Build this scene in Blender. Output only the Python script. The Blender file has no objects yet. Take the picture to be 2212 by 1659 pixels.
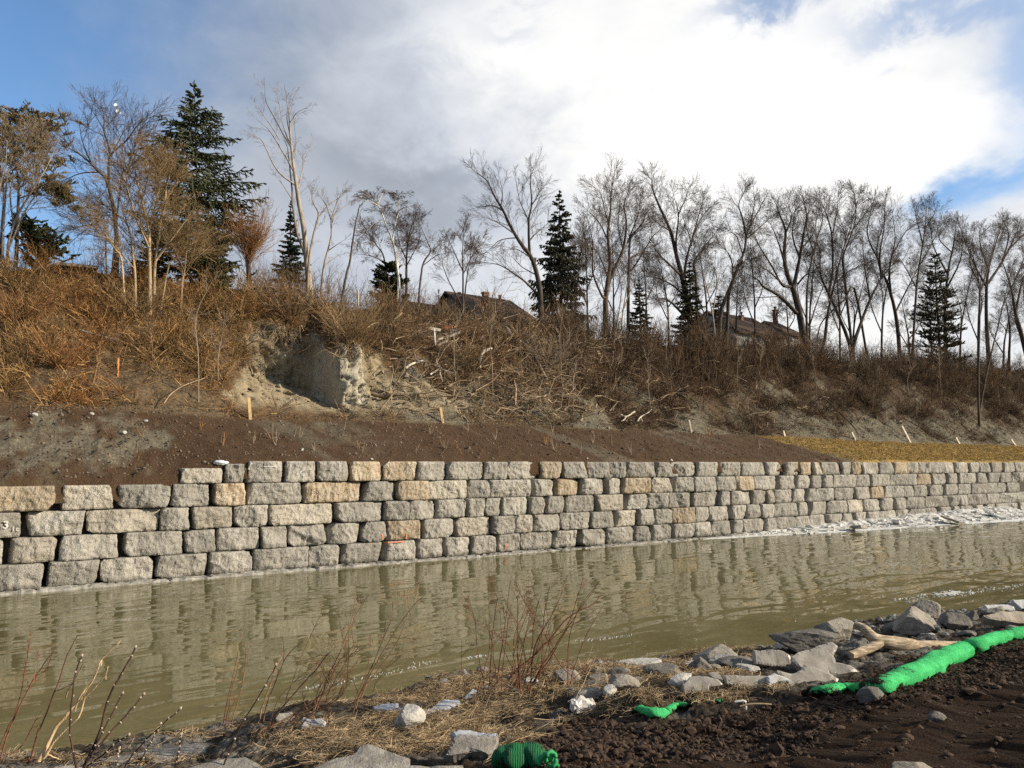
import bpy, bmesh, math, random
import numpy as np
from mathutils import Vector, Matrix
D = bpy.data
SC = bpy.context.scene
COL = SC.collection
rad = math.radians
# ------------------------------------------------------------------ camera, sun, sky
EYE = 3.55                                   # camera height above the river surface
FPX, CX, CY = 1662.0, 1106.0, 829.5          # focal length and centre in units of a 2212 x 1659 view
PITCH = math.atan(171.5 / FPX)
cam = D.cameras.new("camera"); cam.sensor_width = 36.0; cam.lens = 36.0 * FPX / 2212.0
cam.clip_start = 0.1; cam.clip_end = 2000.0
cob = D.objects.new("camera", cam); COL.objects.link(cob)
cob.location = (0, 0, EYE); cob.rotation_euler = (math.pi / 2 + PITCH, 0, 0)
SC.camera = cob
SUN_AZ, SUN_EL = 99.0, 24.0
sl = D.lights.new("sun", 'SUN'); sl.energy = 5.0; sl.angle = rad(0.6); sl.color = (1.0, 0.875, 0.69)
so = D.objects.new("sun", sl); COL.objects.link(so)
sd = Vector((math.sin(rad(SUN_AZ)) * math.cos(rad(SUN_EL)), math.cos(rad(SUN_AZ)) * math.cos(rad(SUN_EL)), math.sin(rad(SUN_EL))))
so.rotation_euler = sd.to_track_quat('Z', 'Y').to_euler(); so.location = sd * 80
SC.view_settings.view_transform = 'Standard'; SC.view_settings.look = 'None'
SC.view_settings.exposure = 0.40; SC.view_settings.gamma = 1.0
SC.cycles.max_bounces = 6; SC.cycles.diffuse_bounces = 2; SC.cycles.glossy_bounces = 2
SC.cycles.transmission_bounces = 3; SC.cycles.transparent_max_bounces = 6
SC.cycles.caustics_reflective = False; SC.cycles.caustics_refractive = False
SC.cycles.use_denoising = False

def azel(px, py):
    x, y, z = (px - CX) / FPX, 1.0, (CY - py) / FPX
    y, z = y * math.cos(PITCH) - z * math.sin(PITCH), y * math.sin(PITCH) + z * math.cos(PITCH)
    return math.degrees(math.atan2(x, y)), math.degrees(math.atan2(z, math.hypot(x, y)))

class G:                                     # tiny helper for node trees
    def __init__(s, tree): s.t = tree; s.n = tree.nodes; s.l = tree.links; s.n.clear()
    def add(s, typ, ins=None, **kw):
        nd = s.n.new(typ)
        for k, v in kw.items(): setattr(nd, k, v)
        for k, v in (ins or {}).items(): s.put(nd.inputs[k], v)
        return nd
    def put(s, sock, v):
        if isinstance(v, bpy.types.NodeSocket): s.l.new(v, sock)
        elif isinstance(v, bpy.types.Node): s.l.new(v.outputs[0], sock)
        else:
            if isinstance(v, tuple) and len(v) == 3 and sock.type == 'RGBA': v = (*v, 1.0)
            sock.default_value = v
    def m(s, op, a, b=0.0, c=None, clamp=False):
        nd = s.n.new('ShaderNodeMath'); nd.operation = op; nd.use_clamp = clamp
        s.put(nd.inputs[0], a); s.put(nd.inputs[1], b)
        if c is not None: s.put(nd.inputs[2], c)
        return nd.outputs[0]
    def mix(s, f, a, b, bt='MIX'):
        nd = s.n.new('ShaderNodeMix'); nd.data_type = 'RGBA'; nd.blend_type = bt
        s.put(nd.inputs[0], f); s.put(nd.inputs[6], a); s.put(nd.inputs[7], b)
        return nd.outputs[2]
    def ss(s, x, lo, hi, a=0.0, b=1.0):
        nd = s.n.new('ShaderNodeMapRange'); nd.interpolation_type = 'SMOOTHSTEP'
        s.put(nd.inputs[0], x)
        for i, v in enumerate((lo, hi, a, b)): nd.inputs[i + 1].default_value = v
        return nd.outputs[0]
    def noise(s, vec, scale, detail=4.0, rough=0.55, dist=0.0, col=False):
        nd = s.n.new('ShaderNodeTexNoise')
        if vec is not None: s.put(nd.inputs['Vector'], vec)
        nd.inputs['Scale'].default_value = scale; nd.inputs['Detail'].default_value = detail
        nd.inputs['Roughness'].default_value = rough; nd.inputs['Distortion'].default_value = dist
        return nd.outputs[1 if col else 0]
    def scale(s, vec, sc):
        nd = s.n.new('ShaderNodeMapping'); s.put(nd.inputs[0], vec); nd.inputs['Scale'].default_value = sc
        return nd.outputs[0]

world = D.worlds.new("World"); SC.world = world; world.use_nodes = True
g = G(world.node_tree)
sky = g.add('ShaderNodeTexSky', sky_type='NISHITA', sun_disc=False, sun_elevation=rad(SUN_EL), sun_rotation=rad(SUN_AZ), air_density=1.0, dust_density=0.6, ozone_density=2.2)
tc = g.add('ShaderNodeTexCoord').outputs['Generated']
sx = g.add('ShaderNodeSeparateXYZ', {0: tc})
az = g.m('MULTIPLY', g.m('ARCTAN2', sx.outputs[0], sx.outputs[1]), 57.29578)
el = g.m('MULTIPLY', g.m('ARCSINE', sx.outputs[2]), 57.29578)
n_big = g.m('SUBTRACT', g.noise(g.scale(tc, (1, 1, 1.6)), 4.0, 6.0, 0.55), 0.5)
n_mid = g.m('SUBTRACT', g.noise(g.scale(tc, (1, 1, 1.5)), 11.0, 7.0, 0.6, 0.3), 0.5)
azw = g.m('ADD', az, g.m('ADD', g.m('MULTIPLY', n_big, 9.0), g.m('MULTIPLY', n_mid, 6.0)))
elw = g.m('ADD', el, g.m('ADD', g.m('MULTIPLY', n_mid, 9.0), g.m('MULTIPLY', n_big, -6.0)))
def blob(px, py, rx, ry, amp, tilt=0.0):
    a, e = azel(px, py)
    dx = g.m('SUBTRACT', azw, a); dy = g.m('SUBTRACT', elw, e)
    if tilt: dy = g.m('ADD', dy, g.m('MULTIPLY', dx, tilt))
    q = g.m('ADD', g.m('POWER', g.m('ABSOLUTE', g.m('DIVIDE', dx, rx / 30.0)), 2.0), g.m('POWER', g.m('ABSOLUTE', g.m('DIVIDE', dy, ry / 30.0)), 2.0))
    return g.m('MULTIPLY', g.m('EXPONENT', g.m('MULTIPLY', q, -1.0)), amp)
def total(*v):
    r = v[0]
    for x in v[1:]: r = g.m('ADD', r, x)
    return r
edge = g.m('SUBTRACT', azw, g.m('MULTIPLY', el, 0.42))
cover = total(g.ss(edge, -46.0, -23.0), blob(2150, 395, 105, 45, -0.85, -0.35), blob(2190, 130, 75, 130, -0.68), blob(1990, 50, 170, 32, -0.6),
              blob(1660, 8, 140, 34, -0.75), blob(2050, 470, 60, 40, -0.5), blob(1100, 45, 90, 24, -0.25), g.m('MULTIPLY', n_mid, 0.25))
side = g.ss(g.m('ABSOLUTE', az), 48.0, 85.0)       # unseen broken cloud outside the view, greyed and dimmed to neutralise the fill
patch = g.ss(g.noise(g.scale(tc, (1, 1, 2.2)), 2.3, 7.0, 0.55), 0.36, 0.60, 0.25, 0.95)
cover = g.m('ADD', g.m('MULTIPLY', cover, g.m('SUBTRACT', 1.0, side)), g.m('MULTIPLY', patch, side), clamp=True)
lum = total(g.ss(az, -22.0, 12.0, 0.38, 0.70), blob(1500, 240, 330, 200, 0.24), blob(1920, 290, 220, 90, 0.24), blob(1060, 70, 170, 90, 0.18), blob(1000, 400, 330, 75, -0.14),
            blob(760, 330, 330, 170, -0.03), blob(900, 540, 260, 60, 0.08), blob(1950, 520, 330, 90, -0.10), blob(1250, 600, 300, 130, -0.06), g.m('MULTIPLY', n_big, 0.34), g.m('MULTIPLY', n_mid, 0.22))
lum = g.m('MULTIPLY', lum, g.ss(side, 0.0, 1.0, 1.0, 0.52))
tint = g.mix(g.ss(lum, 0.35, 0.85), (0.90, 0.985, 1.13), (1.0, 0.99, 0.965))
cl = g.mix(1.0, tint, g.add('ShaderNodeCombineColor', {0: lum, 1: lum, 2: lum}).outputs[0], 'MULTIPLY')
cl = g.mix(1.0, cl, (10.0, 10.0, 10.0), 'MULTIPLY')
skyc = g.mix(1.0, sky.outputs[0], (1.06, 1.30, 1.46), 'MULTIPLY')
fin = g.mix(cover, skyc, cl)
bg = g.add('ShaderNodeBackground', {0: fin, 1: 0.1})
wo = g.add('ShaderNodeOutputWorld', {0: bg})

# ------------------------------------------------------------------ geometry helpers
def ray(px, py):
    px = np.asarray(px, float); py = np.asarray(py, float)
    x = (px - CX) / FPX; z = (CY - py) / FPX; y = np.ones_like(x)
    c, s = math.cos(PITCH), math.sin(PITCH)
    return np.stack([x, y * c - z * s, y * s + z * c], -1)
EYEP = np.array([0, 0, EYE])
def project(P):
    q = np.asarray(P, float) - EYEP
    c, s = math.cos(PITCH), math.sin(PITCH)
    y = q[..., 1] * c + q[..., 2] * s; z = -q[..., 1] * s + q[..., 2] * c
    y = np.where(y > 0.05, y, 0.05)
    return CX + FPX * q[..., 0] / y, CY - FPX * z / y, y
def pick_z(px, py, z):
    r = ray(px, py); return EYEP + r * ((z - EYE) / r[..., 2])[..., None]
EV = ray(3560, 1001.0); EV[2] = 0; EV /= np.linalg.norm(EV)      # direction of the wall
NV = np.array([-EV[1], EV[0], 0.0])                                # away from the camera
W0 = pick_z(1106, 1192.5, 0.055)
def st_of(P):
    q = np.asarray(P, float) - W0; return q @ EV, q @ NV
def world_of(s, t, z):
    s = np.asarray(s, float)[..., None]; t = np.asarray(t, float)[..., None]
    p = W0 + s * EV + t * NV; p[..., 2] = z; return p
def pick_t(px, py, t):
    r = ray(px, py); o = EYEP - W0
    k = (np.asarray(t, float) - o @ NV) / (r @ NV)
    return EYEP + r * k[..., None]

_rs = np.random.RandomState(7)
_perm = np.tile(_rs.permutation(256), 4).astype(np.int64); _val = _rs.rand(256) * 2 - 1
def vnoise(P):
    P = np.asarray(P, float); i = np.floor(P).astype(np.int64); f = P - i; i &= 255
    u = f * f * f * (f * (f * 6 - 15) + 10); r = 0.0
    for dx in (0, 1):
        a = _perm[i[..., 0] + dx]; wx = u[..., 0] if dx else 1 - u[..., 0]
        for dy in (0, 1):
            b = _perm[a + i[..., 1] + dy]; wy = u[..., 1] if dy else 1 - u[..., 1]
            for dz in (0, 1):
                c = _val[_perm[b + i[..., 2] + dz] & 255]; wz = u[..., 2] if dz else 1 - u[..., 2]
                r = r + c * wx * wy * wz
    return r
def fbm(P, sc=1.0, oct=4, gain=0.5, seed=0):
    P = np.asarray(P, float) * sc + seed * 17.31; r = 0.0; a = 1.0
    for k in range(oct):
        r = r + a * vnoise(P); P = P * 2.03 + 11.7; a *= gain
    return r

def mesh_of(name, chunks, mat=None, smooth=True, origin=None, attrs=None, mats=None):
    """chunks: list of (verts (n,3), faces (m,k))"""
    V = []; L = []; S = []; off = 0; ls = 0; MI = []
    for ci, (v, f) in enumerate(chunks):
        v = np.asarray(v, float).reshape(-1, 3); f = np.asarray(f, np.int64); k = f.shape[1]
        V.append(v); L.append((f + off).ravel()); S.append(ls + np.arange(len(f)) * k)
        off += len(v); ls += f.size; MI.append(np.full(len(f), ci))
    V = np.concatenate(V); L = np.concatenate(L); S = np.concatenate(S)
    if origin is not None: V = V - np.asarray(origin, float)
    me = D.meshes.new(name)
    me.vertices.add(len(V)); me.vertices.foreach_set("co", V.astype(np.float32).ravel())
    me.loops.add(len(L)); me.loops.foreach_set("vertex_index", L.astype(np.int32))
    me.polygons.add(len(S)); me.polygons.foreach_set("loop_start", S.astype(np.int32))
    me.polygons.foreach_set("use_smooth", np.full(len(S), bool(smooth)))
    for m in (mats if mats else [mat] if mat else []): me.materials.append(m)
    if mats: me.polygons.foreach_set("material_index", np.concatenate(MI).astype(np.int32))
    me.update(calc_edges=True); me.validate()
    for an, av in (attrs or {}).items():
        at = me.attributes.new(an, 'FLOAT_COLOR', 'POINT')
        av = np.asarray(av, np.float32)
        if av.shape[1] == 3: av = np.concatenate([av, np.ones((len(av), 1), np.float32)], 1)
        at.data.foreach_set("color", av.ravel())
    return me
def link(name, me, parent=None, loc=None):
    o = D.objects.new(name, me); COL.objects.link(o)
    if loc is not None: o.location = tuple(float(c) for c in loc)
    if parent is not None: o.parent = parent
    return o
def tag(o, label=None, cat=None, group=None, kind=None):
    if label: o["label"] = label
    if cat: o["category"] = cat
    if group: o["group"] = group
    if kind or label: o["kind"] = kind or "thing"
    return o
def thing(name, loc, label, cat, group=None):
    return tag(link(name, None, None, loc), label, cat, group)
def part(name, chunks, mat, parent, smooth=True, **kw):
    return link(name, mesh_of(name, chunks, mat, smooth, origin=tuple(parent.location), **kw), parent)
def solo(name, chunks, mat, label, cat, group=None, smooth=True, origin=None, kind=None, **kw):
    if origin is None:
        v = np.concatenate([np.asarray(c[0]).reshape(-1, 3) for c in chunks])
        origin = np.array([(v[:, 0].min() + v[:, 0].max()) / 2, (v[:, 1].min() + v[:, 1].max()) / 2, v[:, 2].min()])
    return tag(link(name, mesh_of(name, chunks, mat, smooth, origin=origin, **kw), None, origin), label, cat, group, kind)
def unit(v): return v / np.maximum(np.linalg.norm(v, axis=-1, keepdims=True), 1e-9)
def tubes(P, R, sides=3):
    P = np.asarray(P, float); R = np.asarray(R, float); N, k = P.shape[:2]
    T = unit(np.gradient(P, axis=1))
    a = np.where(np.abs(T[:, :1, 2:3]) < 0.8, np.array([0, 0, 1.0]), np.array([1.0, 0, 0]))
    U = unit(np.cross(T, np.broadcast_to(a, T.shape))); V = np.cross(T, U)
    th = np.arange(sides) * 2 * math.pi / sides
    ring = P[:, :, None, :] + R[:, :, None, None] * (np.cos(th)[None, None, :, None] * U[:, :, None, :] + np.sin(th)[None, None, :, None] * V[:, :, None, :])
    base = (np.arange(N)[:, None, None] * k + np.arange(k - 1)[None, :, None]) * sides
    j = np.arange(sides)[None, None, :]; j2 = (j + 1) % sides
    f = np.stack([base + j, base + j2, base + sides + j2, base + sides + j], -1).reshape(-1, 4)
    return ring.reshape(-1, 3), f
def capped(P, R, sides=8):
    """one polyline tube with end caps"""
    v, f = tubes(np.asarray(P)[None], np.asarray(R)[None], sides)
    n = len(v); k = len(P)
    v = np.concatenate([v, [P[0], P[-1]]])
    j = np.arange(sides); j2 = (j + 1) % sides
    c0 = np.stack([np.full(sides, n), j2, j], -1); b = (k - 1) * sides
    c1 = np.stack([np.full(sides, n + 1), b + j, b + j2], -1)
    return [(v, f), (v, np.concatenate([c0, c1]))]
def spline(pts, n):
    pts = np.asarray(pts, float)
    if len(pts) < 3:
        u = np.linspace(0, 1, n)[:, None]; return pts[0] * (1 - u) + pts[-1] * u
    p = np.concatenate([[2 * pts[0] - pts[1]], pts, [2 * pts[-1] - pts[-2]]]); m = len(pts) - 1
    u = np.linspace(0, m - 1e-6, n); i = u.astype(int); f = (u - i)[:, None]
    a, b, c, d = p[i], p[i + 1], p[i + 2], p[i + 3]
    return 0.5 * (2 * b + (c - a) * f + (2 * a - 5 * b + 4 * c - d) * f ** 2 + (3 * b - a - 3 * c + d) * f ** 3)
def grid_faces(nu, nv):
    i = (np.arange(nu - 1)[:, None] * nv + np.arange(nv - 1)[None]).ravel()
    return np.stack([i, i + nv, i + nv + 1, i + 1], -1)
_bg = {}
def boxgrid(nx, ny, nz):
    """surface of a unit cube [-1,1]^3 as a grid with shared vertices"""
    key = (nx, ny, nz)
    if key not in _bg:
        ids = {}; V = []; F = []
        def vid(i, j, k):
            q = (i, j, k)
            if q not in ids: ids[q] = len(V); V.append((2 * i / nx - 1, 2 * j / ny - 1, 2 * k / nz - 1))
            return ids[q]
        for i in range(nx):
            for k in range(nz):
                F.append([vid(i, 0, k), vid(i + 1, 0, k), vid(i + 1, 0, k + 1), vid(i, 0, k + 1)])
                F.append([vid(i, ny, k + 1), vid(i + 1, ny, k + 1), vid(i + 1, ny, k), vid(i, ny, k)])
        for j in range(ny):
            for k in range(nz):
                F.append([vid(0, j, k + 1), vid(0, j + 1, k + 1), vid(0, j + 1, k), vid(0, j, k)])
                F.append([vid(nx, j, k), vid(nx, j + 1, k), vid(nx, j + 1, k + 1), vid(nx, j, k + 1)])
        for i in range(nx):
            for j in range(ny):
                F.append([vid(i, j, 0), vid(i, j + 1, 0), vid(i + 1, j + 1, 0), vid(i + 1, j, 0)])
                F.append([vid(i, j, nz), vid(i + 1, j, nz), vid(i + 1, j + 1, nz), vid(i, j + 1, nz)])
        _bg[key] = (np.array(V), np.array(F))
    return _bg[key]
def box(c, sx, sy, sz, ax=None, up=0):
    """plain oriented box: centre, half sizes, optional 3x3 axes (rows)"""
    v, f = boxgrid(1, 1, 1)
    A = np.eye(3) if ax is None else np.asarray(ax)
    return (np.asarray(c) + (v * np.array([sx, sy, sz])) @ A, f)
_ico = {}
def ico(n):
    if n not in _ico:
        bm = bmesh.new(); bmesh.ops.create_icosphere(bm, subdivisions=n, radius=1.0)
        bm.verts.ensure_lookup_table()
        _ico[n] = (np.array([v.co[:] for v in bm.verts]), np.array([[v.index for v in f.verts] for f in bm.faces])); bm.free()
    return _ico[n]

# ------------------------------------------------------------------ materials
def pmat(name, fn, rough=0.9, spec=0.3):
    m = D.materials.new(name); m.use_nodes = True; q = G(m.node_tree)
    b = q.add('ShaderNodeBsdfPrincipled'); b.inputs['Roughness'].default_value = rough
    b.inputs['Specular IOR Level'].default_value = spec
    fn(q, b); q.add('ShaderNodeOutputMaterial', {0: b}); return m
def obj_xyz(q): return q.add('ShaderNodeTexCoord').outputs['Object']
def pos(q): return q.add('ShaderNodeNewGeometry').outputs['Position']
def bump(q, b, h, strength, dist):
    nd = q.add('ShaderNodeBump', {'Height': h, 'Strength': strength, 'Distance': dist}); q.put(b.inputs['Normal'], nd.outputs[0])
def twocol(name, c1, c2, sc=6.0, rough=0.9, bs=0.0, bd=0.02, stretch=(1, 1, 1), spec=0.3):
    def fn(q, b):
        v = q.scale(pos(q), stretch); n = q.noise(v, sc, 5.0, 0.6)
        q.put(b.inputs['Base Color'], q.mix(q.ss(n, 0.35, 0.65), c1, c2))
        if bs: bump(q, b, q.noise(v, sc * 3, 4.0, 0.65), bs, bd)
    return pmat(name, fn, rough, spec)
# ------------------------------------------------------------------ far bank terrain
TOP = 3.64; BOT = 0.055; CH = (TOP - BOT) / 5
def ctrl(rows, t_ref):
    a = np.array(rows, float); s, _ = st_of(pick_t(a[:, 0], a[:, 1], t_ref))
    z = pick_t(a[:, 0], a[:, 1], a[:, 2])[:, 2]
    return s, a[:, 2], z
L0 = [(-300, 2.98), (150, 2.98), (330, 3.0), (395, 3.2), (470, 3.55), (540, TOP - .01), (2500, TOP - .01)]
l0s = st_of(pick_t(np.array([r[0] for r in L0], float), np.full(len(L0), 1000.), 0.4))[0]; l0z = np.array([r[1] for r in L0])
C1 = ctrl([(x, y, 4.3) for x, y in [(-300, 872), (0, 878), (250, 886), (400, 895), (540, 908), (800, 910), (950, 916), (1100, 920), (1500, 936), (1700, 945), (1900, 955), (2212, 965), (2500, 972), (2800, 980)]], 4.3)
C2 = ctrl([(-300, 800, 6.9), (0, 795, 6.9), (300, 795, 6.9), (470, 797, 7.0), (510, 796, 7.9), (560, 800, 8.9), (630, 826, 9.5), (690, 856, 9.2), (712, 868, 8.4), (720, 871, 6.6), (766, 869, 6.4), (780, 852, 6.9), (830, 835, 7.0), (900, 815, 6.9), (1000, 820, 6.9), (1100, 840, 6.8), (1190, 850, 6.8), (1300, 860, 6.8), (1500, 868, 6.9), (1800, 885, 6.9), (2212, 905, 6.9), (2500, 916, 6.9), (2800, 930, 6.9)], 7.5)
C3 = ctrl([(-300, 690, 9.6), (0, 690, 9.6), (300, 700, 9.6), (460, 708, 9.6), (510, 700, 9.8), (560, 698, 9.8), (630, 706, 9.8), (690, 722, 9.4), (712, 740, 8.5), (720, 747, 6.8), (766, 745, 6.8), (780, 752, 7.6), (830, 765, 8.7), (900, 745, 9.4), (1000, 750, 9.5), (1190, 765, 9.5), (1500, 795, 9.5), (1800, 812, 9.5), (2212, 840, 9.5), (2500, 862, 9.5), (2800, 888, 9.5)], 7.5)
C4 = ctrl([(x, y, 12.0) for x, y in [(-300, 575), (0, 580), (200, 588), (300, 612), (430, 632), (560, 645), (650, 650), (760, 660), (880, 676), (1000, 690), (1150, 705), (1350, 742), (1550, 748), (1700, 768), (1800, 778), (2000, 788), (2212, 802), (2500, 832), (2800, 862)]], 12.0)
ss_ = np.concatenate([np.arange(-70, -17, 1.0), np.arange(-17, 78, 0.11), np.arange(78, 150, 1.0)])
NS = len(ss_)
def ci(c, k): return np.interp(ss_, c[0], c[k])
Tc = np.stack([np.full(NS, .25), ci(C1, 1), ci(C2, 1), ci(C3, 1), np.full(NS, 12.), np.full(NS, 20.), np.full(NS, 60.), np.full(NS, 400.)], 1)
z0 = np.interp(ss_, l0s, l0z); z4 = ci(C4, 2)
Zc = np.stack([z0, ci(C1, 2), ci(C2, 2), ci(C3, 2), z4, z4 + .15, z4 + .4, z4 + 0.5], 1)
cnt = [30, 26, 40, 34, 14, 10, 4]
cols_t = []; cols_z = []; ku = []
for k, n in enumerate(cnt):
    u = np.linspace(0, 1, n, endpoint=False)[None]
    cols_t.append(Tc[:, k:k + 1] * (1 - u) + Tc[:, k + 1:k + 2] * u); cols_z.append(Zc[:, k:k + 1] * (1 - u) + Zc[:, k + 1:k + 2] * u)
    ku.append(k + u[0])
FT = np.concatenate(cols_t + [Tc[:, -1:]], 1); FZ = np.concatenate(cols_z + [Zc[:, -1:]], 1); KU = np.concatenate(ku + [[7.0]])
NU = FT.shape[1]
for _ in range(3):                                            # round the profile's corners
    FT[:, 1:-1] = .25 * FT[:, :-2] + .5 * FT[:, 1:-1] + .25 * FT[:, 2:]; FZ[:, 1:-1] = .25 * FZ[:, :-2] + .5 * FZ[:, 1:-1] + .25 * FZ[:, 2:]
SS = np.repeat(ss_[:, None], NU, 1); KK = np.repeat(KU[None], NS, 0)
Q = np.stack([SS, FT, FZ], -1)
s_l = st_of(pick_t(np.array([0., 560, 640, 700, 737, 768, 800, 860, 1700, 1735, 300.]), np.full(11, 900.), np.array([7., 7.5, 7.5, 7.5, 7.0, 7.0, 7.5, 7.5, 2, 2, 2])))[0]
def bell(x, a, b, w): return np.clip((x - a) / w + 1, 0, 1) * np.clip((b - x) / w + 1, 0, 1)
lowk = np.clip((2.15 - KK) * 1.6, 0, 1); cliff = bell(SS + .35 * fbm(Q, 1.3, 3, .6, 14), s_l[1] + .3 - 1.9 * lowk, s_l[7] - .7 + 3.2 * lowk, .55) * np.clip((KK - 1.15) / .25, 0, 1) * np.clip((3.25 - KK) / .3, 0, 1)
pillar = bell(SS, s_l[4] - .5, s_l[5] + .15, .25) * np.clip((KK - 1.85) / .15, 0, 1) * np.clip((3.1 - KK) / .15, 0, 1)
soilb = np.clip((1.0 - KK) * 6, 0, 1); bank = np.clip((KK - 1.0) * 3, 0, 1) * np.clip((6 - KK), 0, 1)
nz = (.05 * fbm(Q, 1.3, 5, .6, 1) + .045 * np.maximum(0, fbm(Q, 4.5, 3, .6, 16))) * soilb + bank * (1 - cliff) * (.28 * fbm(Q, .45, 4, .5, 2) + .10 * fbm(Q, 2.6, 4, .6, 3))
leftclod = soilb * np.clip((s_l[10] + 1.5 - SS) / 2, 0, 1)
nz += leftclod * .16 * np.maximum(0, fbm(Q, 3.2, 4, .6, 12))
Qv = Q * np.array([1.0, 1.0, .33])
rill = np.abs(fbm(Qv, 1.7, 4, .55, 4))
nt = cliff * (.36 * rill - .08 + .13 * fbm(Q, 2.4, 6, .66, 5) + .05 * np.floor(2.2 * fbm(Q * np.array([1, 1, 1.8]), 1.1, 2, .5, 15))) + pillar * (.28 * np.abs(fbm(Qv, 2.1, 4, .6, 6)) - .22 + .30 * np.clip(KK - 2.45, 0, 1))
toe = np.clip((KK - 1.0) * 4, 0, 1) * np.clip((2.3 - KK) * 2, 0, 1) * (SS > s_l[7])
nt += toe * .22 * np.abs(fbm(np.stack([SS + (FT - 5) * .9, FT * .25, FZ * .0], -1), 1.1, 4, .6, 8))
FT2 = FT + nt; FZ2 = FZ + nz; FZ2[:, 0] -= .55; FT2[:, 0] += .03
FARV = world_of(SS.ravel(), FT2.ravel(), FZ2.ravel())
fpx, fpy, fdp = project(FARV)
# what the ground is made of: r = brown soil, g = grey till, b = straw turf, a = bare pale cliff
n1 = fbm(Q, .9, 4, .55, 9); n2 = fbm(Q, .35, 3, .5, 10); n3 = fbm(Q, 2.2, 4, .6, 11)
soil = np.clip((1.03 + .04 * n1 - KK) * 16, 0, 1)
sT = s_l[8] + (4.3 - FT) * .95 + 1.2 * n1 * .3
turf = soil * np.clip((SS - sT) * 3, 0, 1)
gpx, gpy = fpx.reshape(NS, NU), fpy.reshape(NS, NU)
gravel = soil * np.clip((330 + 90 * n1 - gpx) / 40, 0, 1) * np.clip(1.35 - np.abs(gpy - 958) / 38 + .9 * n3, 0, 1)
gravel = np.maximum(gravel, soil * np.clip((120 + 80 * n1 - gpx) / 60, 0, 1) * np.clip(n3 * 1.6, 0, 1))
fan = soil * np.clip(.9 - np.abs((gpx - 700) - (gpy - 910) * 1.3) / 70 + .7 * n3, 0, 1) * np.clip((1000 - gpy) / 90, 0, 1) * .8
till = np.clip((1 - soil) * np.clip((2.35 + .9 * n1 - KK) * 2.2, 0, 1) * np.clip(.85 + 1.5 * n2, .15, 1), 0, 1) * np.clip((gpx - 830) / 60, .35, 1)
wash = soil * np.clip(2.2 * fbm(np.stack([SS * .55 + FT * .25, FT * .10, 0 * SS], -1), 1.0, 4, .6, 18) - .75, 0, 1) * .55; till = np.maximum(till, np.maximum(gravel, np.maximum(fan, wash)))
col = np.stack([soil, till, turf, np.clip(cliff * 1.2 * np.clip((3.1 + .25 * n1 - KK) * 5, 0, 1), 0, 1)], -1).reshape(-1, 4)
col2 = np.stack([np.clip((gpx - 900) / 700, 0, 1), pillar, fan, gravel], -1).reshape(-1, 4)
def far_fn(q, b):
    a = q.add('ShaderNodeAttribute', attribute_name='zone'); a2 = q.add('ShaderNodeAttribute', attribute_name='zone2')
    sp = q.add('ShaderNodeSeparateColor', {0: a.outputs['Color']}); s2 = q.add('ShaderNodeSeparateColor', {0: a2.outputs['Color']})
    p = pos(q)
    na = q.noise(p, 2.2, 8.0, .65); nb = q.noise(p, 9.0, 6.0, .7); nc = q.noise(p, 28.0, 4.0, .7)
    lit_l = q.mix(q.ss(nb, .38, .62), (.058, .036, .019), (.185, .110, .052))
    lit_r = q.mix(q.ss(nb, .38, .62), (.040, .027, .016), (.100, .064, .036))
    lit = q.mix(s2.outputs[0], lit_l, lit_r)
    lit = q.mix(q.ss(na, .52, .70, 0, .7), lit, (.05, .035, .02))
    til = q.mix(q.ss(nb, .35, .68), (.105, .092, .064), (.225, .198, .142))
    til = q.mix(q.ss(nc, .5, .75, 0, .6), til, (.10, .085, .06))
    soi = q.mix(q.ss(nc, .35, .7), (.044, .026, .0145), (.120, .072, .040))
    soi = q.mix(q.ss(na, .45, .75, 0, .5), soi, (.105, .070, .042))
    vo = q.add('ShaderNodeTexVoronoi', {'Vector': p, 'Scale': 7.0}); soi = q.mix(q.ss(vo.outputs['Distance'], .07, .03), soi, (.42, .38, .32))
    tur = q.mix(q.ss(q.noise(q.scale(p, (1, 1, 1)), 5.0, 6.0, .7), .35, .68), (.23, .150, .045), (.42, .285, .095))
    tur = q.mix(q.ss(na, .52, .66, 0, .6), tur, (.15, .135, .04))
    cli = q.mix(q.ss(na, .35, .65), (.27, .215, .135), (.38, .315, .21)); cli = q.mix(q.ss(nb, .5, .75, 0, .5), cli, (.21, .165, .10))
    cli = q.mix(s2.outputs[1], cli, (.48, .44, .34)); cli = q.mix(q.ss(q.noise(q.scale(p, (1, 1, .25)), 6.0, 4.0, .65), .52, .68, 0, .55), cli, (.17, .135, .085))
    c = q.mix(q.m('MULTIPLY', sp.outputs[0], 1.0), lit, soi)
    c = q.mix(sp.outputs[2], c, tur)
    c = q.mix(sp.outputs[1], c, til)
    c = q.mix(a.outputs['Alpha'], c, cli)
    q.put(b.inputs['Base Color'], c)
    h = q.m('ADD', q.m('MULTIPLY', nb, .6), q.m('MULTIPLY', nc, .4)); bump(q, b, h, 1.0, .11)
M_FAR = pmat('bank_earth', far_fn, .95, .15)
tag(link('far_bank', mesh_of('far_bank', [(FARV, grid_faces(NS, NU))], M_FAR, True, attrs={'zone': col, 'zone2': col2})), kind='structure')
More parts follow.
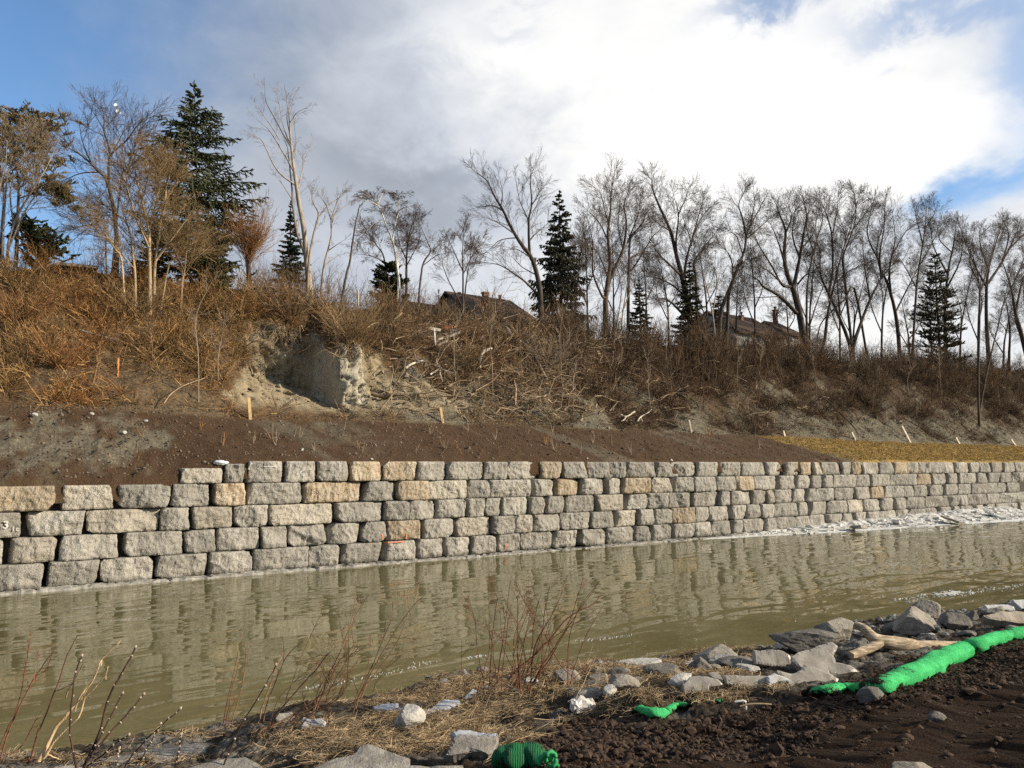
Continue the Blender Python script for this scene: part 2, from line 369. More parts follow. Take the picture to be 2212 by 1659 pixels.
# face of the fill behind the blocks
fv = np.concatenate([world_of(ss_, np.full(NS, .62), np.full(NS, -1.0)), world_of(ss_, np.full(NS, .60), np.maximum(z0 + .05, 1))])
tag(link('earth_fill', mesh_of('earth_fill', [(fv, np.stack([np.arange(NS - 1), np.arange(1, NS), NS + np.arange(1, NS), NS + np.arange(NS - 1)], 1))], twocol('dark_fill', (.04, .035, .03), (.08, .07, .055), 8), True)), kind='structure')
def zfar(s, t):
    s = np.atleast_1d(np.asarray(s, float)); t = np.atleast_1d(np.asarray(t, float)); i = np.clip(np.searchsorted(ss_, s), 0, NS - 1)
    return np.array([np.interp(tt, np.maximum.accumulate(FT2[j]), FZ2[j]) for tt, j in zip(t, i)])
def pick_far(px, py):
    """nearest ground point of the far bank seen at a pixel"""
    d = np.hypot(fpx - px, fpy - py) + fdp * .08; return FARV[int(np.argmin(d))].copy()

# ------------------------------------------------------------------ near bank
SH = [(-400, 1655), (25, 1640), (218, 1628), (334, 1611), (384, 1588), (553, 1543), (673, 1533), (804, 1521), (862, 1508), (917, 1485), (980, 1474), (1206, 1452), (1307, 1442), (1420, 1431), (1520, 1412), (1684, 1396), (1769, 1366), (1847, 1352), (1985, 1330), (2086, 1332), (2150, 1318), (2212, 1316), (2400, 1290)]
SH = np.array(SH, float); shs, sht = st_of(pick_z(SH[:, 0], SH[:, 1], 0.0))
o_ = np.argsort(shs); shs, sht = shs[o_], sht[o_]
PD = np.array([-40, -12, -3, -.6, 0, .35, 1.2, 2, 3.5, 5.3, 8, 10.6, 15, 40, 200]); PZ = np.array([-3, -2.5, -.9, -.25, 0, .14, .33, .47, .76, 1.06, 1.5, 1.95, 2.2, 2.6, 3.0])
def znear(s, t, detail=True):
    d = np.interp(s, shs, sht) - t
    z = np.interp(d, PD, PZ)
    if detail:
        w = np.clip(d * 2 + .6, 0, 1) * np.clip((40 - d) / 10, 0, 1); q = np.stack([s, t, np.zeros_like(s)], -1)
        z = z + w * (.02 * np.maximum(0, fbm(q, 22.0, 2, .6, 23)) + .085 * fbm(q, .9, 3, .5, 20) + .035 * fbm(q, 5.0, 3, .6, 21) + .028 * np.abs(fbm(q, 13.0, 2, .6, 22)))
    return z
ns = np.concatenate([np.linspace(-120, -24, 40), np.arange(-23.9, -19, .12), np.arange(-19, 14, .035), np.linspace(14.2, 120, 60)])
shm = np.interp(ns, shs, sht)
dd_ = np.concatenate([np.array([-40, -12, -4, -2, -1]), np.arange(-.5, 7.2, .033), np.arange(7.3, 12, .3), np.array([13, 16, 25, 60, 150])])
NSn, ND = len(ns), len(dd_)
sN = np.repeat(ns[:, None], ND, 1); tN = shm[:, None] - dd_[None]
zN = znear(sN, tN)
NEARV = world_of(sN.ravel(), tN.ravel(), zN.ravel())
npx, npy, ndp = project(NEARV)
fr = NEARV[:, 1] > .5
qn = np.stack([sN.ravel(), tN.ravel(), np.zeros(sN.size)], -1); m1 = fbm(qn, 1.2, 4, .6, 30); m2 = fbm(qn, 4., 3, .6, 31)
bx = np.array([-500, 600, 960, 1150, 1230, 1420, 1560, 1740, 1900, 2212, 2600]); by = np.array([1900, 1760, 1668, 1608, 1560, 1535, 1520, 1492, 1440, 1365, 1300])
below = (npy + 26 * m1 + 10 * m2) - np.interp(npx, bx, by)
peat = np.where(fr, np.clip(below / 16, 0, 1), 1)
ddn = np.repeat(dd_[None], NSn, 0).ravel()
straw = (1 - peat) * np.clip((1760 - npx) / 200, 0, 1) * np.clip(.42 + 1.3 * m1 + .8 * m2, 0, 1) * np.clip((npx - 380) / 480, .22, 1) * np.clip(ddn * 2 - .3, 0, 1)
silt = (1 - peat) * np.clip(.35 - straw + .9 * m2 + .5 * m1, 0, 1) + np.clip(.3 - ddn, 0, 1)
zc = np.stack([peat, straw, np.clip(silt, 0, 1), np.ones_like(peat)], -1)
def near_fn(q, b):
    a = q.add('ShaderNodeAttribute', attribute_name='zone'); sp = q.add('ShaderNodeSeparateColor', {0: a.outputs['Color']})
    p = pos(q); nb = q.noise(p, 14.0, 6.0, .7); nc = q.noise(p, 60.0, 5.0, .7); na = q.noise(p, 3.0, 5.0, .6)
    mud = q.mix(q.ss(nb, .35, .65), (.030, .022, .015), (.085, .065, .045))
    st = q.mix(q.ss(nc, .35, .65), (.050, .037, .022), (.17, .125, .072))
    si = q.mix(q.ss(nb, .35, .65), (.13, .12, .10), (.30, .28, .24))
    pe = q.mix(q.ss(nc, .4, .72), (.024, .0148, .0095), (.078, .045, .026)); pe = q.mix(q.ss(na, .45, .7, 0, .5), pe, (.040, .026, .017))
    fl = q.ss(q.noise(q.scale(p, (1, 1, 1)), 95.0, 2.0, .5), .70, .76, 0, .6); pe = q.mix(fl, pe, (.15, .10, .06))
    c = q.mix(sp.outputs[1], mud, st); c = q.mix(sp.outputs[2], c, si); c = q.mix(sp.outputs[0], c, pe)
    q.put(b.inputs['Base Color'], c)
    bump(q, b, q.m('ADD', q.m('MULTIPLY', nb, .5), nc), 1.0, .03)
M_NEAR = pmat('near_earth', near_fn, .95, .12)
tag(link('near_bank', mesh_of('near_bank', [(NEARV, grid_faces(NSn, ND)[:, ::-1])], M_NEAR, True, attrs={'zone': zc})), kind='structure')
def pick_near(px, py):
    d = np.hypot(npx - px, npy - py) + ndp * .5 + np.where(fr, 0, 1e6); return NEARV[int(np.argmin(d))].copy()
def ground_near(x, y):
    s, t = st_of(np.stack([x, y, np.zeros_like(x)], -1)); return znear(s, t)

# ------------------------------------------------------------------ river
def water_fn(q, b):
    p = pos(q)
    rot = q.add('ShaderNodeMapping', {0: p}); rot.inputs['Rotation'].default_value = (0, 0, math.atan2(EV[0], EV[1]) - rad(8)); rot = rot.outputs[0]
    big = q.noise(p, .12, 3.0, .5)
    c = q.mix(q.ss(q.noise(p, .5, 4.0, .6), .35, .65), (.122, .108, .047), (.152, .136, .066))
    q.put(b.inputs['Base Color'], c)
    w1 = q.noise(q.scale(rot, (1.0, .30, 1)), 1.35, 1.0, .45, .6); w2 = q.noise(q.scale(rot, (1.0, .5, 1)), 4.2, 1.0, .5, .3)
    amp = q.ss(big, .35, .62, .4, 1.25)
    h = q.m('MULTIPLY', q.m('ADD', w1, q.m('MULTIPLY', w2, .10)), amp)
    bump(q, b, h, .5, .085)
    b.inputs['IOR'].default_value = 1.33
M_WATER = pmat('river_water', water_fn, .03, .5)
wv = np.array([(-220, -160, 0), (320, -160, 0), (320, 420, 0), (-220, 420, 0)], float)
wv = world_of(np.array([-200., 240, 240, -200]), np.array([-16., -16, .7, .7]), np.zeros(4))
wv2 = world_of(np.array([-200., 240, 240, -200]), np.array([-40., -40, .7, .7]), np.zeros(4))
tag(link('river_water', mesh_of('river_water', [(wv2, np.array([[0, 1, 2, 3]]))], M_WATER, False)), kind='structure')
# ------------------------------------------------------------------ retaining wall of stone blocks
ROWS = [
 "385-482 483-529 530-614 617-682 683-752 757-828 829-902 902-966 969-1052 1052-1099 1099-1170 1171-1220 1221-1274 1276-1322 1322-1361 1358-1425 1423-1457 1456-1509 1511-1560 1561-1607 1608-1656 1661-1698 1700-1737 1738-1762 1763-1783 1784-1823 1825-1847 1848-1869 1870-1908 1909-1939 1938-1970 1972-1996 1997-2022 2023-2046 2047-2073 2074-2104 2105-2124 2125-2148 2151-2177 2179-2204 2205-2235",
 "-46-122 125-248 249-367 369-458 460-533 535-655 657-787 789-857 859-930 932-1014 1016-1060 1062-1153 1154-1203 1204-1256 1258-1313 1315-1350 1352-1411 1413-1458 1460-1505 1506-1554 1556-1597 1598-1635 1636-1684 1686-1724 1726-1759 1760-1783 1784-1808 1810-1856 1857-1886 1888-1933 1934-1988 1989-2024 2025-2055 2056-2081 2082-2116 2119-2141 2142-2171 2172-2196 2197-2224",
 "-70-47 55-186 188-349 351-415 417-507 510-583 586-727 730-833 836-885 887-945 948-1012 1014-1049 1050-1086 1088-1146 1148-1180 1182-1224 1226-1289 1291-1355 1357-1406 1407-1450 1452-1504 1505-1558 1559-1585 1586-1628 1629-1663 1664-1678 1679-1716 1718-1749 1750-1769 1770-1808 1810-1854 1855-1888 1889-1920 1921-1956 1957-1980 1981-2013 2014-2049 2050-2078 2079-2109 2111-2163 2165-2183 2184-2215",
 "-60-14 18-130 136-262 271-401 403-471 473-569 571-627 629-712 714-784 786-840 842-916 918-986 988-1067 1069-1117 1119-1154 1156-1215 1217-1276 1278-1332 1334-1381 1383-1418 1420-1456 1457-1504 1506-1536 1538-1581 1583-1616 1618-1648 1650-1678 1680-1728 1729-1752 1754-1795 1797-1834 1835-1873 1874-1907 1908-1937 1938-1963 1965-1984 1985-2004 2005-2045 2046-2078 2079-2100 2102-2138 2139-2160 2161-2209 2210-2240",
 "-55-105 111-221 224-342 344-454 456-551 554-672 674-738 741-828 831-901 903-963 965-1019 1020-1076 1078-1129 1131-1198 1200-1255 1257-1314 1316-1375 1377-1409 1411-1457 1459-1506 1508-1541 1542-1585 1587-1609 1611-1654 1656-1680 1682-1725 1726-1752 1753-1787 1788-1824 1825-1849 1851-1878 1880-1906 1908-1942 1943-1969 1970-2002 2003-2030 2031-2061 2062-2078 2079-2107 2108-2132 2134-2155 2156-2175 2176-2203 2204-2228"]
TAN = {(0, 757), (0, 829), (0, 1171), (1, -46), (1, 460), (1, 657), (1, 859), (1, 1204), (1, 1352), (1, 1598), (3, 842), (3, 1457), (2, 1889), (0, 1938), (1, 1989), (0, 1738), (0, 1848)}
PALE = {(1, 125), (2, 188), (2, 417), (2, 1291), (3, 18), (3, 988), (3, 1119), (3, 1334), (0, 385), (0, 1700), (0, 1763), (1, 932), (2, 1664), (3, 1835), (1, 1413), (2, 586)}
def stone_fn(c1, c2, c3, streak):
    def fn(q, b):
        o = q.add('ShaderNodeObjectInfo'); p = pos(q)
        na = q.noise(p, 2.3, 6.0, .6); nb = q.noise(p, 7.5, 5.0, .6); nc = q.noise(p, 30.0, 3.0, .6)
        c = q.mix(q.ss(na, .32, .68), c1, c2); c = q.mix(q.ss(nb, .47, .72, 0, .55), c, c3); c = q.mix(q.ss(nc, .56, .74, 0, .22), c, tuple(x * 1.35 for x in c2)); c = q.mix(q.m('MULTIPLY', q.ss(q.noise(q.scale(p, (1, 1, .35)), 1.1, 3.0, .55), .55, .7), .35), c, (.13, .115, .095))
        if streak:
            w = q.noise(q.scale(p, (3.2, 3.2, .5)), 2.6, 4.0, .6); c = q.mix(q.ss(w, .50, .64, 0, .75), c, (.21, .135, .068))
            w = q.noise(q.scale(p, (.8, .8, 6.0)), 2.0, 3.0, .6); c = q.mix(q.ss(w, .55, .66, 0, .45), c, (.50, .43, .33))
        v = q.add('ShaderNodeTexVoronoi', {'Vector': q.add('ShaderNodeVectorMath', {0: p, 1: q.mix(1.0, q.noise(p, 3.0, 3.0, .6, 0, True), (.6, .6, .6), 'MULTIPLY')}, operation='ADD'), 'Scale': 1.7}, feature='DISTANCE_TO_EDGE')
        c = q.mix(q.m('MULTIPLY', q.ss(v.outputs['Distance'], .014, .004), q.ss(na, .5, .62)), c, (.55, .53, .48))
        k = q.m('ADD', q.m('MULTIPLY', o.outputs['Random'], .34), .80)
        c = q.mix(1.0, c, q.add('ShaderNodeCombineColor', {0: k, 1: k, 2: k}).outputs[0], 'MULTIPLY')
        zz = q.add('ShaderNodeSeparateXYZ', {0: p}).outputs[2]; wet = q.ss(q.m('ADD', zz, q.m('MULTIPLY', na, .35)), .42, .26, 0, .6); c = q.mix(wet, c, (.10, .092, .068))
        q.put(b.inputs['Base Color'], c)
        bump(q, b, q.m('ADD', nb, q.m('MULTIPLY', nc, .5)), 1.0, .06)
    return fn
M_GREY = pmat('grey_limestone', stone_fn((.315, .293, .252), (.435, .408, .355), (.225, .205, .172), False), .9, .2)
M_TAN = pmat('tan_limestone', stone_fn((.42, .34, .235), (.50, .43, .33), (.34, .25, .155), True), .9, .2)
M_PALE = pmat('pale_limestone', stone_fn((.41, .37, .30), (.50, .455, .38), (.34, .305, .25), False), .9, .2)
rng = np.random.RandomState(11)
ORD = "first second third fourth fifth sixth seventh eighth ninth tenth eleventh twelfth thirteenth fourteenth fifteenth sixteenth seventeenth eighteenth nineteenth twentieth".split()
TENS = {2: "twenty", 3: "thirty", 4: "forty"}
def ordinal(n):
    if n <= 20: return ORD[n - 1]
    return TENS[n // 10] + ("-" + ORD[n % 10 - 1] if n % 10 else "") if n % 10 else {30: "thirtieth", 40: "fortieth"}[n]
COURSE = ["top course", "second course down", "middle course", "second course up", "bottom course"]
BLOCKS = {}
for r, row in enumerate(ROWS):
    zt, zb = TOP - r * CH, TOP - (r + 1) * CH
    spans = []
    for w in row.split():
        a, b2 = (w[1:].split('-') if w[0] == '-' else w.split('-')); spans.append((-int(a) if w[0] == '-' else int(a), int(b2)))
    for i, (xa, xb) in enumerate(spans):
        ym = 1001 + 300 * .5
        tf = .02 * r * 0 + rng.uniform(-.03, .05) - .03 * (r - 2)
        zz = (zt + zb) / 2
        def s_at(px):
            R = ray(px, 1100.); k = ((tf - (EYEP - W0) @ NV) / (R @ NV)); return float(st_of(EYEP + R * k)[0])
        s0, s1 = s_at(xa), s_at(xb)
        if s0 < 1: s0 -= .012; s1 += .01
        L, H = s1 - s0, zt - zb
        if r == 0 and i == 0: zt_ = zt - .24
        elif r == 0 and i == 1: zt_ = zt - .10
        else: zt_ = zt - rng.uniform(0.005, .022)
        zb_ = zb + .006
        near = s0 < 10
        nx = int(np.clip(L / (.052 if near else .085), 6, 40)); nzz = 14 if near else 9; ny = 6
        v, f = boxgrid(nx, ny, nzz); v = v.copy()
        x, y, z = v[:, 0], v[:, 1], v[:, 2]
        rr = np.minimum(.45, .10 / np.array([L / 2, .45, H / 2]))     # rounded edges
        hs = np.array([L / 2, .47, (zt_ - zb_) / 2]); p = v * hs
        rad_ = rng.uniform(.012, .035); inner = np.clip(p, -(hs - rad_), hs - rad_); dlt = p - inner
        nl = np.linalg.norm(dlt, axis=1, keepdims=True); p = inner + dlt / np.maximum(nl, 1e-6) * np.minimum(nl, rad_)
        fr_ = np.clip(-y, -1, 1) * .5 + .5                                # 1 on the face we see
        # slanted ends: the face is narrower than the joint line
        tl, bl, tr, br = rng.beta(1.1, 3.6, 4) * min(.30, L * .22) * np.array([1.2, 1.2, .8, .8]) * (.85 if s0 < 1 else 1)
        lean = rng.choice([0, 0, .08, -.08, .14]) * min(1, L)
        u = z * .5 + .5
        left = (tl * u + bl * (1 - u)) * (.25 + .75 * fr_); right = (tr * u + br * (1 - u)) * (.25 + .75 * fr_)
        w_ = (x * .5 + .5)
        p[:, 0] += left * (1 - w_) - right * w_ + lean * z * .35 * min(L, .8) * .3
        # broken, chiselled face: a few planes plus rough noise
        pl = np.zeros(len(p))
        for _ in range(5):
            a_ = rng.normal(0, .17); b_ = rng.normal(0, .15); cx_ = rng.uniform(-.8, .8) * L / 2; cz_ = rng.uniform(-.8, .8) * H / 2
            pl = np.maximum(pl, a_ * (p[:, 0] - cx_) + b_ * (p[:, 2] - cz_) - .03)
        pl = np.minimum(pl, .16)
        wp = p + np.array([s0 * 1.0 + 50, 7.0, zb * 3 + 20])
        rough_ = .034 * fbm(wp, 1.9, 2, .5, 40 + r) + .030 * np.abs(fbm(wp, 4.2, 2, .5, 47)) + .024 * fbm(wp, 9.0, 3, .6, 50)
        p[:, 1] += fr_ * (pl + rough_ + .02)
        e_ = .022 * fbm(wp, 5.0, 3, .6, 60); p[:, 0] += e_ * np.abs(x) ** 3; p[:, 2] -= np.abs(.5 * e_) * np.abs(z) ** 3
        bow = (np.abs(x) ** 9 + np.abs(z) ** 9); p[:, 1] += fr_ * .03 * bow
        for cx_ in (-1, 1):                                            # chipped corners
            for cz_ in (-1, 1):
                if rng.rand() < (.42 if cz_ > 0 else .25):
                    ca = rng.uniform(.08, .34) * min(1, L); cb = rng.uniform(.10, .45) * H; uu = L / 2 - p[:, 0] * cx_; ww = H / 2 - p[:, 2] * cz_; kq = np.maximum(uu, 0) / ca + np.maximum(ww, 0) / cb; hit = kq < 1
                    uu2 = np.where(hit, np.maximum(uu, .01) / np.maximum(kq, .25), uu); ww2 = np.where(hit, np.maximum(ww, .01) / np.maximum(kq, .25), ww); fq = .35 + .65 * fr_
                    p[:, 0] += (uu - uu2) * cx_ * fq; p[:, 2] += (ww - ww2) * cz_ * fq
        yaw = rng.normal(0, .055); pit = rng.normal(0, .03); p[:, 1] += p[:, 0] * yaw + p[:, 2] * pit
        P = (s0 + s1) / 2 + p[:, 0]
        Wv = world_of(P, tf + .47 + p[:, 1], (zt_ + zb_) / 2 + p[:, 2])
        key = (r, xa); m = M_TAN if key in TAN else M_PALE if key in PALE else M_GREY
        tone = "tan streaked" if key in TAN else "pale" if key in PALE else "grey"
        ratio = L / H; shp = "narrow" if ratio < 1.15 else "long" if ratio > 2.3 else "broad" if ratio > 1.75 else "squarish"
        nleft, nright = i + 1, len(spans) - i
        if nleft <= nright: place = ("leftmost" if nleft == 1 else ordinal(nleft) + " from left")
        else: place = ("rightmost" if nright == 1 else ordinal(nright) + " from right")
        lab = f"{shp} {tone} stone block, {place}, in the wall's {COURSE[r]}"
        ob = solo('stone_block', [(Wv, f)], m, lab, 'stone block', 'stone blocks of the retaining wall', smooth=False, origin=world_of((s0 + s1) / 2, tf + .45, zb_))
        BLOCKS[key] = (ob, s0, s1, tf, zb_, zt_)
# sprayed and chalked marks
def text_mark(txt, key, fs, fz, size, mat):
    ob, s0, s1, tf, zb_, zt_ = BLOCKS[key]
    cu = D.curves.new('t', 'FONT'); cu.body = txt; cu.size = size; cu.offset = size * .02
    tmp = D.objects.new('t', cu); COL.objects.link(tmp)
    dg = bpy.context.evaluated_depsgraph_get(); me = D.meshes.new_from_object(tmp.evaluated_get(dg))
    v = np.array([q.co[:] for q in me.vertices]); fs_ = [tuple(p.vertices) for p in me.polygons]
    D.objects.remove(tmp); D.curves.remove(cu)
    bmn = bmesh.new(); vs = [bmn.verts.new((a, b, 0)) for a, b, _ in v]
    for f_ in fs_:
        try: bmn.faces.new([vs[k] for k in f_])
        except ValueError: pass
    bmesh.ops.triangulate(bmn, faces=bmn.faces); bmesh.ops.subdivide_edges(bmn, edges=bmn.edges, cuts=1, use_grid_fill=True)
    bmesh.ops.triangulate(bmn, faces=bmn.faces)
    bmn.verts.index_update(); V2 = np.array([q.co[:] for q in bmn.verts]); F2 = np.array([[q.index for q in f_.verts] for f_ in bmn.faces]); bmn.free(); D.meshes.remove(me)
    lay_mark(key, s0 + fs * (s1 - s0) + V2[:, 0], zb_ + fz * (zt_ - zb_) + V2[:, 1], F2, mat)
def lay_mark(key, S_, Z_, F2, mat):
    ob = BLOCKS[key][0]; me = ob.data
    bv = np.zeros(len(me.vertices) * 3); me.vertices.foreach_get("co", bv); bv = bv.reshape(-1, 3) + np.array(ob.location)
    bs, bt = st_of(bv); T = []
    for a, z_ in zip(S_, Z_):                                     # lay it on the face's own surface
        d = (bs - a) ** 2 + (bv[:, 2] - z_) ** 2; near_ = d < .13 ** 2
        T.append((bt[near_].min() if near_.any() else bt.min()) - .006)
    link('painted_mark', mesh_of('painted_mark', [(world_of(S_, np.array(T), Z_), F2)], mat, False, origin=tuple(ob.location)), ob)
M_CHALK = twocol('white_chalk', (.48, .47, .44), (.62, .61, .58), 30)
M_ORANGE = twocol('orange_paint', (.58, .19, .10), (.66, .27, .15), 30)
text_mark("3", (2, -70), .66, .38, .30, M_CHALK); text_mark("1c", (2, -70), .83, .25, .19, M_CHALK)
text_mark("3", (4, 1078), .28, .22, .26, M_ORANGE)
def stroke(key, f0, g0, f1, g1, w, mat):
    ob, s0, s1, tf, zb_, zt_ = BLOCKS[key]
    a = np.array([s0 + f0 * (s1 - s0), zb_ + g0 * (zt_ - zb_)]); b = np.array([s0 + f1 * (s1 - s0), zb_ + g1 * (zt_ - zb_)])
    n = 8; u = np.linspace(0, 1, n)[:, None]; c = a * (1 - u) + b * u; d = (b - a) / np.linalg.norm(b - a); nn = np.array([-d[1], d[0]]) * w / 2
    w_ = (1 + .35 * np.sin(np.arange(n) * 2.3))[:, None]
    p = np.stack([c - nn * w_, c + nn * w_], 1).reshape(-1, 2); i = np.arange(n - 1) * 2
    lay_mark(key, p[:, 0], p[:, 1], np.stack([i, i + 2, i + 3, i + 1], 1), mat)
stroke((3, 786), .76, .10, .74, .38, .035, M_ORANGE); stroke((3, 842), .52, .05, .51, .34, .038, M_ORANGE)
stroke((4, 831), .06, .94, .62, .96, .035, M_ORANGE)
stroke((0, 530), .10, .60, .16, .93, .05, M_CHALK); stroke((0, 530), .45, .74, .80, .72, .03, M_CHALK); stroke((0, 617), .35, .35, .62, .62, .035, M_CHALK)

# rough footing ledge just above the water
lsx = np.arange(-24, 70, .09); nt_ = 9
tt_ = np.linspace(-.42, .5, nt_)
ls = np.repeat(lsx[:, None], nt_, 1); lt = np.repeat(tt_[None], len(lsx), 0)
lq = np.stack([ls, lt, np.zeros_like(ls)], -1)
slab = np.floor(ls / 1.15 + .7 * fbm(np.stack([ls * .0 + np.floor(ls), 0 * ls, 0 * ls], -1), 3.7, 1))
lz = .055 + .035 * fbm(lq, 6., 3, .6, 70) + .03 * _val[(slab.astype(int) * 37) & 255] - .004
front = np.clip((lt + .42) / .06, 0, 1); gapw = np.abs((ls / 1.15) % 1 - .5) > .475
lz = np.where(front < .5, -.3, lz - .05 * gapw); lt = lt + np.where(lt < .1, .07 * fbm(lq, 1.5, 3, .6, 71) + .05 * _val[(slab.astype(int) * 91) & 255], 0)
tag(link('footing_ledge', mesh_of('footing_ledge', [(world_of(ls.ravel(), lt.ravel(), lz.ravel()), grid_faces(len(lsx), nt_))], twocol('silted_stone', (.20, .185, .155), (.36, .345, .31), 5, .9, .8, .03), False)), kind='structure')
# ------------------------------------------------------------------ twig sprays
def _perp(d, rs):
    a = np.array([0, 0, 1.0]) if abs(d[2]) < .9 else np.array([1.0, 0, 0])
    u = np.cross(d, a); u /= np.linalg.norm(u); v = np.cross(d, u); th = rs.uniform(0, 2 * math.pi); return u * math.cos(th) + v * math.sin(th)
def _pl(o, d, L, rs, bend, wob):
    pts = [o]; d = d / np.linalg.norm(d)
    for k in range(3):
        d = d + bend * np.array([0, 0, .33]) + rs.normal(0, wob, 3); d /= np.linalg.norm(d); pts.append(pts[-1] + d * L / 3)
    return np.array(pts), d
def make_spray(seed, n1=8, n2=4, ang=42, l1=.55, l2=.5, bend=.45, wob=.10, n3=0):
    rs = np.random.RandomState(seed); P = []; R = []
    m, _ = _pl(np.zeros(3), np.array([0, 0, 1.0]), 1.0, rs, 0, wob * .7); P.append(m); R.append([1, .8, .55, .3])
    def along(pl, f):
        x = f * 3; i = min(2, int(x)); return pl[i] + (pl[i + 1] - pl[i]) * (x - i), unit(pl[i + 1] - pl[i])
    def rec(pl, n, L, r, lev):
        for i in range(n):
            f = .12 + .85 * (i + rs.rand()) / n; o, d = along(pl, f); a = rad(ang + rs.normal(0, 9))
            dn = d * math.cos(a) + _perp(d, rs) * math.sin(a); l_ = L * (1.05 - .6 * f) * rs.uniform(.6, 1.25)
            q, _ = _pl(o, dn, l_, rs, bend, wob); P.append(q); R.append([r, r * .8, r * .6, r * .35])
            if lev == 1 and n2: rec(q, n2, l_ * l2, r * .6, 2)
            if lev == 2 and n3: rec(q, n3, l_ * l2, r * .7, 3)
    rec(m, n1, l1, .5, 1); return np.array(P), np.array(R)
SPR = [make_spray(100 + i, 9, 5, 38, .6, .5, .3, .08) for i in range(6)]
SPR_DENSE = [make_spray(200 + i, 10, 5, 36, .62, .5, .3, .07, 2) for i in range(5)]
SPR_THIN = [make_spray(300 + i, 6, 3, 45, .5, .45, .4, .12) for i in range(5)]
SPR_WILD = [make_spray(400 + i, 7, 3, 55, .6, .6, .2, .25) for i in range(5)]
def make_shrub(seed, stems=9, spread=.6, n1=4, hz=1.0):
    rs = np.random.RandomState(seed); P = []; R = []
    for k in range(stems):
        th = rs.uniform(0, 2 * math.pi); d = np.array([math.cos(th) * spread * rs.uniform(.1, 1.2), math.sin(th) * spread * rs.uniform(.1, 1.2), hz])
        L = rs.uniform(.55, 1.1); q, _ = _pl(np.array([math.cos(th) * .06, math.sin(th) * .06, -.06]), d, L, rs, rs.uniform(-.5, .3), .14); P.append(q); R.append([1, .8, .6, .3])
        for i in range(n1):
            f = rs.uniform(.3, .95) * 3; j = min(2, int(f)); o = q[j] + (q[j + 1] - q[j]) * (f - j); dd = unit(q[j + 1] - q[j]) * .8 + rs.normal(0, .45, 3)
            q2, _ = _pl(o, dd, L * rs.uniform(.2, .5), rs, .2, .2); P.append(q2); R.append([.55, .45, .35, .2])
    return np.array(P), np.array(R)
SHRUB = [make_shrub(500 + i, 9, .75, 4) for i in range(6)]
SHRUB_LOW = [make_shrub(520 + i, 10, 1.6, 3, .6) for i in range(6)]
SHRUB_UP = [make_shrub(540 + i, 6, .30, 7) for i in range(6)]
def frames(Dn, rs, up=False):
    z = unit(Dn)
    if up: a = np.broadcast_to(np.array([0, 0, 1.0]), z.shape)
    else: a = rs.normal(0, 1, z.shape)
    x = unit(np.cross(a, z)); y = np.cross(z, x); return np.stack([x, y, z], 1)
def spread_out(temps, O, Dn, L, r0, rs, rmin=.002, curve=0.0, up=False, wide=1.0):
    """instances of spray templates -> (P, R); curve > 0 lifts the tips, < 0 lets them droop"""
    O = np.asarray(O, float); F = frames(np.asarray(Dn, float), rs, up); L = np.asarray(L, float); r0 = np.asarray(r0, float); which = rs.randint(0, len(temps), len(O)); PP = []; RR = []
    for w, (tp, tr) in enumerate(temps):
        i = np.where(which == w)[0]
        if not len(i): continue
        tq = tp * np.array([wide, wide, 1.0])
        q = np.einsum('pka,nab->npkb', tq, F[i]) * L[i][:, None, None, None]
        if curve: q[..., 2] += curve * (q ** 2).sum(-1) / np.maximum(L[i][:, None, None], .01)
        q += O[i][:, None, None, :]; r = np.maximum(tr[None] * r0[i][:, None, None], rmin)
        PP.append(q.reshape(-1, 4, 3)); RR.append(r.reshape(-1, 4))
    return np.concatenate(PP), np.concatenate(RR)

# ------------------------------------------------------------------ wood and foliage materials
def bark(name, c1, c2, sc=5.0):
    def fn(q, b):
        p = pos(q); n = q.noise(q.scale(p, (1, 1, .3)), sc, 5.0, .6); ri = q.add('ShaderNodeNewGeometry').outputs['Random Per Island']
        k = q.m('ADD', q.m('MULTIPLY', ri, .9), .55); q.put(b.inputs['Base Color'], q.mix(1.0, q.mix(q.ss(n, .35, .65), c1, c2), q.add('ShaderNodeCombineColor', {0: k, 1: k, 2: k}).outputs[0], 'MULTIPLY')); bump(q, b, q.noise(q.scale(p, (1, 1, .3)), sc * 4, 3.0, .6), .6, .02)
    return pmat(name, fn, .9, .2)
M_BARK = bark('brown_bark', (.062, .046, .034), (.115, .088, .065)); M_TWIG = bark('brown_twigs', (.078, .053, .036), (.145, .100, .068), 1.5)
M_GOLD = bark('golden_twigs', (.22, .145, .070), (.34, .235, .125), 1.2); M_GOLDB = bark('golden_bark', (.30, .22, .125), (.42, .32, .20), 3)
M_PALEB = bark('pale_bark', (.24, .20, .155), (.36, .31, .25)); M_PALET = bark('pale_twigs', (.24, .185, .13), (.34, .27, .20), 1.5)
M_BIRCH = bark('birch_bark', (.55, .53, .48), (.70, .68, .64), 8); M_DARKB = bark('dark_bark', (.045, .036, .030), (.085, .068, .055)); M_DARKT = bark('dark_twigs', (.055, .042, .034), (.10, .076, .058), 1.5)
M_ORANGET = bark('orange_twigs', (.25, .125, .048), (.36, .195, .085), 1.5)
def needle(name, c1, c2, c3=None):
    def fn(q, b):
        p = pos(q); n = q.noise(p, 1.6, 5.0, .7); c = q.mix(q.ss(n, .35, .65), c1, c2)
        if c3: c = q.mix(q.ss(q.noise(p, .7, 3.0, .6), .5, .62, 0, .8), c, c3)
        k = q.m('ADD', q.m('MULTIPLY', q.add('ShaderNodeNewGeometry').outputs['Random Per Island'], .9), .55); q.put(b.inputs['Base Color'], q.mix(1.0, c, q.add('ShaderNodeCombineColor', {0: k, 1: k, 2: k}).outputs[0], 'MULTIPLY'))
    return pmat(name, fn, .75, .25)
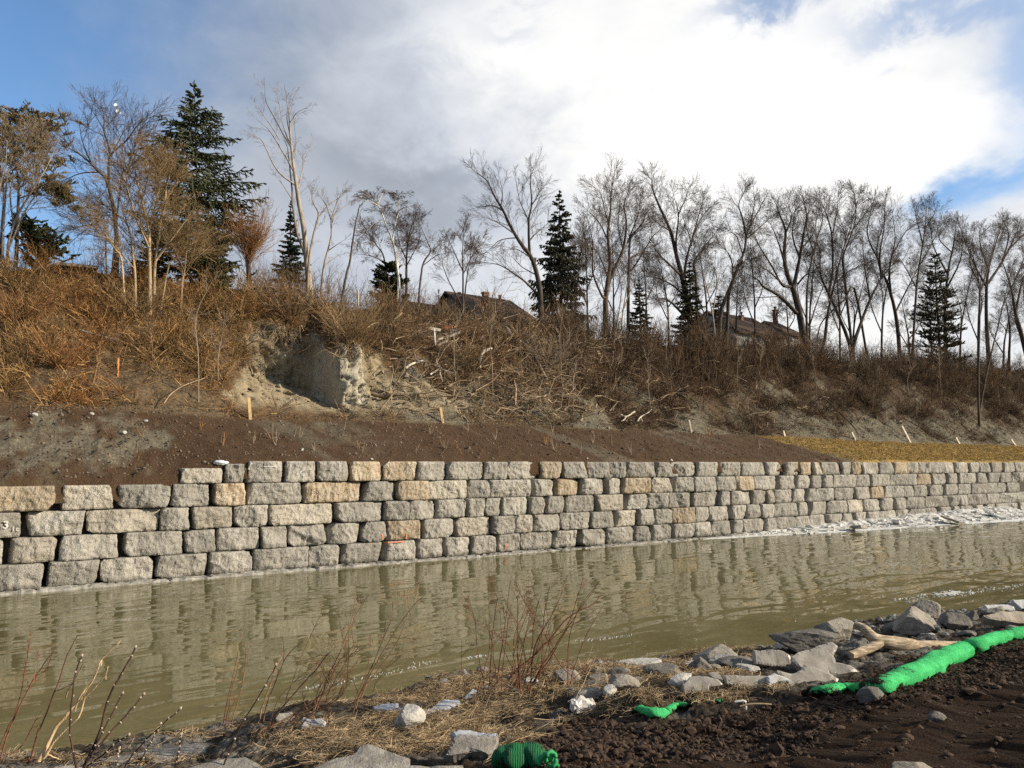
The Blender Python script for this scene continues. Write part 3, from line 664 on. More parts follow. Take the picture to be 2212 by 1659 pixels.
M_SPRUCE = needle('spruce_needles', (.038, .046, .019), (.088, .094, .041)); M_BLUE = needle('bluish_needles', (.022, .036, .026), (.045, .066, .048))
M_SHADE = needle('shaded_needles', (.032, .034, .019), (.074, .068, .040)); M_PINE = needle('pine_needles', (.095, .082, .034), (.185, .138, .058), (.27, .175, .07)); M_YEW = needle('yew_needles', (.03, .042, .018), (.07, .075, .034))  # M_SHADE: conifers in shade, with the shade put into the needle colour

# ------------------------------------------------------------------ bare trees, drawn limb by limb
GRP_BARE = 'bare trees along the crest of the bank'
def bare_tree(name, label, limbs, t0, mb, mt, seed, dens=2.6, slen=1.5, temps=None, r_tw=.011, depth=1.6, up=.25, droop=0.0, group=GRP_BARE, cat='tree', rmin=.0041, rs_ang=(28, 58), start=.22, jitter=.022):
    rs = np.random.RandomState(seed); temps = temps or SPR
    prev_px = []; prev_t = []; TP = []; TR = []; O = []; Dn = []; Ls = []; R0 = []
    base = None; sc = None
    for li, (pts, w0, w1) in enumerate(limbs):
        pp = spline(np.array(pts, float), 18); n = len(pp)
        if li == 0: ta = t0; off = rs.uniform(-.3, .3)
        else:
            q = np.concatenate(prev_px); i = int(np.argmin(np.hypot(*(q - pp[0]).T))); ta = np.concatenate(prev_t)[i]; off = rs.uniform(-depth, depth)
        f = np.linspace(0, 1, n); tt = ta + off * f ** 1.1
        W = pick_t(pp[:, 0], pp[:, 1], tt); W += fbm(W, 1.1, 3, .5, seed + li) [:, None] * jitter * np.array([EV[0], EV[1], .5]) * np.clip(f * 4, 0, 1)[:, None]
        dep = project(W)[2]; r = (w0 * (1 - f) + w1 * f) * .5 * dep / FPX
        if li == 0:
            base = W[0].copy(); s_, t_ = st_of(base); gz = zfar(s_, t_)[0]; W[0, 2] = min(W[0, 2], gz - .15); base[2] = W[0, 2]; r[0] *= 1.25
        elif np.hypot(*(np.concatenate(prev_px) - pp[0]).T).min() > 14:         # a stem of its own: root it
            gz = zfar(*st_of(W[0]))[0]; W[0, 2] = min(W[0, 2], gz - .15); W[1, 2] = min(W[1, 2], W[2, 2] - .01)
            W = spline(np.array([W[0], *W[3::3], W[-1]]), 18)
        prev_px.append(pp); prev_t.append(tt); TP.append(W); TR.append(np.maximum(r, .006))
        Lm = np.linalg.norm(np.diff(W, axis=0), axis=1).sum(); T = unit(np.gradient(W, axis=0))
        st = start if li else max(start, .42); k = max(2, int(Lm * (1 - st) * dens * 1.1))
        for j in range(k):
            ff = st + (1 - st) * (j + rs.rand()) / k; x = ff * (n - 1); i = min(n - 2, int(x)); o = W[i] + (W[i + 1] - W[i]) * (x - i); d = T[i]
            a = rad(rs.uniform(*rs_ang)); dn = d * math.cos(a) + _perp(d, rs) * math.sin(a); dn[2] += up; O.append(o); Dn.append(dn)
            l_ = 1.5 * slen * (1.15 - .5 * ff) * rs.uniform(.55, 1.2) * min(1.0, .35 + Lm / 5); Ls.append(l_); R0.append(min(r_tw * (.5 + .5 * l_), r[i] * .8 + .004))
        O.append(W[-1]); Dn.append(T[-1] + rs.normal(0, .1, 3)); Ls.append(slen * .75); R0.append(max(r[-1], .006))
    th = thing(name, base, label, cat, group)
    part('trunk', [tubes(np.array(TP), np.array(TR), 6)], mb, th)
    P, R = spread_out(temps, np.array(O), np.array(Dn), np.array(Ls), np.array(R0), rs, rmin, droop)
    part('crown', [tubes(P, R, 3)], mt, th); return th

def B(x0, y0, sc):                         # converts zoomed-in measurements
    return lambda *p: [(x0 + p[i] / sc, y0 + p[i + 1] / sc) for i in range(0, len(p), 2)]
Z1 = B(0, 162, 4.0); Z2 = B(553, 162, 4.0); Z3 = B(998, 324, 4.0); Z4 = B(1551, 324, 3.347)
bare_tree('bare_tree', 'wide bare tree with arching left limbs, left of the big spruce', [
    (Z1(1000, 1720, 1010, 1450, 985, 1180, 930, 920, 850, 830, 760, 740, 640, 650, 540, 620), 11, 1.5), (Z1(940, 960, 940, 780, 960, 690, 1100, 560, 1200, 420, 1290, 345), 6, 1.2),
    (Z1(955, 700, 930, 600, 900, 480, 895, 340, 870, 250), 5, 1), (Z1(850, 840, 700, 850, 560, 905), 3.5, 1), (Z1(790, 760, 720, 600, 690, 430), 3.5, 1), (Z1(960, 690, 1080, 450, 1000, 430), 2.5, .8),
    (Z1(985, 1150, 850, 1120, 700, 1170), 3, 1), (Z1(960, 1230, 800, 1290, 660, 1310), 3.5, 1), (Z1(1000, 1000, 1120, 760, 1180, 560), 4, 1), (Z1(900, 480, 840, 370, 780, 290), 2.5, .8)], 14.5, M_BARK, M_TWIG, 1, 2.8, 1.5)
bare_tree('bare_tree', 'golden dense many-stemmed bare tree in front of the big spruce', [
    (Z1(1300, 1900, 1290, 1650, 1285, 1340, 1215, 1050, 1190, 900), 9, 2), (Z1(1330, 1900, 1345, 1600, 1420, 1130, 1560, 880), 8, 1.5), (Z1(1290, 1500, 1180, 1250, 1100, 980, 1090, 800), 5, 1.5), (Z1(1350, 1600, 1500, 1400, 1640, 1200), 5, 1.5),
    (Z1(1285, 1340, 1370, 1000, 1380, 760), 4, 1), (Z1(1180, 1900, 1150, 1600, 1100, 1300, 950, 1150), 6, 1.5), (Z1(1100, 1700, 960, 1450, 830, 1350), 5, 1.2), (Z1(1420, 1130, 1440, 950, 1500, 760), 4, 1), (Z1(1400, 1700, 1560, 1560, 1700, 1480), 4, 1),
    (Z1(1190, 900, 1250, 750, 1290, 640), 3, 1), (Z1(1215, 1050, 1060, 900, 980, 760), 3, 1), (Z1(1560, 1900, 1600, 1650, 1620, 1380), 5, 1.2)], 10.2, M_GOLDB, M_GOLD, 2, 5.2, 1.35, SPR_DENSE, .013, 1.3, .2, group='pale and golden trees at the left end')
bare_tree('bare_tree', 'pale thin multi-stemmed bare tree in front of the leftmost pine', [
    (Z1(60, 1720, 80, 1430, 160, 1190, 280, 1000, 400, 800, 470, 640), 7, 1.2), (Z1(75, 1500, 200, 1200, 330, 1020, 430, 980), 4, 1), (Z1(20, 1700, 30, 1300, 60, 900, 130, 620), 6, 1), (Z1(120, 1300, 90, 1000, 200, 700, 250, 560), 4, 1),
    (Z1(-80, 1600, -60, 1200, 40, 800, 60, 560), 5, 1), (Z1(160, 1190, 300, 1150, 470, 1140), 2.5, .8), (Z1(280, 1000, 300, 760, 360, 560), 3, .8), (Z1(60, 900, -40, 700, -60, 520), 3, .8)], 12.5, M_PALEB, M_PALET, 3, 3.2, 1.3, SPR, .009, 1.0, .3, group='pale and golden trees at the left end')
bare_tree('bare_tree', 'tallest bare tree, twin trunks with upswept limbs, right of the big spruce', [
    (Z2(470, 1900, 443, 1660, 422, 1400, 385, 1180, 350, 960, 320, 780, 300, 560, 290, 360, 265, 220), 15, 1.5), (Z2(425, 1560, 395, 1470, 345, 1350, 325, 1150, 305, 960, 290, 760, 280, 640), 8, 1.5), (Z2(350, 960, 180, 820, 60, 580, 0, 540), 4, .8),
    (Z2(320, 820, 230, 660, 130, 500, 0, 380), 4.5, .8), (Z2(300, 620, 200, 450, 90, 240, 75, 150), 3.5, .8), (Z2(365, 970, 410, 800, 445, 660), 3, .8), (Z2(300, 620, 230, 420, 190, 200), 3, .7), (Z2(290, 420, 350, 330, 420, 290), 2, .6), (Z2(310, 700, 345, 600, 330, 420), 2, .6),
    (Z2(325, 1100, 240, 960, 175, 880), 2.5, .7), (Z2(205, 560, 100, 400, 10, 270), 2.5, .7), (Z2(300, 560, 270, 350, 330, 200), 2.5, .7)], 12.2, M_PALEB, M_PALET, 4, 1.7, 1.0, SPR_THIN, .007, 1.3, .3)
bare_tree('bare_tree', 'small spreading bare tree right of the tall twin-trunked tree', [
    (Z2(560, 1900, 590, 1650, 650, 1400, 650, 1250, 720, 1060, 740, 1030), 6, 1), (Z2(440, 1900, 470, 1480, 540, 1230, 490, 1100, 480, 1030), 6, 1), (Z2(655, 1280, 700, 1180, 850, 1090), 2.5, .8), (Z2(650, 1260, 600, 1120, 560, 1060), 2.5, .8), (Z2(620, 1520, 680, 1480, 740, 1440), 2.5, .8), (Z2(540, 1230, 620, 1130, 750, 1040), 3, .8), (Z2(590, 1650, 650, 1600, 710, 1560), 2.5, .8)],
    11.5, M_PALEB, M_PALET, 5, 2.4, .9, SPR_THIN, .007, 1.0, .3)
bare_tree('bare_tree', 'leaning bare snag with almost no twigs on the lip above the pale cliff', [(Z2(720, 2080, 765, 1800, 800, 1650, 835, 1450, 860, 1300, 885, 1160), 6, 2.5), (Z2(866, 1360, 930, 1335, 1000, 1325), 1.6, .6)], 10.2, M_BARK, M_TWIG, 6, .8, .6, SPR_THIN, .006, .4)
bare_tree('birch_tree', 'white-trunked birch with drooping brown twigs, above the right side of the cliff', [
    (Z2(1250, 1960, 1220, 1650, 1180, 1450, 1120, 1280, 1060, 1130, 1020, 1060), 6, 1.5), (Z2(1180, 1450, 1190, 1350, 1210, 1250, 1235, 1160, 1225, 1080), 4, 1), (Z2(1060, 1130, 980, 1090, 900, 1080), 2.5, .8), (Z2(1235, 1170, 1300, 1140, 1350, 1170), 2.5, .8), (Z2(1050, 1120, 1100, 1020, 1140, 1010), 2, .7), (Z2(1225, 1960, 1230, 1600, 1245, 1500, 1290, 1440), 3, 1),
    (Z2(1120, 1280, 1040, 1270, 960, 1350), 2, .7), (Z2(1235, 1160, 1200, 1080, 1260, 1040), 2, .7)], 12.8, M_BIRCH, M_TWIG, 7, 4.4, 1.0, SPR_DENSE, .008, .9, .15, -.35, group=None)
bare_tree('bare_tree', 'dark twiggy bare tree directly behind the birch', [
    (Z2(1150, 1960, 1110, 1600, 1030, 1460, 950, 1330), 5, 1), (Z2(1300, 1960, 1300, 1600, 1320, 1400, 1350, 1280), 6, 1), (Z2(1120, 1640, 1020, 1570, 900, 1550), 3, .8), (Z2(1300, 1600, 1240, 1450, 1210, 1300), 3, .8), (Z2(1300, 1650, 1380, 1500, 1420, 1420), 3, .8)], 15, M_DARKB, M_TWIG, 8, 4.0, 1.2, SPR_DENSE, .008)
bare_tree('bare_tree', 'slender forked bare tree right of the birch', [
    (Z2(1400, 1960, 1440, 1650, 1505, 1530, 1480, 1440, 1425, 1320), 5, 1), (Z2(1505, 1530, 1580, 1470, 1640, 1390), 2.5, .8), (Z2(1450, 1640, 1560, 1560, 1640, 1540), 2, .7)], 12, M_BARK, M_TWIG, 9, 2.6, .8, SPR_THIN, .006)
bare_tree('bare_tree', 'fine brown bare tree rising in front of the long brown roof', [
    (Z2(1790, 1980, 1790, 1660, 1785, 1520, 1800, 1300), 5, .8), (Z2(1790, 1700, 1700, 1500, 1660, 1420), 3, .7), (Z2(1790, 1720, 1880, 1540, 1950, 1430), 3, .7), (Z2(1800, 1960, 1830, 1700, 1870, 1480), 4, .8), (Z2(1770, 1980, 1640, 1720, 1600, 1560), 3.5, .8)], 12, M_BARK, M_TWIG, 10, 4.0, 1.0, SPR_DENSE, .007)
bare_tree('bare_tree', 'left-leaning bare tree with two long leaders, left of the middle spruce', [
    (Z3(690, 1340, 660, 1130, 600, 930, 520, 830, 430, 680, 360, 530, 280, 400, 220, 270, 130, 200), 13, 1.5), (Z3(585, 910, 580, 820, 575, 620, 600, 480, 590, 270, 600, 190), 8, 1.2), (Z3(690, 1290, 600, 1190, 480, 1090, 340, 1000, 200, 970), 6, 1), (Z3(500, 780, 470, 760, 330, 780, 250, 850), 3.5, 1), (Z3(575, 640, 560, 580, 500, 440, 470, 300), 3.5, .8),
    (Z3(585, 780, 640, 720, 740, 640), 3.5, 1), (Z3(360, 530, 260, 480, 120, 500), 3.5, .8), (Z3(330, 500, 350, 380, 330, 260), 3, .8), (Z3(600, 480, 650, 400, 700, 260), 3, .8), (Z3(460, 730, 330, 640, 200, 580), 3, .8), (Z3(590, 930, 480, 860, 400, 860), 3, .8), (Z3(640, 1080, 520, 1010, 440, 930), 3, .8)], 13.5, M_DARKB, M_DARKT, 11, 2.4, 1.5)
bare_tree('bare_tree', 'broad reddish-brown bare tree just right of the middle spruce', [
    (Z3(1240, 1760, 1240, 1480, 1240, 1290, 1262, 1100, 1280, 960, 1260, 740, 1280, 550, 1290, 380, 1310, 220), 15, 1.2), (Z3(1250, 1230, 1290, 1090, 1390, 860, 1420, 640, 1400, 480, 1440, 350), 9, 1.2), (Z3(1430, 1500, 1440, 1060, 1450, 800, 1500, 700, 1580, 620), 8, 1.2), (Z3(1235, 1280, 1200, 1240, 1130, 1050, 1130, 800, 1090, 640), 7, 1), (Z3(1440, 1060, 1500, 990, 1640, 760, 1700, 700), 5, 1),
    (Z3(1262, 1100, 1180, 900, 1060, 800), 4, 1), (Z3(1270, 800, 1180, 620, 1080, 520), 4, .8), (Z3(1390, 860, 1350, 640, 1370, 420), 4, .8), (Z3(1430, 800, 1520, 560, 1540, 440), 4, .8), (Z3(1280, 700, 1220, 460, 1190, 350), 3.5, .8), (Z3(1440, 940, 1560, 880, 1650, 880), 4, .8)], 14, M_BARK, M_TWIG, 12, 3.6, 1.5, SPR_DENSE, .010)
bare_tree('bare_tree', 'large bare tree with seven fanned limbs behind the dark spruce', [
    (Z3(1985, 1760, 1960, 1400, 1910, 1130, 1850, 900, 1800, 700, 1720, 520, 1650, 350, 1640, 240), 14, 1.5), (Z3(1855, 920, 1850, 760, 1870, 560, 1830, 400), 6, 1), (Z3(1925, 1200, 1930, 1000, 1980, 800, 2030, 620, 2080, 450), 8, 1), (Z3(1900, 1090, 1750, 950, 1640, 820), 6, 1), (Z3(1925, 1260, 1820, 1170, 1700, 1110, 1560, 1080), 5, 1), (Z3(2030, 1400, 2020, 1080, 2000, 980, 2100, 830, 2212, 690), 7, 1), (Z3(1920, 1430, 1800, 1310, 1720, 1285, 1600, 1280), 6, 1),
    (Z3(1980, 800, 2060, 600, 2160, 480), 3.5, .8), (Z3(1870, 560, 1940, 400, 1960, 310), 3, .8), (Z3(1800, 700, 1700, 640, 1620, 560), 3, .8), (Z3(1985, 830, 1950, 700, 1900, 560), 3, .8)], 14.5, M_DARKB, M_DARKT, 13, 3.2, 1.5, SPR_DENSE, .010)
bare_tree('bare_tree', 'right-leaning bare tree with paired trunks, left of the house with two chimneys', [
    (Z4(0, 1480, 20, 1180, 60, 1060, 130, 890, 190, 730, 210, 600, 270, 480, 340, 350), 11, 1.2), (Z4(60, 1480, 70, 1180, 80, 1040, 130, 890), 8, 6), (Z4(205, 640, 180, 500, 150, 400, 190, 300), 5, 1), (Z4(110, 950, 100, 820, 70, 740, 20, 690), 4, .8), (Z4(200, 650, 300, 560, 390, 480), 3.5, .8), (Z4(180, 760, 130, 620, 60, 590), 3, .8), (Z4(240, 520, 260, 400, 260, 300), 3, .7)], 13.5, M_DARKB, M_DARKT, 14, 3.4, 1.5, SPR_DENSE, .010)
bare_tree('bare_tree', 'thick dark bare tree with a round crown beside the house with two chimneys', [
    (Z4(640, 1560, 615, 1330, 575, 1120, 540, 1000, 490, 860, 480, 700, 490, 590, 450, 480, 420, 400), 17, 1.2), (Z4(545, 1010, 560, 930, 590, 780, 620, 600, 640, 480, 620, 360), 10, 1.2), (Z4(530, 990, 460, 970, 390, 840, 290, 680, 270, 620), 7, 1), (Z4(570, 1180, 450, 1060, 330, 990, 290, 940, 200, 890), 9, 1), (Z4(575, 970, 640, 900, 720, 880), 5, 1), (Z4(485, 830, 430, 650, 370, 520), 5, .8), (Z4(590, 780, 540, 620, 560, 430), 5, .8), (Z4(600, 720, 690, 600, 720, 460), 4, .8), (Z4(440, 1060, 330, 1065, 200, 1070), 3, .8),
    (Z4(450, 950, 340, 860, 250, 830), 4, .8), (Z4(490, 600, 530, 480, 500, 380), 3.5, .8)], 14, M_DARKB, M_DARKT, 15, 3.6, 1.5, SPR_DENSE, .010)
LT = [
 ('slim straight bare tree immediately right of the thick dark tree', [(Z4(650, 1500, 640, 1200, 650, 950, 700, 700, 760, 480, 700, 400), 6, 1), (Z4(645, 1330, 700, 1150, 760, 990, 800, 930), 4, .8), (Z4(690, 740, 640, 560, 660, 400), 3, .8)], 13),
 ('tall slender bare tree crossing its neighbour in a narrow X', [(Z4(720, 1520, 770, 1380, 790, 1200, 830, 1020, 890, 770, 960, 560, 1020, 330), 8, 1), (Z4(890, 770, 920, 640, 880, 480), 3, .8), (Z4(850, 960, 940, 880, 1040, 830), 3, .8), (Z4(940, 620, 1050, 480, 1140, 350), 3, .8)], 13.5),
 ('slender left-leaning bare tree with a zigzag stem', [(Z4(970, 1560, 950, 1400, 860, 1170, 780, 1000, 740, 900, 730, 700, 640, 640), 9, 1), (Z4(800, 1040, 830, 850, 820, 600, 780, 460, 740, 360), 6, 1), (Z4(830, 600, 860, 440, 870, 300), 3, .8), (Z4(740, 900, 690, 800, 650, 740), 3, .8)], 14.2),
 ('dark bare tree with a long branch reaching down to the left', [(Z4(960, 1640, 980, 1420, 1030, 1260, 1100, 1080, 1180, 930, 1250, 840), 10, 2), (Z4(960, 1040, 900, 830, 930, 700, 1000, 480, 980, 300), 6, 1), (Z4(1060, 930, 960, 1040, 860, 1130, 740, 1260, 720, 1380), 5, 2), (Z4(1180, 930, 1170, 760, 1200, 560, 1210, 350), 5, 1), (Z4(1100, 1080, 1060, 850, 1050, 700), 4, .8)], 14),
 ('bare tree with a swept right-hand crown left of the layered pine', [(Z4(1320, 1560, 1290, 1220, 1230, 980, 1170, 850, 1150, 700, 1210, 500), 9, 1), (Z4(1250, 1050, 1240, 850, 1280, 650, 1260, 440), 5, .8), (Z4(1290, 1160, 1400, 940, 1460, 830), 4, .8), (Z4(1160, 800, 1080, 600, 1130, 350), 4, .8), (Z4(1260, 760, 1350, 600, 1400, 560), 3, .8)], 15),
 ('upright bare tree touching the left edge of the layered pine', [(Z4(1405, 1640, 1410, 1420, 1440, 950, 1490, 620, 1510, 400), 7, 1), (Z4(1480, 680, 1440, 520, 1420, 420), 3, .8), (Z4(1450, 850, 1560, 650, 1600, 540), 3, .8), (Z4(1435, 1000, 1360, 860, 1310, 780), 3, .8), (Z4(1500, 560, 1560, 470, 1570, 420), 2, .7)], 13),
 ('bare tree rising just behind the top of the layered pine', [(Z4(1650, 1560, 1640, 1200, 1660, 900, 1700, 700, 1720, 540), 8, 1), (Z4(1660, 900, 1560, 700, 1540, 560), 4, .8), (Z4(1690, 740, 1600, 640, 1640, 520), 3, .8), (Z4(1655, 1000, 1750, 800, 1770, 640), 4, .8)], 17)]
for k, (lab, lm, t_) in enumerate(LT): bare_tree('bare_tree', lab, lm, t_, M_DARKB, M_DARKT, 20 + k, 3.7, 1.5, SPR_DENSE, .009)
bare_tree('bare_tree', 'twin slim-stemmed bare tree growing low on the slope at the far right', [
    (Z4(1885, 1930, 1882, 1650, 1890, 1300, 1890, 1000, 1860, 820, 1780, 640, 1740, 520), 5, 1), (Z4(1890, 1900, 1945, 1600, 2030, 1250, 2090, 1000, 2130, 850), 4, 1), (Z4(1890, 1050, 1960, 820, 2010, 620, 2060, 500), 4, .8), (Z4(1880, 950, 1820, 800, 1850, 600), 3, .8), (Z4(2050, 1150, 2120, 1000, 2200, 900), 3, .8)], 6.2, M_BARK, M_DARKT, 30, 3.4, 1.2, SPR_DENSE, .007)
bare_tree('bare_tree', 'densely twigged tree with clinging seeds at the upper right corner of the wood', [
    (Z4(1960, 1560, 1940, 1200, 1950, 900, 2000, 700, 2050, 540), 9, 1), (Z4(1955, 960, 2060, 800, 2150, 620, 2180, 520), 6, 1), (Z4(1945, 1000, 1850, 820, 1780, 660), 5, 1), (Z4(2060, 800, 2100, 620, 2060, 500), 4, .8), (Z4(1960, 880, 1900, 700, 1890, 580), 4, .8), (Z4(2100, 720, 2200, 620, 2260, 560), 4, .8)], 14, M_DARKB, M_TWIG, 31, 4.6, 1.3, SPR_DENSE, .009)
bare_tree('bare_tree', 'dark thick-stemmed bare tree at the right edge of the view', [
    (Z4(2260, 1600, 2190, 1320, 2150, 1180, 2120, 1000, 2060, 820), 11, 1.5), (Z4(2150, 1180, 2200, 950, 2260, 800), 6, 1), (Z4(2100, 1560, 2110, 1300, 2080, 1080), 6, 1), (Z4(2120, 1000, 2200, 820, 2230, 700), 4, .8)], 13, M_DARKB, M_DARKT, 32, 3.6, 1.4, SPR_DENSE, .009)
bare_tree('bare_tree', 'small bare tree between the right-leaning tree and the dark spruce', [
    (Z3(2190, 1700, 2170, 1450, 2130, 1250, 2090, 1080, 2070, 960), 4, .8), (Z3(2165, 1420, 2200, 1200, 2230, 1050), 3, .7), (Z3(2120, 1230, 2180, 1060, 2190, 900), 2.5, .7)], 12, M_PALEB, M_TWIG, 33, 3.0, .9, SPR, .006)
bare_tree('bare_tree', 'slim bare tree with coppery upper twigs beside the small conical spruce', [
    (Z3(1370, 1720, 1390, 1400, 1430, 1150, 1450, 1050), 4, 1), (Z3(1300, 1720, 1340, 1500, 1380, 1200, 1330, 1050), 4, .8), (Z3(1390, 1400, 1440, 1250, 1480, 1180), 3, .8), (Z3(1100, 1720, 1090, 1450, 1060, 1250), 4, .8)], 11.5, M_PALEB, M_TWIG, 34, 3.2, 1.1, SPR, .007)

rs_u = np.random.RandomState(77)
for k in range(20):
    x = 1230 + k * 52 + rs_u.uniform(-16, 16); yb = np.interp(x, [1200, 1700, 2300], [700, 760, 800]) + 10; yt = yb - rs_u.uniform(130, 260); sw = rs_u.uniform(-25, 30)
    bare_tree('bare_tree', 'thin bare tree deep in the wood, behind the larger trees', [([(x, yb), (x + sw * .1, yb - (yb - yt) * .4), (x + sw * .5, yb - (yb - yt) * .7), (x + sw, yt)], 5, .9), ([(x + sw * .1, yb - (yb - yt) * .4), (x - sw * .4 + 12, yb - (yb - yt) * .62), (x - sw * .5 - 8, yt + 30)], 3, .8), ([(x + sw * .05, yb - (yb - yt) * .25), (x - 22, yb - (yb - yt) * .5), (x - 30, yt + 55)], 3, .8)],
        rs_u.uniform(16, 24), M_DARKB, M_DARKT, 700 + k, 3.4, 1.3, SPR_DENSE, .009, group='thin trees in the depth of the wood')

# ------------------------------------------------------------------ conifers
def make_frond(seed, n1=13, n2=5, hang=.5):
    rs = np.random.RandomState(seed); P = []; R = []
    m = np.array([[0, 0, 0], [0, .02, .34], [0, .0, .68], [0, .04, 1.0]]); P.append(m); R.append([.8, .7, .6, .25])
    for i in range(n1):
        f = .16 + .84 * (i + rs.rand() * .7) / n1; o = np.array([0, .02, f]); s = 1 if i % 2 else -1; L = .46 * (1.08 - f) * rs.uniform(.7, 1.2) + .07
        d = np.array([s * .75, -hang * rs.uniform(.1, .6), .65]); q, dd = _pl(o, d, L, rs, 0, .08); P.append(q); R.append([.8, .8, .65, .2])
        for j in range(n2):
            g_ = rs.uniform(.15, 1.0) * 3; a = min(2, int(g_)); oo = q[a] + (q[a + 1] - q[a]) * (g_ - a)
            d2 = unit(q[-1] - q[0]) * .6 + np.array([rs.normal(0, .35), -hang * rs.uniform(.4, 1.5), rs.normal(.2, .35)]); q2, _ = _pl(oo, d2, L * rs.uniform(.22, .42) + .02, rs, 0, .1); P.append(q2); R.append([.9, .9, .7, .2])
    for i in range(int(n1 * 1.2)):                                   # hanging shoots under the branch
        f = rs.uniform(.2, 1.0); q, _ = _pl(np.array([0, .0, f]), np.array([rs.normal(0, .25), -1.0, rs.normal(.2, .2)]), rs.uniform(.06, .17) * (.5 + hang), rs, 0, .06); P.append(q); R.append([.9, .8, .6, .2])
    return np.array(P), np.array(R)
FRD = [make_frond(600 + i) for i in range(5)]; FRD_DROOP = [make_frond(620 + i, 12, 4, 1.1) for i in range(5)]; FRD_PINE = [make_frond(640 + i, 9, 7, -.5) for i in range(5)]
def conifer(name, label, xt, yt, xb, yb, prof, t0, mn, seed, gap=.34, nb=6, temps=None, rsh=.032, lift=.05, curve=.05, mb=M_DARKB, group='dark spruces along the crest', cat='tree', tw=4.0, sparse=0.0, lean=None):
    rs = np.random.RandomState(seed); temps = temps or FRD; bpt = pick_t(xb, yb, t0); tpt = pick_t(xt, yt, t0 + rs.uniform(-.2, .2)); H = tpt[2] - bpt[2]; dep = project(bpt)[2]
    pr = np.array(prof, float); n = max(4, int(H / gap)); O = []; Dn = []; Ls = []
    for k in range(n):
        f = 1 - (k + rs.rand() * .5) / n; y_ = yt + (yb - yt) * (1 - f); hw = np.interp(y_, pr[:, 0], pr[:, 1]) * dep / FPX
        if hw < .02: continue
        c = bpt + (tpt - bpt) * f; m = nb if f < .85 else nb - 1; ph = rs.uniform(0, 6.28)
        for j in range(m):
            if rs.rand() < sparse: continue
            th = ph + j * 2 * math.pi / m + rs.normal(0, .25); L = hw * rs.uniform(.62, 1.18) * (1.0 if rs.rand() > .12 else .5)
            el_ = lift + .55 * max(0, f - .72) * 2 + rs.normal(0, .09); O.append(c + np.array([0, 0, rs.normal(0, gap * .3)])); Dn.append([math.cos(th), math.sin(th), el_]); Ls.append(L)
    base = bpt.copy(); base[2] = min(base[2], zfar(*st_of(bpt))[0] - .1)
    th_ = thing(name, base, label, cat, group)
    u = np.linspace(0, 1, 8)[:, None]; tr = base + (tpt - base) * u; part('trunk', [tubes(tr[None], (np.linspace(tw, .5, 8) * dep / FPX)[None], 6)], mb, th_)
    Ls = np.array(Ls); P, R = spread_out(temps, np.array(O), np.array(Dn), Ls, np.full(len(Ls), rsh), rs, .004, curve, up=True)
    tip = spread_out(SPR_THIN, np.array([tpt - [0, 0, .5]]), np.array([[0, 0, 1.0]]), [.6], [rsh], rs, rsh * .4, 0, False, .5)
    P = np.concatenate([P, tip[0]]); R = np.concatenate([R, tip[1]])
    part('crown', [tubes(P, R, 3)], mn, th_); return th_
conifer('spruce_tree', 'tallest dark green spruce, at the left behind the golden tree', 420, 178, 432, 640, [(178, 3), (215, 22), (250, 46), (290, 82), (340, 98), (380, 118), (440, 128), (500, 118), (560, 100), (640, 70)], 15.5, M_SPRUCE, 41, .36, 6, FRD, .036, .10, .06, sparse=.12)
conifer('spruce_tree', 'small narrow bluish spruce behind the tall twin-trunked bare tree', 628, 435, 628, 612, [(435, 2), (470, 12), (520, 26), (560, 34), (612, 36)], 15.5, M_BLUE, 42, .26, 6, FRD, .032, .0, .03)
conifer('spruce_tree', 'middle dark spruce with hanging branchlets right of the left-leaning tree', 1208, 414, 1213, 745, [(414, 4), (440, 17), (470, 24), (500, 30), (530, 42), (580, 60), (640, 66), (700, 72), (745, 60)], 14.5, M_SHADE, 43, .40, 7, FRD_DROOP, .040, .02, .0, sparse=.10)
conifer('spruce_tree', 'small conical dark spruce standing alone in a gap of sky', 1380, 598, 1386, 770, [(598, 2), (630, 13), (680, 24), (740, 31), (770, 30)], 13.5, M_SHADE, 44, .28, 6, FRD, .034, .02, .03)
conifer('spruce_tree', 'dark spruce in front of the large fanned bare tree', 1490, 565, 1492, 770, [(565, 4), (600, 16), (640, 26), (690, 38), (770, 44)], 13.8, M_SHADE, 45, .30, 6, FRD, .034, .02, .03)
conifer('spruce_tree', 'low bushy dark spruce beside the base of the right-leaning tree', 1552, 640, 1552, 770, [(640, 8), (680, 24), (770, 30)], 15, M_SHADE, 46, .30, 6, FRD, .034, .05, .03)
conifer('pine_tree', 'layered dark pine with flat horizontal branches at the right', 2018, 548, 2034, 820, [(548, 8), (590, 24), (630, 40), (660, 46), (700, 52), (740, 58), (820, 56)], 13.5, M_SHADE, 47, .50, 8, FRD_PINE, .045, .05, .05, group=None, sparse=.2)
conifer('yew_bush', 'dark clipped evergreen bush behind the birch trunk', 838, 570, 842, 668, [(570, 14), (590, 34), (620, 40), (668, 40)], 15, M_YEW, 48, .22, 8, FRD, .04, .2, .1, group='dark evergreen bushes on the crest', cat='shrub')
conifer('yew_bush', 'dark evergreen bush overgrown by the golden tree', 455, 470, 455, 680, [(470, 10), (530, 36), (600, 46), (680, 48)], 12.3, M_YEW, 49, .28, 7, FRD, .034, .15, .08, group='dark evergreen bushes on the crest', cat='shrub')
conifer('yew_bush', 'brownish green evergreen bush low behind the golden tree\'s stems', 330, 500, 335, 640, [(500, 14), (560, 42), (640, 50)], 13.6, M_YEW, 53, .28, 7, FRD, .032, .15, .08, group='dark evergreen bushes on the crest', cat='shrub')
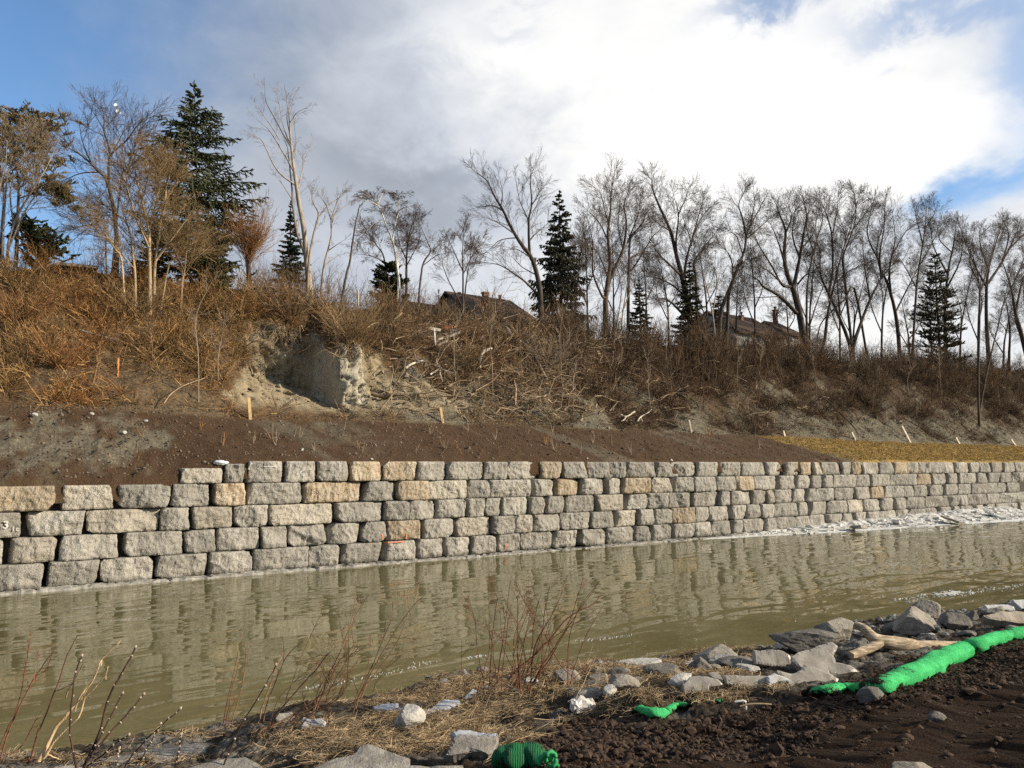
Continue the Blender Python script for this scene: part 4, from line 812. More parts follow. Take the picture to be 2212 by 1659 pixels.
# leaning juniper and the leftmost pine
def tufted(name, label, stems, tufts, t0, mb, mn, seed, rsh, L, per, group, cat='tree'):
    rs = np.random.RandomState(seed); TP = []; TR = []; base = None
    for k, (pts, w0, w1) in enumerate(stems):
        pp = spline(np.array(pts, float), 12); W = pick_t(pp[:, 0], pp[:, 1], t0 + np.linspace(0, rs.uniform(-.8, .8) if k else 0, 12)); dep = project(W)[2]
        if k == 0: base = W[0].copy(); base[2] = min(base[2], zfar(*st_of(base))[0] - .1); W[0] = base
        TP.append(W); TR.append(np.linspace(w0, w1, 12) * .5 * dep / FPX)
    O = []; Dn = []
    for (x, y, rx, ry, n) in tufts:
        for _ in range(int(n * (.62 if 'pine' in name else 1))):
            a, b = rs.normal(0, .5, 2); O.append(pick_t(x + a * rx, y + b * ry, t0 + rs.normal(0, .5) * rx * .022)); d = rs.normal(0, 1, 3); d[2] = abs(d[2]) * .6 + .1; Dn.append(d)
    th_ = thing(name, base, label, cat, group); part('trunk', [tubes(np.array(TP), np.array(TR), 6)], mb, th_)
    P, R = spread_out(per, np.array(O), np.array(Dn), rs.uniform(.6, 1.2, len(O)) * L, np.full(len(O), rsh), rs, .004, .1, up=True); part('crown', [tubes(P, R, 3)], mn, th_); return th_
tufted('juniper_bush', 'leaning rounded dark green juniper at the far left against blue sky', [([(82, 585), (82, 560), (70, 520), (58, 490)], 7, 3)], [(56, 488, 26, 16, 40), (72, 510, 40, 22, 70), (95, 530, 50, 26, 90), (95, 550, 44, 20, 60), (80, 570, 24, 12, 26)], 15.5, M_BARK, M_YEW, 50, .030, .42, FRD, None, 'shrub')
tufted('pine_tree', 'tall two-trunked pine with golden-lit upper crown at the left edge', [([(32, 600), (36, 540), (38, 470), (40, 400), (30, 320), (20, 262)], 9, 2), ([(0, 600), (4, 500), (8, 420), (-4, 330)], 8, 2), ([(38, 430), (70, 420), (110, 425), (150, 445)], 3, 1), ([(39, 400), (70, 350), (100, 320), (125, 285)], 4, 1)],
       [(18, 268, 60, 16, 60), (60, 268, 60, 20, 60), (98, 285, 44, 20, 50), (20, 300, 90, 24, 80), (80, 318, 70, 24, 60), (10, 345, 90, 30, 70), (70, 360, 80, 30, 55), (20, 390, 80, 26, 40), (95, 390, 56, 24, 34), (124, 425, 34, 14, 36), (145, 443, 26, 14, 36), (90, 418, 40, 12, 26)], 14.8, M_BARK, M_PINE, 51, .024, .62, FRD_PINE, None)
# ------------------------------------------------------------------ dry brush on the bank (a mass nobody could count)
def sample_bank(n, k0, k1, seed, smin=-17.5, smax=76):
    n = int(n * 1.4)
    rs = np.random.RandomState(seed); s = rs.uniform(smin, smax, n); kk = rs.uniform(k0, k1, n)
    i = np.clip(np.searchsorted(ss_, s), 1, NS - 2); j = np.clip(np.searchsorted(KU, kk), 1, NU - 2); idx = i * NU + j
    return idx, rs
def slope_normal(idx):
    a = FARV[np.minimum(idx + 1, len(FARV) - 1)] - FARV[idx - 1]; n = np.cross(np.broadcast_to(EV, a.shape), a); n = unit(n); n[n[:, 2] < 0] *= -1; return n
cl_f, till_f, kk_f = cliff.ravel(), till.ravel(), KK.ravel()
def keep(idx, rs, bare=1.0, tl=.75):
    px = fpx[idx]; pr = 1 - np.clip(cl_f[idx] * 1.6, 0, 1) * bare * np.clip((3.0 - kk_f[idx]) * 4, 0, 1) - till_f[idx] * tl * np.where(fpx[idx] > 930, np.where(kk_f[idx] < 1.8, 1.15, .7), 1)
    pr = pr * (.12 + 1.2 * np.clip(.45 + 1.3 * fbm(FARV[idx], .6, 3, .55, 77), 0, 1))
    return idx[(rs.rand(len(idx)) < pr) & (px > -150) & (px < 2380)]
def brush_cols(c1, c2, c3):
    def fn(q, b):
        p = pos(q); n = q.noise(p, 2.0, 5.0, .7); m = q.noise(p, .35, 3.0, .5); c = q.mix(q.ss(n, .35, .65), c1, c2); c = q.mix(q.ss(m, .50, .62), c, c3); ri = q.add('ShaderNodeNewGeometry').outputs['Random Per Island']; c = q.mix(q.ss(ri, .72, .9), c, tuple(x * 1.5 for x in c2)); k = q.m('ADD', q.m('MULTIPLY', ri, 1.0), .35); q.put(b.inputs['Base Color'], q.mix(1.0, c, q.add('ShaderNodeCombineColor', {0: k, 1: k, 2: k}).outputs[0], 'MULTIPLY'))
    return fn
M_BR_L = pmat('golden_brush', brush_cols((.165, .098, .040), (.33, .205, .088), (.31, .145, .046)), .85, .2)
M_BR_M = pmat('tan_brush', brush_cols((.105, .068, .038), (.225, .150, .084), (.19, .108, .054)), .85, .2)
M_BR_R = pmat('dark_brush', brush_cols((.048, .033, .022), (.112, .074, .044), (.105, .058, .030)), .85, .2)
bins = {0: [], 1: [], 2: []}
def into_bins(P, R, px):
    """px: one value per polyline, with soft borders between the three masses"""
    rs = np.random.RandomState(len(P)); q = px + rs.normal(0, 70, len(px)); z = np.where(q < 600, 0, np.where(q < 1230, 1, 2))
    for k in range(3): bins[k].append((P[z == k], R[z == k]))
def scatter(temps, n, k0, k1, seed, l0, l1, r, bare=1.0, tl=.75, lean=.45, rmin=.004, curve=0.0, density=None):
    idx, rs = sample_bank(n, k0, k1, seed); idx = keep(idx, rs, bare, tl)
    if density is not None: idx = idx[rs.rand(len(idx)) < density(fpx[idx], kk_f[idx])]
    nrm = slope_normal(idx); d = unit(np.array([0, 0, 1.0]) * (1 - lean) + nrm * lean + rs.normal(0, .16, nrm.shape)); L = rs.uniform(l0, l1, len(idx))
    O = FARV[idx]; which = rs.randint(0, len(temps), len(idx)); F = frames(d, rs)
    for w, (tp, tr) in enumerate(temps):
        i = np.where(which == w)[0]
        if not len(i): continue
        q = np.einsum('pka,nab->npkb', tp, F[i]) * L[i][:, None, None, None]
        if curve: q[..., 2] += curve * (q ** 2).sum(-1) / L[i][:, None, None]
        q += O[i][:, None, None, :]; rr = np.maximum(tr[None] * (r * (.6 + .4 * L[i] / l1))[:, None, None], rmin)
        into_bins(q.reshape(-1, 4, 3), rr.reshape(-1, 4), np.repeat(fpx[O_idx(idx, i)], len(tp)))
def O_idx(idx, i): return idx[i]
scatter(SHRUB_LOW, 2900, 1.05, 4.1, 81, .35, 1.15, .014, rmin=.0058)
scatter(SHRUB, 1000, 1.9, 4.3, 82, .7, 1.6, .015, rmin=.0058, bare=1.0, density=lambda x, k: np.where((x > 880) & (x < 1180) & (k > 3.3), .4, 1.0))
scatter(SHRUB_UP, 420, 2.9, 4.6, 83, 1.0, 2.6, .013, lean=.15, rmin=.0055, density=lambda x, k: np.where(x < 480, .45, np.where((x > 880) & (x < 1160), .4, 1.0)))
scatter(SHRUB_UP, 240, 3.8, 4.5, 84, 1.4, 3.2, .013, lean=.05, rmin=.0055, density=lambda x, k: np.where(x < 560, .3, np.where((x > 880) & (x < 1160), .3, 1.0)))
scatter(SHRUB, 150, 2.85, 3.15, 85, .7, 1.3, .012, bare=0, tl=0, lean=.8, rmin=.0055, curve=-.25, density=lambda x, k: ((x > 560) & (x < 860)) * 1.0)
scatter(SHRUB_UP, 260, 1.6, 4.4, 97, 1.4, 3.0, .022, lean=.12, rmin=.006, density=lambda x, k: np.where(x > 1180, 1.0, .12))
# fallen stems and straw lying on the slope
idx, rs = sample_bank(26000, 1.02, 4.2, 86); idx = keep(idx, rs, 1.0, .7); nn = slope_normal(idx); dv = unit(np.cross(nn, rs.normal(0, 1, nn.shape)) + rs.normal(0, .18, nn.shape))
LL = rs.uniform(.2, .9, len(idx)) * np.where(rs.rand(len(idx)) < .06, 2.2, 1); u4 = np.linspace(-.5, .5, 4)[None, :, None]
Pp = (FARV[idx] + nn * rs.uniform(.0, .16, (len(idx), 1)))[:, None, :] + dv[:, None, :] * LL[:, None, None] * u4 + (rs.normal(0, .05, (len(idx), 4, 3)))
into_bins(Pp, np.repeat((rs.uniform(.005, .011, len(idx)))[:, None], 4, 1) * np.array([[1, .9, .8, .5]]), fpx[idx])
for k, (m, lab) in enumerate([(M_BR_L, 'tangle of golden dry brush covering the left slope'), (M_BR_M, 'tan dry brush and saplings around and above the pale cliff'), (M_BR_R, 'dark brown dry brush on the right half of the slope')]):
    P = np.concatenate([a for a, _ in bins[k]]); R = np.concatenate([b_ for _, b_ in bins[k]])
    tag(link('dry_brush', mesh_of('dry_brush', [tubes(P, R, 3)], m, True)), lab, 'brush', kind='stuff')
# dry turf on the right end of the bench
idx, rs = sample_bank(40000, .05, 1.0, 87, 18, 76); idx = idx[rs.rand(len(idx)) < turf.ravel()[idx]]
O = FARV[idx]; dv = unit(np.stack([rs.normal(-.3, .6, len(idx)), rs.normal(-.3, .6, len(idx)), rs.uniform(.1, .6, len(idx))], 1)); LL = rs.uniform(.10, .24, len(idx))
M_TURF = twocol('dry_turf', (.23, .155, .048), (.44, .30, .105), 2.5)
P = O[:, None] + dv[:, None] * LL[:, None, None] * np.linspace(0, 1, 4)[None, :, None]; P[..., 2] -= np.linspace(0, 1, 4)[None] ** 2 * .05
tag(link('dry_turf', mesh_of('dry_turf', [tubes(P, np.array([[.010, .010, .008, .003]]) * np.ones((len(O), 1)), 3)], M_TURF)), 'yellowish dry turf on the right end of the bench above the wall', 'grass', kind='stuff')
# clods and pebbles on the brown bench and on the scree
v0, f0 = ico(1)
def pebbles(name, pts, rad_, seed, mat, label, cat):
    rs = np.random.RandomState(seed); n = len(pts); sc = rad_[:, None] * rs.uniform(.6, 1.3, (n, 3)) * np.array([1, 1, .75]); d = 1 + rs.normal(0, .16, (n, len(v0)))
    V = v0[None] * d[..., None] * sc[:, None, :] + pts[:, None, :]; F = (f0[None] + (np.arange(n) * len(v0))[:, None, None]).reshape(-1, 3)
    return tag(link(name, mesh_of(name, [(V.reshape(-1, 3), F)], mat, False)), label, cat, kind='stuff')
idx, rs = sample_bank(9000, .04, 1.1, 88, -17, 30); idx = idx[(turf.ravel()[idx] < .3) & (rs.rand(len(idx)) < np.where(fpx[idx] < 380, 1.0, .45))]
pebbles('soil_clods', FARV[idx], np.random.RandomState(3).gamma(2.0, .011, len(idx)) + .008, 89, twocol('bench_clods', (.06, .037, .023), (.19, .15, .105), 1.2), 'small clods and gravel scattered over the brown bench', 'clods')
idx, rs = sample_bank(4500, 1.0, 2.3, 90, -8, 48); idx = idx[rs.rand(len(idx)) < np.maximum(till_f[idx], cl_f[idx])]
pebbles('scree', FARV[idx], np.random.RandomState(4).gamma(2.0, .014, len(idx)) + .008, 91, twocol('scree_till', (.17, .15, .11), (.34, .30, .22), 3), 'crumbled grey till lying below the cliff and the slope', 'scree')

# dead branches and exposed roots tangled on the middle of the slope
idx, rs = sample_bank(2600, 1.15, 4.0, 94, -8, 40); q_ = fpx[idx]; w_ = np.exp(-((q_ - 1060) / 240.) ** 2) * np.where(kk_f[idx] < 3.6, 1, .5) + .10; w_ = np.where((q_ > 560) & (q_ < 800) & (kk_f[idx] < 3.1), 0, w_); idx = idx[rs.rand(len(idx)) < w_ * .62]
nn = slope_normal(idx); n = len(idx); a_ = rs.uniform(-1.2, 1.2, n); dn_ = unit(np.cross(nn, np.broadcast_to(EV, nn.shape))); dv = unit(EV * np.cos(a_)[:, None] + dn_ * np.sin(a_)[:, None] + rs.normal(0, .25, (n, 3)) + nn * rs.uniform(0, .4, (n, 1))); LL = rs.gamma(2.2, .38, n) + .25
O = FARV[idx] + nn * rs.uniform(.02, .30, (n, 1)); P, R = spread_out(SPR_WILD, O[::4], dv[::4], LL[::4] * 1.2, np.full(len(O[::4]), .026), rs, .0065, -.12)
u = np.linspace(0, 1, 4)[None, :, None]; P2 = O[:, None] + dv[:, None] * LL[:, None, None] * u + rs.normal(0, .06, (n, 4, 3)) * LL[:, None, None]; R2 = rs.gamma(2.2, .009, n)[:, None] * np.array([[1, .9, .75, .4]]) + .006
k = 260; lipx = rs.uniform(545, 800, k); lip = np.array([pick_far(x, np.interp(x, [545, 700, 760, 800], [715, 728, 742, 752]) + rs.normal(0, 8)) for x in lipx]) - NV * .15; d_ = np.stack([rs.normal(0, .5, k), rs.normal(-.3, .25, k), -rs.uniform(.3, 1.2, k)], 1); L_ = rs.gamma(2, .22, k) + .15; P3 = lip[:, None] + d_[:, None] * L_[:, None, None] * u + rs.normal(0, .05, (k, 4, 3)); R3 = rs.gamma(2, .005, k)[:, None] * np.array([[1, .8, .6, .3]]) + .005
tag(link('dead_branches', mesh_of('dead_branches', [tubes(np.concatenate([P, P2, P3]), np.concatenate([R, R2, R3]), 4)], bark('dead_wood', (.17, .12, .074), (.42, .32, .21), 2.5))), 'tangle of dead branches and hanging roots on the middle of the slope', 'branches', kind='stuff')

# ------------------------------------------------------------------ things on the far bank
M_WOOD = twocol('sawn_wood', (.48, .33, .15), (.60, .43, .22), 4, .8); M_WOODW = twocol('bleached_wood', (.50, .43, .34), (.66, .59, .48), 4, .8, .4)
M_WOODG = twocol('grey_weathered_wood', (.30, .25, .19), (.42, .36, .28), 5, .85, .6, .02, (1, 1, 1)); M_STAKEO = twocol('orange_tipped_wood', (.62, .24, .08), (.70, .30, .12), 4)
def stake(xb, yb, xt, yt, wpx, t, label, mat=None):
    b_ = pick_t(xb, yb, t); gz = zfar(*st_of(b_))[0]; top = pick_t(xt, yt, t); ax = unit(top - b_); dep = project(b_)[2]; w = wpx * .5 * dep / FPX; x = unit(np.cross(ax, NV)); y = np.cross(x, ax)
    foot = b_ - ax * .35; L = np.linalg.norm(top - foot); c = foot + ax * L / 2
    v, f = box((0, 0, 0), w, w * .45, L / 2); v = v.copy(); topm = v[:, 2] > 0; v[topm, 2] += (v[topm, 0] / w) * w * .35
    return solo('survey_stake', [(c + v @ np.array([x, y, ax]), f)], mat or M_WOOD, label, 'stake', 'wooden stakes along the top of the bench', smooth=False, origin=b_)
T1 = 4.35
stake(541, 908, 537, 858, 6.6, T1, 'tallest upright wooden stake, left of the pale cliff'); stake(957, 916, 951, 880, 5.4, T1, 'wooden stake leaning slightly left, right of the pale cliff')
stake(1494, 936, 1488, 907, 4.6, T1, 'grey brown wooden stake at the foot of the grey scree', M_WOODG); stake(1696, 945, 1692, 930, 4.6, T1, 'short pale wooden stake at the border of soil and turf', M_WOODW)
stake(1848, 951, 1840, 934, 4.4, T1, 'short leaning stake, first one on the yellow turf', M_WOODW); stake(1966, 955, 1948, 920, 4.6, T1, 'longest leaning stake on the yellow turf', M_WOODW)
stake(2072, 958, 2065, 945, 4.2, T1, 'shortest pale stake on the yellow turf', M_WOODW); stake(2194, 963, 2184, 949, 4.2, T1, 'rightmost stake on the yellow turf near the picture edge', M_WOODW)
def stake_on(px, pyb, pyt, wpx, label, mat, lean=0):
    b_ = pick_far(px, pyb); t = float(st_of(b_)[1]) - .1; return stake(px, pyb, px + lean, pyt, wpx, t, label, mat)
stake_on(255, 806, 773, 3.4, 'thin orange-painted stake in the golden brush', M_STAKEO, 1); stake_on(61, 605, 584, 2.6, 'small pale stake high on the left slope', M_WOOD, -1)
stake_on(643, 650, 604, 2.4, 'thin whitish stake on the crest beside the tall twin-trunked tree', M_WOODW); stake_on(775, 662, 627, 2.4, 'thin whitish stake on the crest above the pale cliff', M_WOODW, -1)
stake_on(941, 744, 709, 3.4, 'white post standing among broken boards', M_CHALK, -3)
def log_(name, pts, w0, w1, mat, label, cat, lift=.12, forks=(), group=None, use_t=None):
    """a fallen stem lying on the slope, along ground points seen at these pixels"""
    def lay(pp, wa, wb, n):
        W = np.array([pick_far(*p) for p in pp]) if use_t is None else np.array([pick_t(p[0], p[1], use_t) for p in pp])
        W = W + slope_normal_at(W) * lift; W = spline(W, n); dep = project(W)[2]; r = np.linspace(wa, wb, n) * .5 * dep / FPX; r = r * (1 + .12 * np.sin(np.arange(n) * 1.9)); return capped(W, r, 7)
    ch = lay(pts, w0, w1, 16)
    for (fp, a, b_) in forks: ch += lay(fp, a, b_, 8)
    return solo(name, ch, mat, label, cat, group, True)
def slope_normal_at(W): return np.broadcast_to(unit(-NV * .55 + np.array([0, 0, .8])), W.shape)
log_('fallen_tree', [(1090, 716), (1108, 738), (1146, 768), (1164, 800), (1178, 830)], 10, 5, M_PALEB, 'pale fallen tree trunk sliding down the middle of the slope', 'fallen tree', .25)
log_('fallen_tree', [(1056, 764), (1044, 768), (1034, 780), (1031, 806)], 8, 5, M_WOODW, 'short bleached broken trunk bent like a hook', 'fallen tree', .3)
log_('fallen_branch', [(1336, 907), (1348, 910), (1364, 902), (1368, 899)], 4.5, 3, M_WOODW, 'white forked branch at the foot of the slope above the soil', 'branch', .3, [([(1349, 909), (1344, 916), (1338, 920)], 3, 2), ([(1345, 912), (1350, 921)], 2, 1.4)])
log_('fallen_branch', [(1373, 918), (1381, 908), (1396, 899), (1404, 893)], 3.5, 2, M_WOODW, 'pale crooked branch right of the white forked branch', 'branch', .25, [([(1380, 909), (1385, 920)], 2.4, 1.5)])
log_('fallen_branch', [(871, 804), (888, 797), (910, 790)], 6, 4, M_WOODW, 'bleached log lying right of the pale cliff', 'branch', .25)
log_('fallen_branch', [(925, 823), (938, 815), (947, 808), (962, 800)], 3.5, 2, M_WOODW, 'star-shaped bleached root snag below the broken boards', 'branch', .35, [([(947, 808), (940, 798), (938, 790)], 3, 1.2), ([(947, 808), (958, 815), (975, 818)], 3, 1.2), ([(947, 808), (948, 822), (953, 836)], 3, 1.2)])
log_('fallen_branch', [(169, 732), (210, 741), (246, 751)], 4, 2.5, M_PALEB, 'straight pale stem lying in the golden brush', 'branch', .35)
log_('fallen_branch', [(212, 618), (250, 632), (300, 656)], 4.5, 3, M_PALEB, 'long pale limb resting on the upper left slope', 'branch', .5)
log_('fallen_branch', [(349, 885), (372, 866), (400, 848), (440, 832)], 2.2, 1.2, M_GOLDB, 'thin arched stem at the bottom of the golden brush', 'branch', .3)
log_('fallen_branch', [(556, 622), (590, 655), (622, 680)], 5, 4, M_PALEB, 'straight leaning pole under the pollard stump', 'branch', .4)
log_('fallen_branch', [(1350, 760), (1385, 790), (1420, 812), (1470, 850)], 4, 2.5, M_BARK, 'long brown fallen stem above the grey scree', 'branch', .3)
log_('fallen_branch', [(1775, 866), (1800, 890), (1835, 925), (1850, 945)], 4, 2.5, M_BARK, 'dark straight fallen stem pointing down to the yellow turf', 'branch', .3)  # dark stem added in place of a tree shadow on the slope
def board(x0, y0, x1, y1, w, mat, label, t=None):
    a, b_ = pick_far(x0, y0), pick_far(x1, y1); m_ = .5 * (st_of(a)[1] + st_of(b_)[1]) - .8; a, b_ = pick_t(x0, y0, m_), pick_t(x1, y1, m_ - .2); ax = unit(b_ - a); dep = project(a)[2]; L = np.linalg.norm(b_ - a); x = unit(np.cross(ax, NV)); y = np.cross(x, ax)
    return solo('broken_board', [box((a + b_) / 2, w * .5 * dep / FPX, .025, L / 2, [x, y, ax])], mat, label, 'board', 'broken boards dumped on the slope', smooth=False)
board(944, 735, 994, 718, 4.5, M_WOODW, 'longest bleached board, slanting up to the right'); board(929, 709, 952, 713, 6, M_WOODW, 'short wide bleached board left of the others'); board(947, 745, 968, 735, 5, M_WOODW, 'short bleached board below the longest one')
board(955, 708, 978, 706, 5, twocol('red_board', (.32, .10, .05), (.42, .15, .08), 6), 'reddish broken board at the top of the dump'); board(972, 712, 1004, 719, 5, M_WOODG, 'grey weathered board right of the reddish one')
# the broken ladder
lt = st_of(pick_far(972, 745))[1] - .3; la, lb = pick_t(961, 720, lt), pick_t(985, 768, lt + .1); lc, ld_ = pick_t(973, 717, lt), pick_t(997, 762, lt + .1)
ld = thing('wooden_ladder', lb, 'small broken ladder lying below the bleached boards', 'ladder')
part('rail', [tubes(np.array([[la, (la + lb) / 2, lb]]), np.full((1, 3), .022), 4)], M_WOODG, ld); part('rail', [tubes(np.array([[lc, (lc + ld_) / 2, ld_]]), np.full((1, 3), .022), 4)], M_WOODG, ld)
for f_ in (.15, .38, .61, .84): part('rung', [tubes(np.array([[la + (lb - la) * f_, (la + (lb - la) * f_ + lc + (ld_ - lc) * f_) / 2, lc + (ld_ - lc) * f_]]), np.full((1, 3), .018), 4)], M_WOODG, ld)
# pollard stump with exposed roots
rs = np.random.RandomState(5); pb = pick_far(540, 640); pt_ = float(st_of(pb)[1]) - .2
pol = thing('pollard_tree', pb, 'pollard stump with orange shoots and exposed roots on the edge of the bank', 'tree')
tp = np.array([pick_t(x, y, pt_) for x, y in [(542, 655), (540, 622), (537, 590), (536, 560), (538, 545)]]); tp = spline(tp, 14); dep = project(pb)[2]
part('trunk', [tubes(tp[None], (np.interp(np.linspace(0, 1, 14), [0, .3, .7, 1], [17, 11, 10, 13]) * .5 * dep / FPX)[None], 8), tubes(np.array([spline([pick_t(538, 595, pt_), pick_t(548, 592, pt_ - .2), pick_t(556, 583, pt_ - .3)], 6)]), np.linspace(.06, .03, 6)[None], 6)], M_DARKB, pol)
rp = []
for (pts) in [[(540, 622), (530, 640), (518, 662), (506, 690)], [(543, 624), (548, 650), (546, 690)], [(545, 622), (570, 632), (588, 650), (596, 668)], [(540, 625), (536, 655), (538, 684)], [(546, 624), (562, 645), (566, 680)], [(535, 622), (512, 630), (498, 652)], [(548, 620), (585, 622), (610, 640)]]:
    W = spline([pick_t(x, y, pt_ - .25 - .25 * k) for k, (x, y) in enumerate(pts)], 9); rp.append(W + fbm(W, 2, 2, .5, len(rp))[:, None] * .06)
part('root', [tubes(np.array(rp), np.linspace(.055, .012, 9)[None] * np.ones((len(rp), 1)), 5)], M_PALEB, pol)
n = 110; th = rs.uniform(0, 6.28, n); top = tp[-1]; d = np.stack([np.cos(th) * .55, np.sin(th) * .5, rs.uniform(.5, 1.2, n)], 1); o = tp[rs.randint(8, 14, n)] + rs.normal(0, .08, (n, 3))
P, R = spread_out(SPR_THIN, o, d, rs.uniform(1.0, 2.6, n), np.full(n, .014), rs, .005, .25); part('crown', [tubes(P, R, 3)], M_ORANGET, pol)
# multi-stemmed shrub in front of the cliff top and other single shrubs
def shrub_thing(px, py, L, n, mat, label, seed, spread=.7, dt=-.1, r=.016):
    rs = np.random.RandomState(seed); b_ = pick_far(px, py); b_ = b_ + NV * dt; th = rs.uniform(0, 6.28, n); d = np.stack([np.cos(th) * spread, np.sin(th) * spread * .7 - .12, rs.uniform(.5, 1.15, n)], 1); o = b_ + rs.normal(0, .12, (n, 3)) * np.array([1, 1, .3]) - np.array([0, 0, .1])
    P, R = spread_out(SPR_THIN, o, d, rs.uniform(.55, 1.1, n) * L, np.full(n, r), rs, .0055, .12)
    return solo('bare_shrub', [tubes(P, R, 3)], mat, label, 'shrub', 'large bare shrubs on the slope', origin=b_)
shrub_thing(752, 738, 3.0, 30, M_GOLD, 'spreading bare shrub crowning the top of the pale pillar', 1, .85, -.3); shrub_thing(700, 690, 2.6, 26, M_BR_M, 'bare shrub on the overhanging lip left of the pillar', 2, .9, -.2); shrub_thing(620, 690, 2.0, 22, M_BR_M, 'drooping bare shrub above the shaded hollow', 3, 1.0, -.2)
shrub_thing(1180, 800, 2.4, 22, M_PALET, 'pale bare shrub beside the fallen tree trunk', 4, .7); shrub_thing(1010, 800, 1.9, 20, M_BR_M, 'bare shrub beneath the broken ladder', 5, .8); shrub_thing(130, 800, 1.9, 34, M_ORANGET, 'orange bushy shrub low on the left slope', 6, 1.0); shrub_thing(40, 700, 2.0, 30, M_ORANGET, 'orange bushy shrub at the left edge of the slope', 7, .9)
shrub_thing(300, 690, 2.2, 26, M_GOLD, 'golden shrub at the foot of the many-stemmed tree', 8, .9); shrub_thing(860, 700, 2.0, 24, M_BR_M, 'reddish brown shrub right of the cliff under the birch', 9, .9)
# thin saplings standing among the brush
rs = np.random.RandomState(9); sp_px = [(905, 790), (985, 830), (1060, 850), (1125, 860), (1210, 830), (1235, 890), (1285, 800), (1330, 850), (1440, 800), (1520, 870), (1590, 850), (1640, 820), (1690, 870), (1760, 860), (1830, 830), (1900, 880), (1960, 850), (2030, 870), (2180, 880), (470, 820), (430, 860), (330, 790), (1405, 890), (600, 690), (1170, 760)]
for k, (x, y) in enumerate(sp_px):
    b_ = pick_far(x, y) + NV * -.1; h = rs.uniform(2.2, 4.6); W = spline([b_ - [0, 0, .2], b_ + [rs.normal(0, .08), 0, h * .35], b_ + [rs.normal(0, .2), rs.normal(0, .1), h * .7], b_ + [rs.normal(0, .3), 0, h]], 10); m_ = 12
    i = rs.randint(4, 10, m_); o = W[i]; d = np.stack([rs.normal(0, .5, m_), rs.normal(0, .5, m_), rs.uniform(.4, 1, m_)], 1); P, R = spread_out(SPR_THIN, o, d, rs.uniform(.3, .8, m_), np.full(m_, .009), rs, .0045, .2)
    solo('sapling', [tubes(W[None], np.linspace(.026, .006, 10)[None], 5), tubes(P, R, 3)], M_PALET if k % 3 else M_BR_M, 'thin bare sapling standing among the brush on the slope', 'sapling', 'thin bare saplings on the slope', origin=b_)
# planted whips on the brown bench
rs = np.random.RandomState(10); wh = []
for k in range(34):
    x = rs.uniform(540, 1740); y = rs.uniform(925, 985); wh.append((x, y))
for x, y in wh + [(312, 945), (430, 930), (480, 960), (300, 990)]:
    b_ = pick_far(x, y); m_ = rs.randint(2, 5); P = []
    for j in range(m_): tip = b_ + np.array([rs.normal(0, .12), rs.normal(0, .12), rs.uniform(.22, .62)]); P.append(spline([b_ + [rs.normal(0, .03), 0, -.08], (b_ + tip) / 2 + rs.normal(0, .03, 3), tip], 5))
    solo('planted_whip', [tubes(np.array(P), np.linspace(.013, .006, 5)[None] * np.ones((m_, 1)), 4)], M_BR_L if rs.rand() < .6 else M_PALET, 'small bare planted whip in the brown soil above the wall', 'shrub', 'small planted whips on the bench', origin=b_)

# ------------------------------------------------------------------ stones
def rock_mesh(c, hx, hy, hz, seed, lvl=4, cut=.72, rough=.06, yaw=None, nplanes=13):
    rs = np.random.RandomState(seed); v, f = ico(lvl); n = unit(rs.normal(0, 1, (nplanes, 3))); h = rs.uniform(cut, 1.0, nplanes); dn = v @ n.T
    r = np.min(np.where(dn > .05, h[None] / np.maximum(dn, .05), 9), 1); r = np.minimum(r, 1.15); p = v * r[:, None]; p = p * (1 + rough * fbm(v * 1.0 + seed, 2.4, 4, .6, seed)[:, None]); p = p * np.array([hx, hy, hz])
    a = rs.uniform(0, 6.28) if yaw is None else yaw; ca, sa = math.cos(a), math.sin(a); p = np.stack([p[:, 0] * ca - p[:, 1] * sa, p[:, 0] * sa + p[:, 1] * ca, p[:, 2]], 1); return (p + np.asarray(c), f)
def rockmat(name, c1, c2, c3): 
    def fn(q, b):
        p = pos(q); na = q.noise(p, 6.0, 6.0, .65); nb = q.noise(p, 30.0, 5.0, .7); c = q.mix(q.ss(na, .35, .65), c1, c2); q.put(b.inputs['Base Color'], q.mix(q.ss(nb, .5, .72, 0, .6), c, c3)); bump(q, b, q.m('ADD', na, nb), .8, .025)
    return pmat(name, fn, .9, .2)
M_ROCK = rockmat('grey_rock', (.25, .222, .178), (.36, .325, .265), (.145, .128, .10)); M_ROCKD = rockmat('dark_rock', (.12, .110, .095), (.215, .198, .17), (.08, .073, .062)); M_ROCKP = rockmat('pale_rock', (.42, .40, .35), (.56, .53, .47), (.30, .28, .24))
for k, (x, y, w, lab) in enumerate([(195, 899, 9, 'pale rounded stone at the top edge of the bench, nearest the left'), (314, 913, 9, 'white squarish stone on the soil right of the gravel patch'), (268, 938, 11, 'flat pale stone on the gravel patch at the left'), (76, 897, 12, 'pale stones partly buried at the far left of the bench'), (653, 972, 8, 'small white stone lying alone on the brown soil'), (800, 997, 6, 'small stone on top of the wall above a tan block'), (1452, 999, 7, 'grey stone on top of the wall near its middle'), (1268, 998, 5, 'tiny stone on the top edge of the wall')]):
    p = pick_far(x, y); dep = project(p)[2]; r = w * .5 * dep / FPX; solo('pale_stone', [rock_mesh(p + [0, 0, r * .35], r, r, r * .8, 700 + k, 3)], M_ROCKP, lab, 'stone', 'pale stones on the bench', smooth=False)
p = pick_far(478, 996); v, f = rock_mesh(p + [0, 0, -.03], .22, .14, .08, 720, 4, .8, .1, math.atan2(EV[1], EV[0])); solo('snow_patch', [(v, f)], pmat('old_snow', lambda q, b: q.put(b.inputs['Base Color'], (.66, .68, .71)), .6), 'small patch of old snow behind the left end of the top course', 'snow')
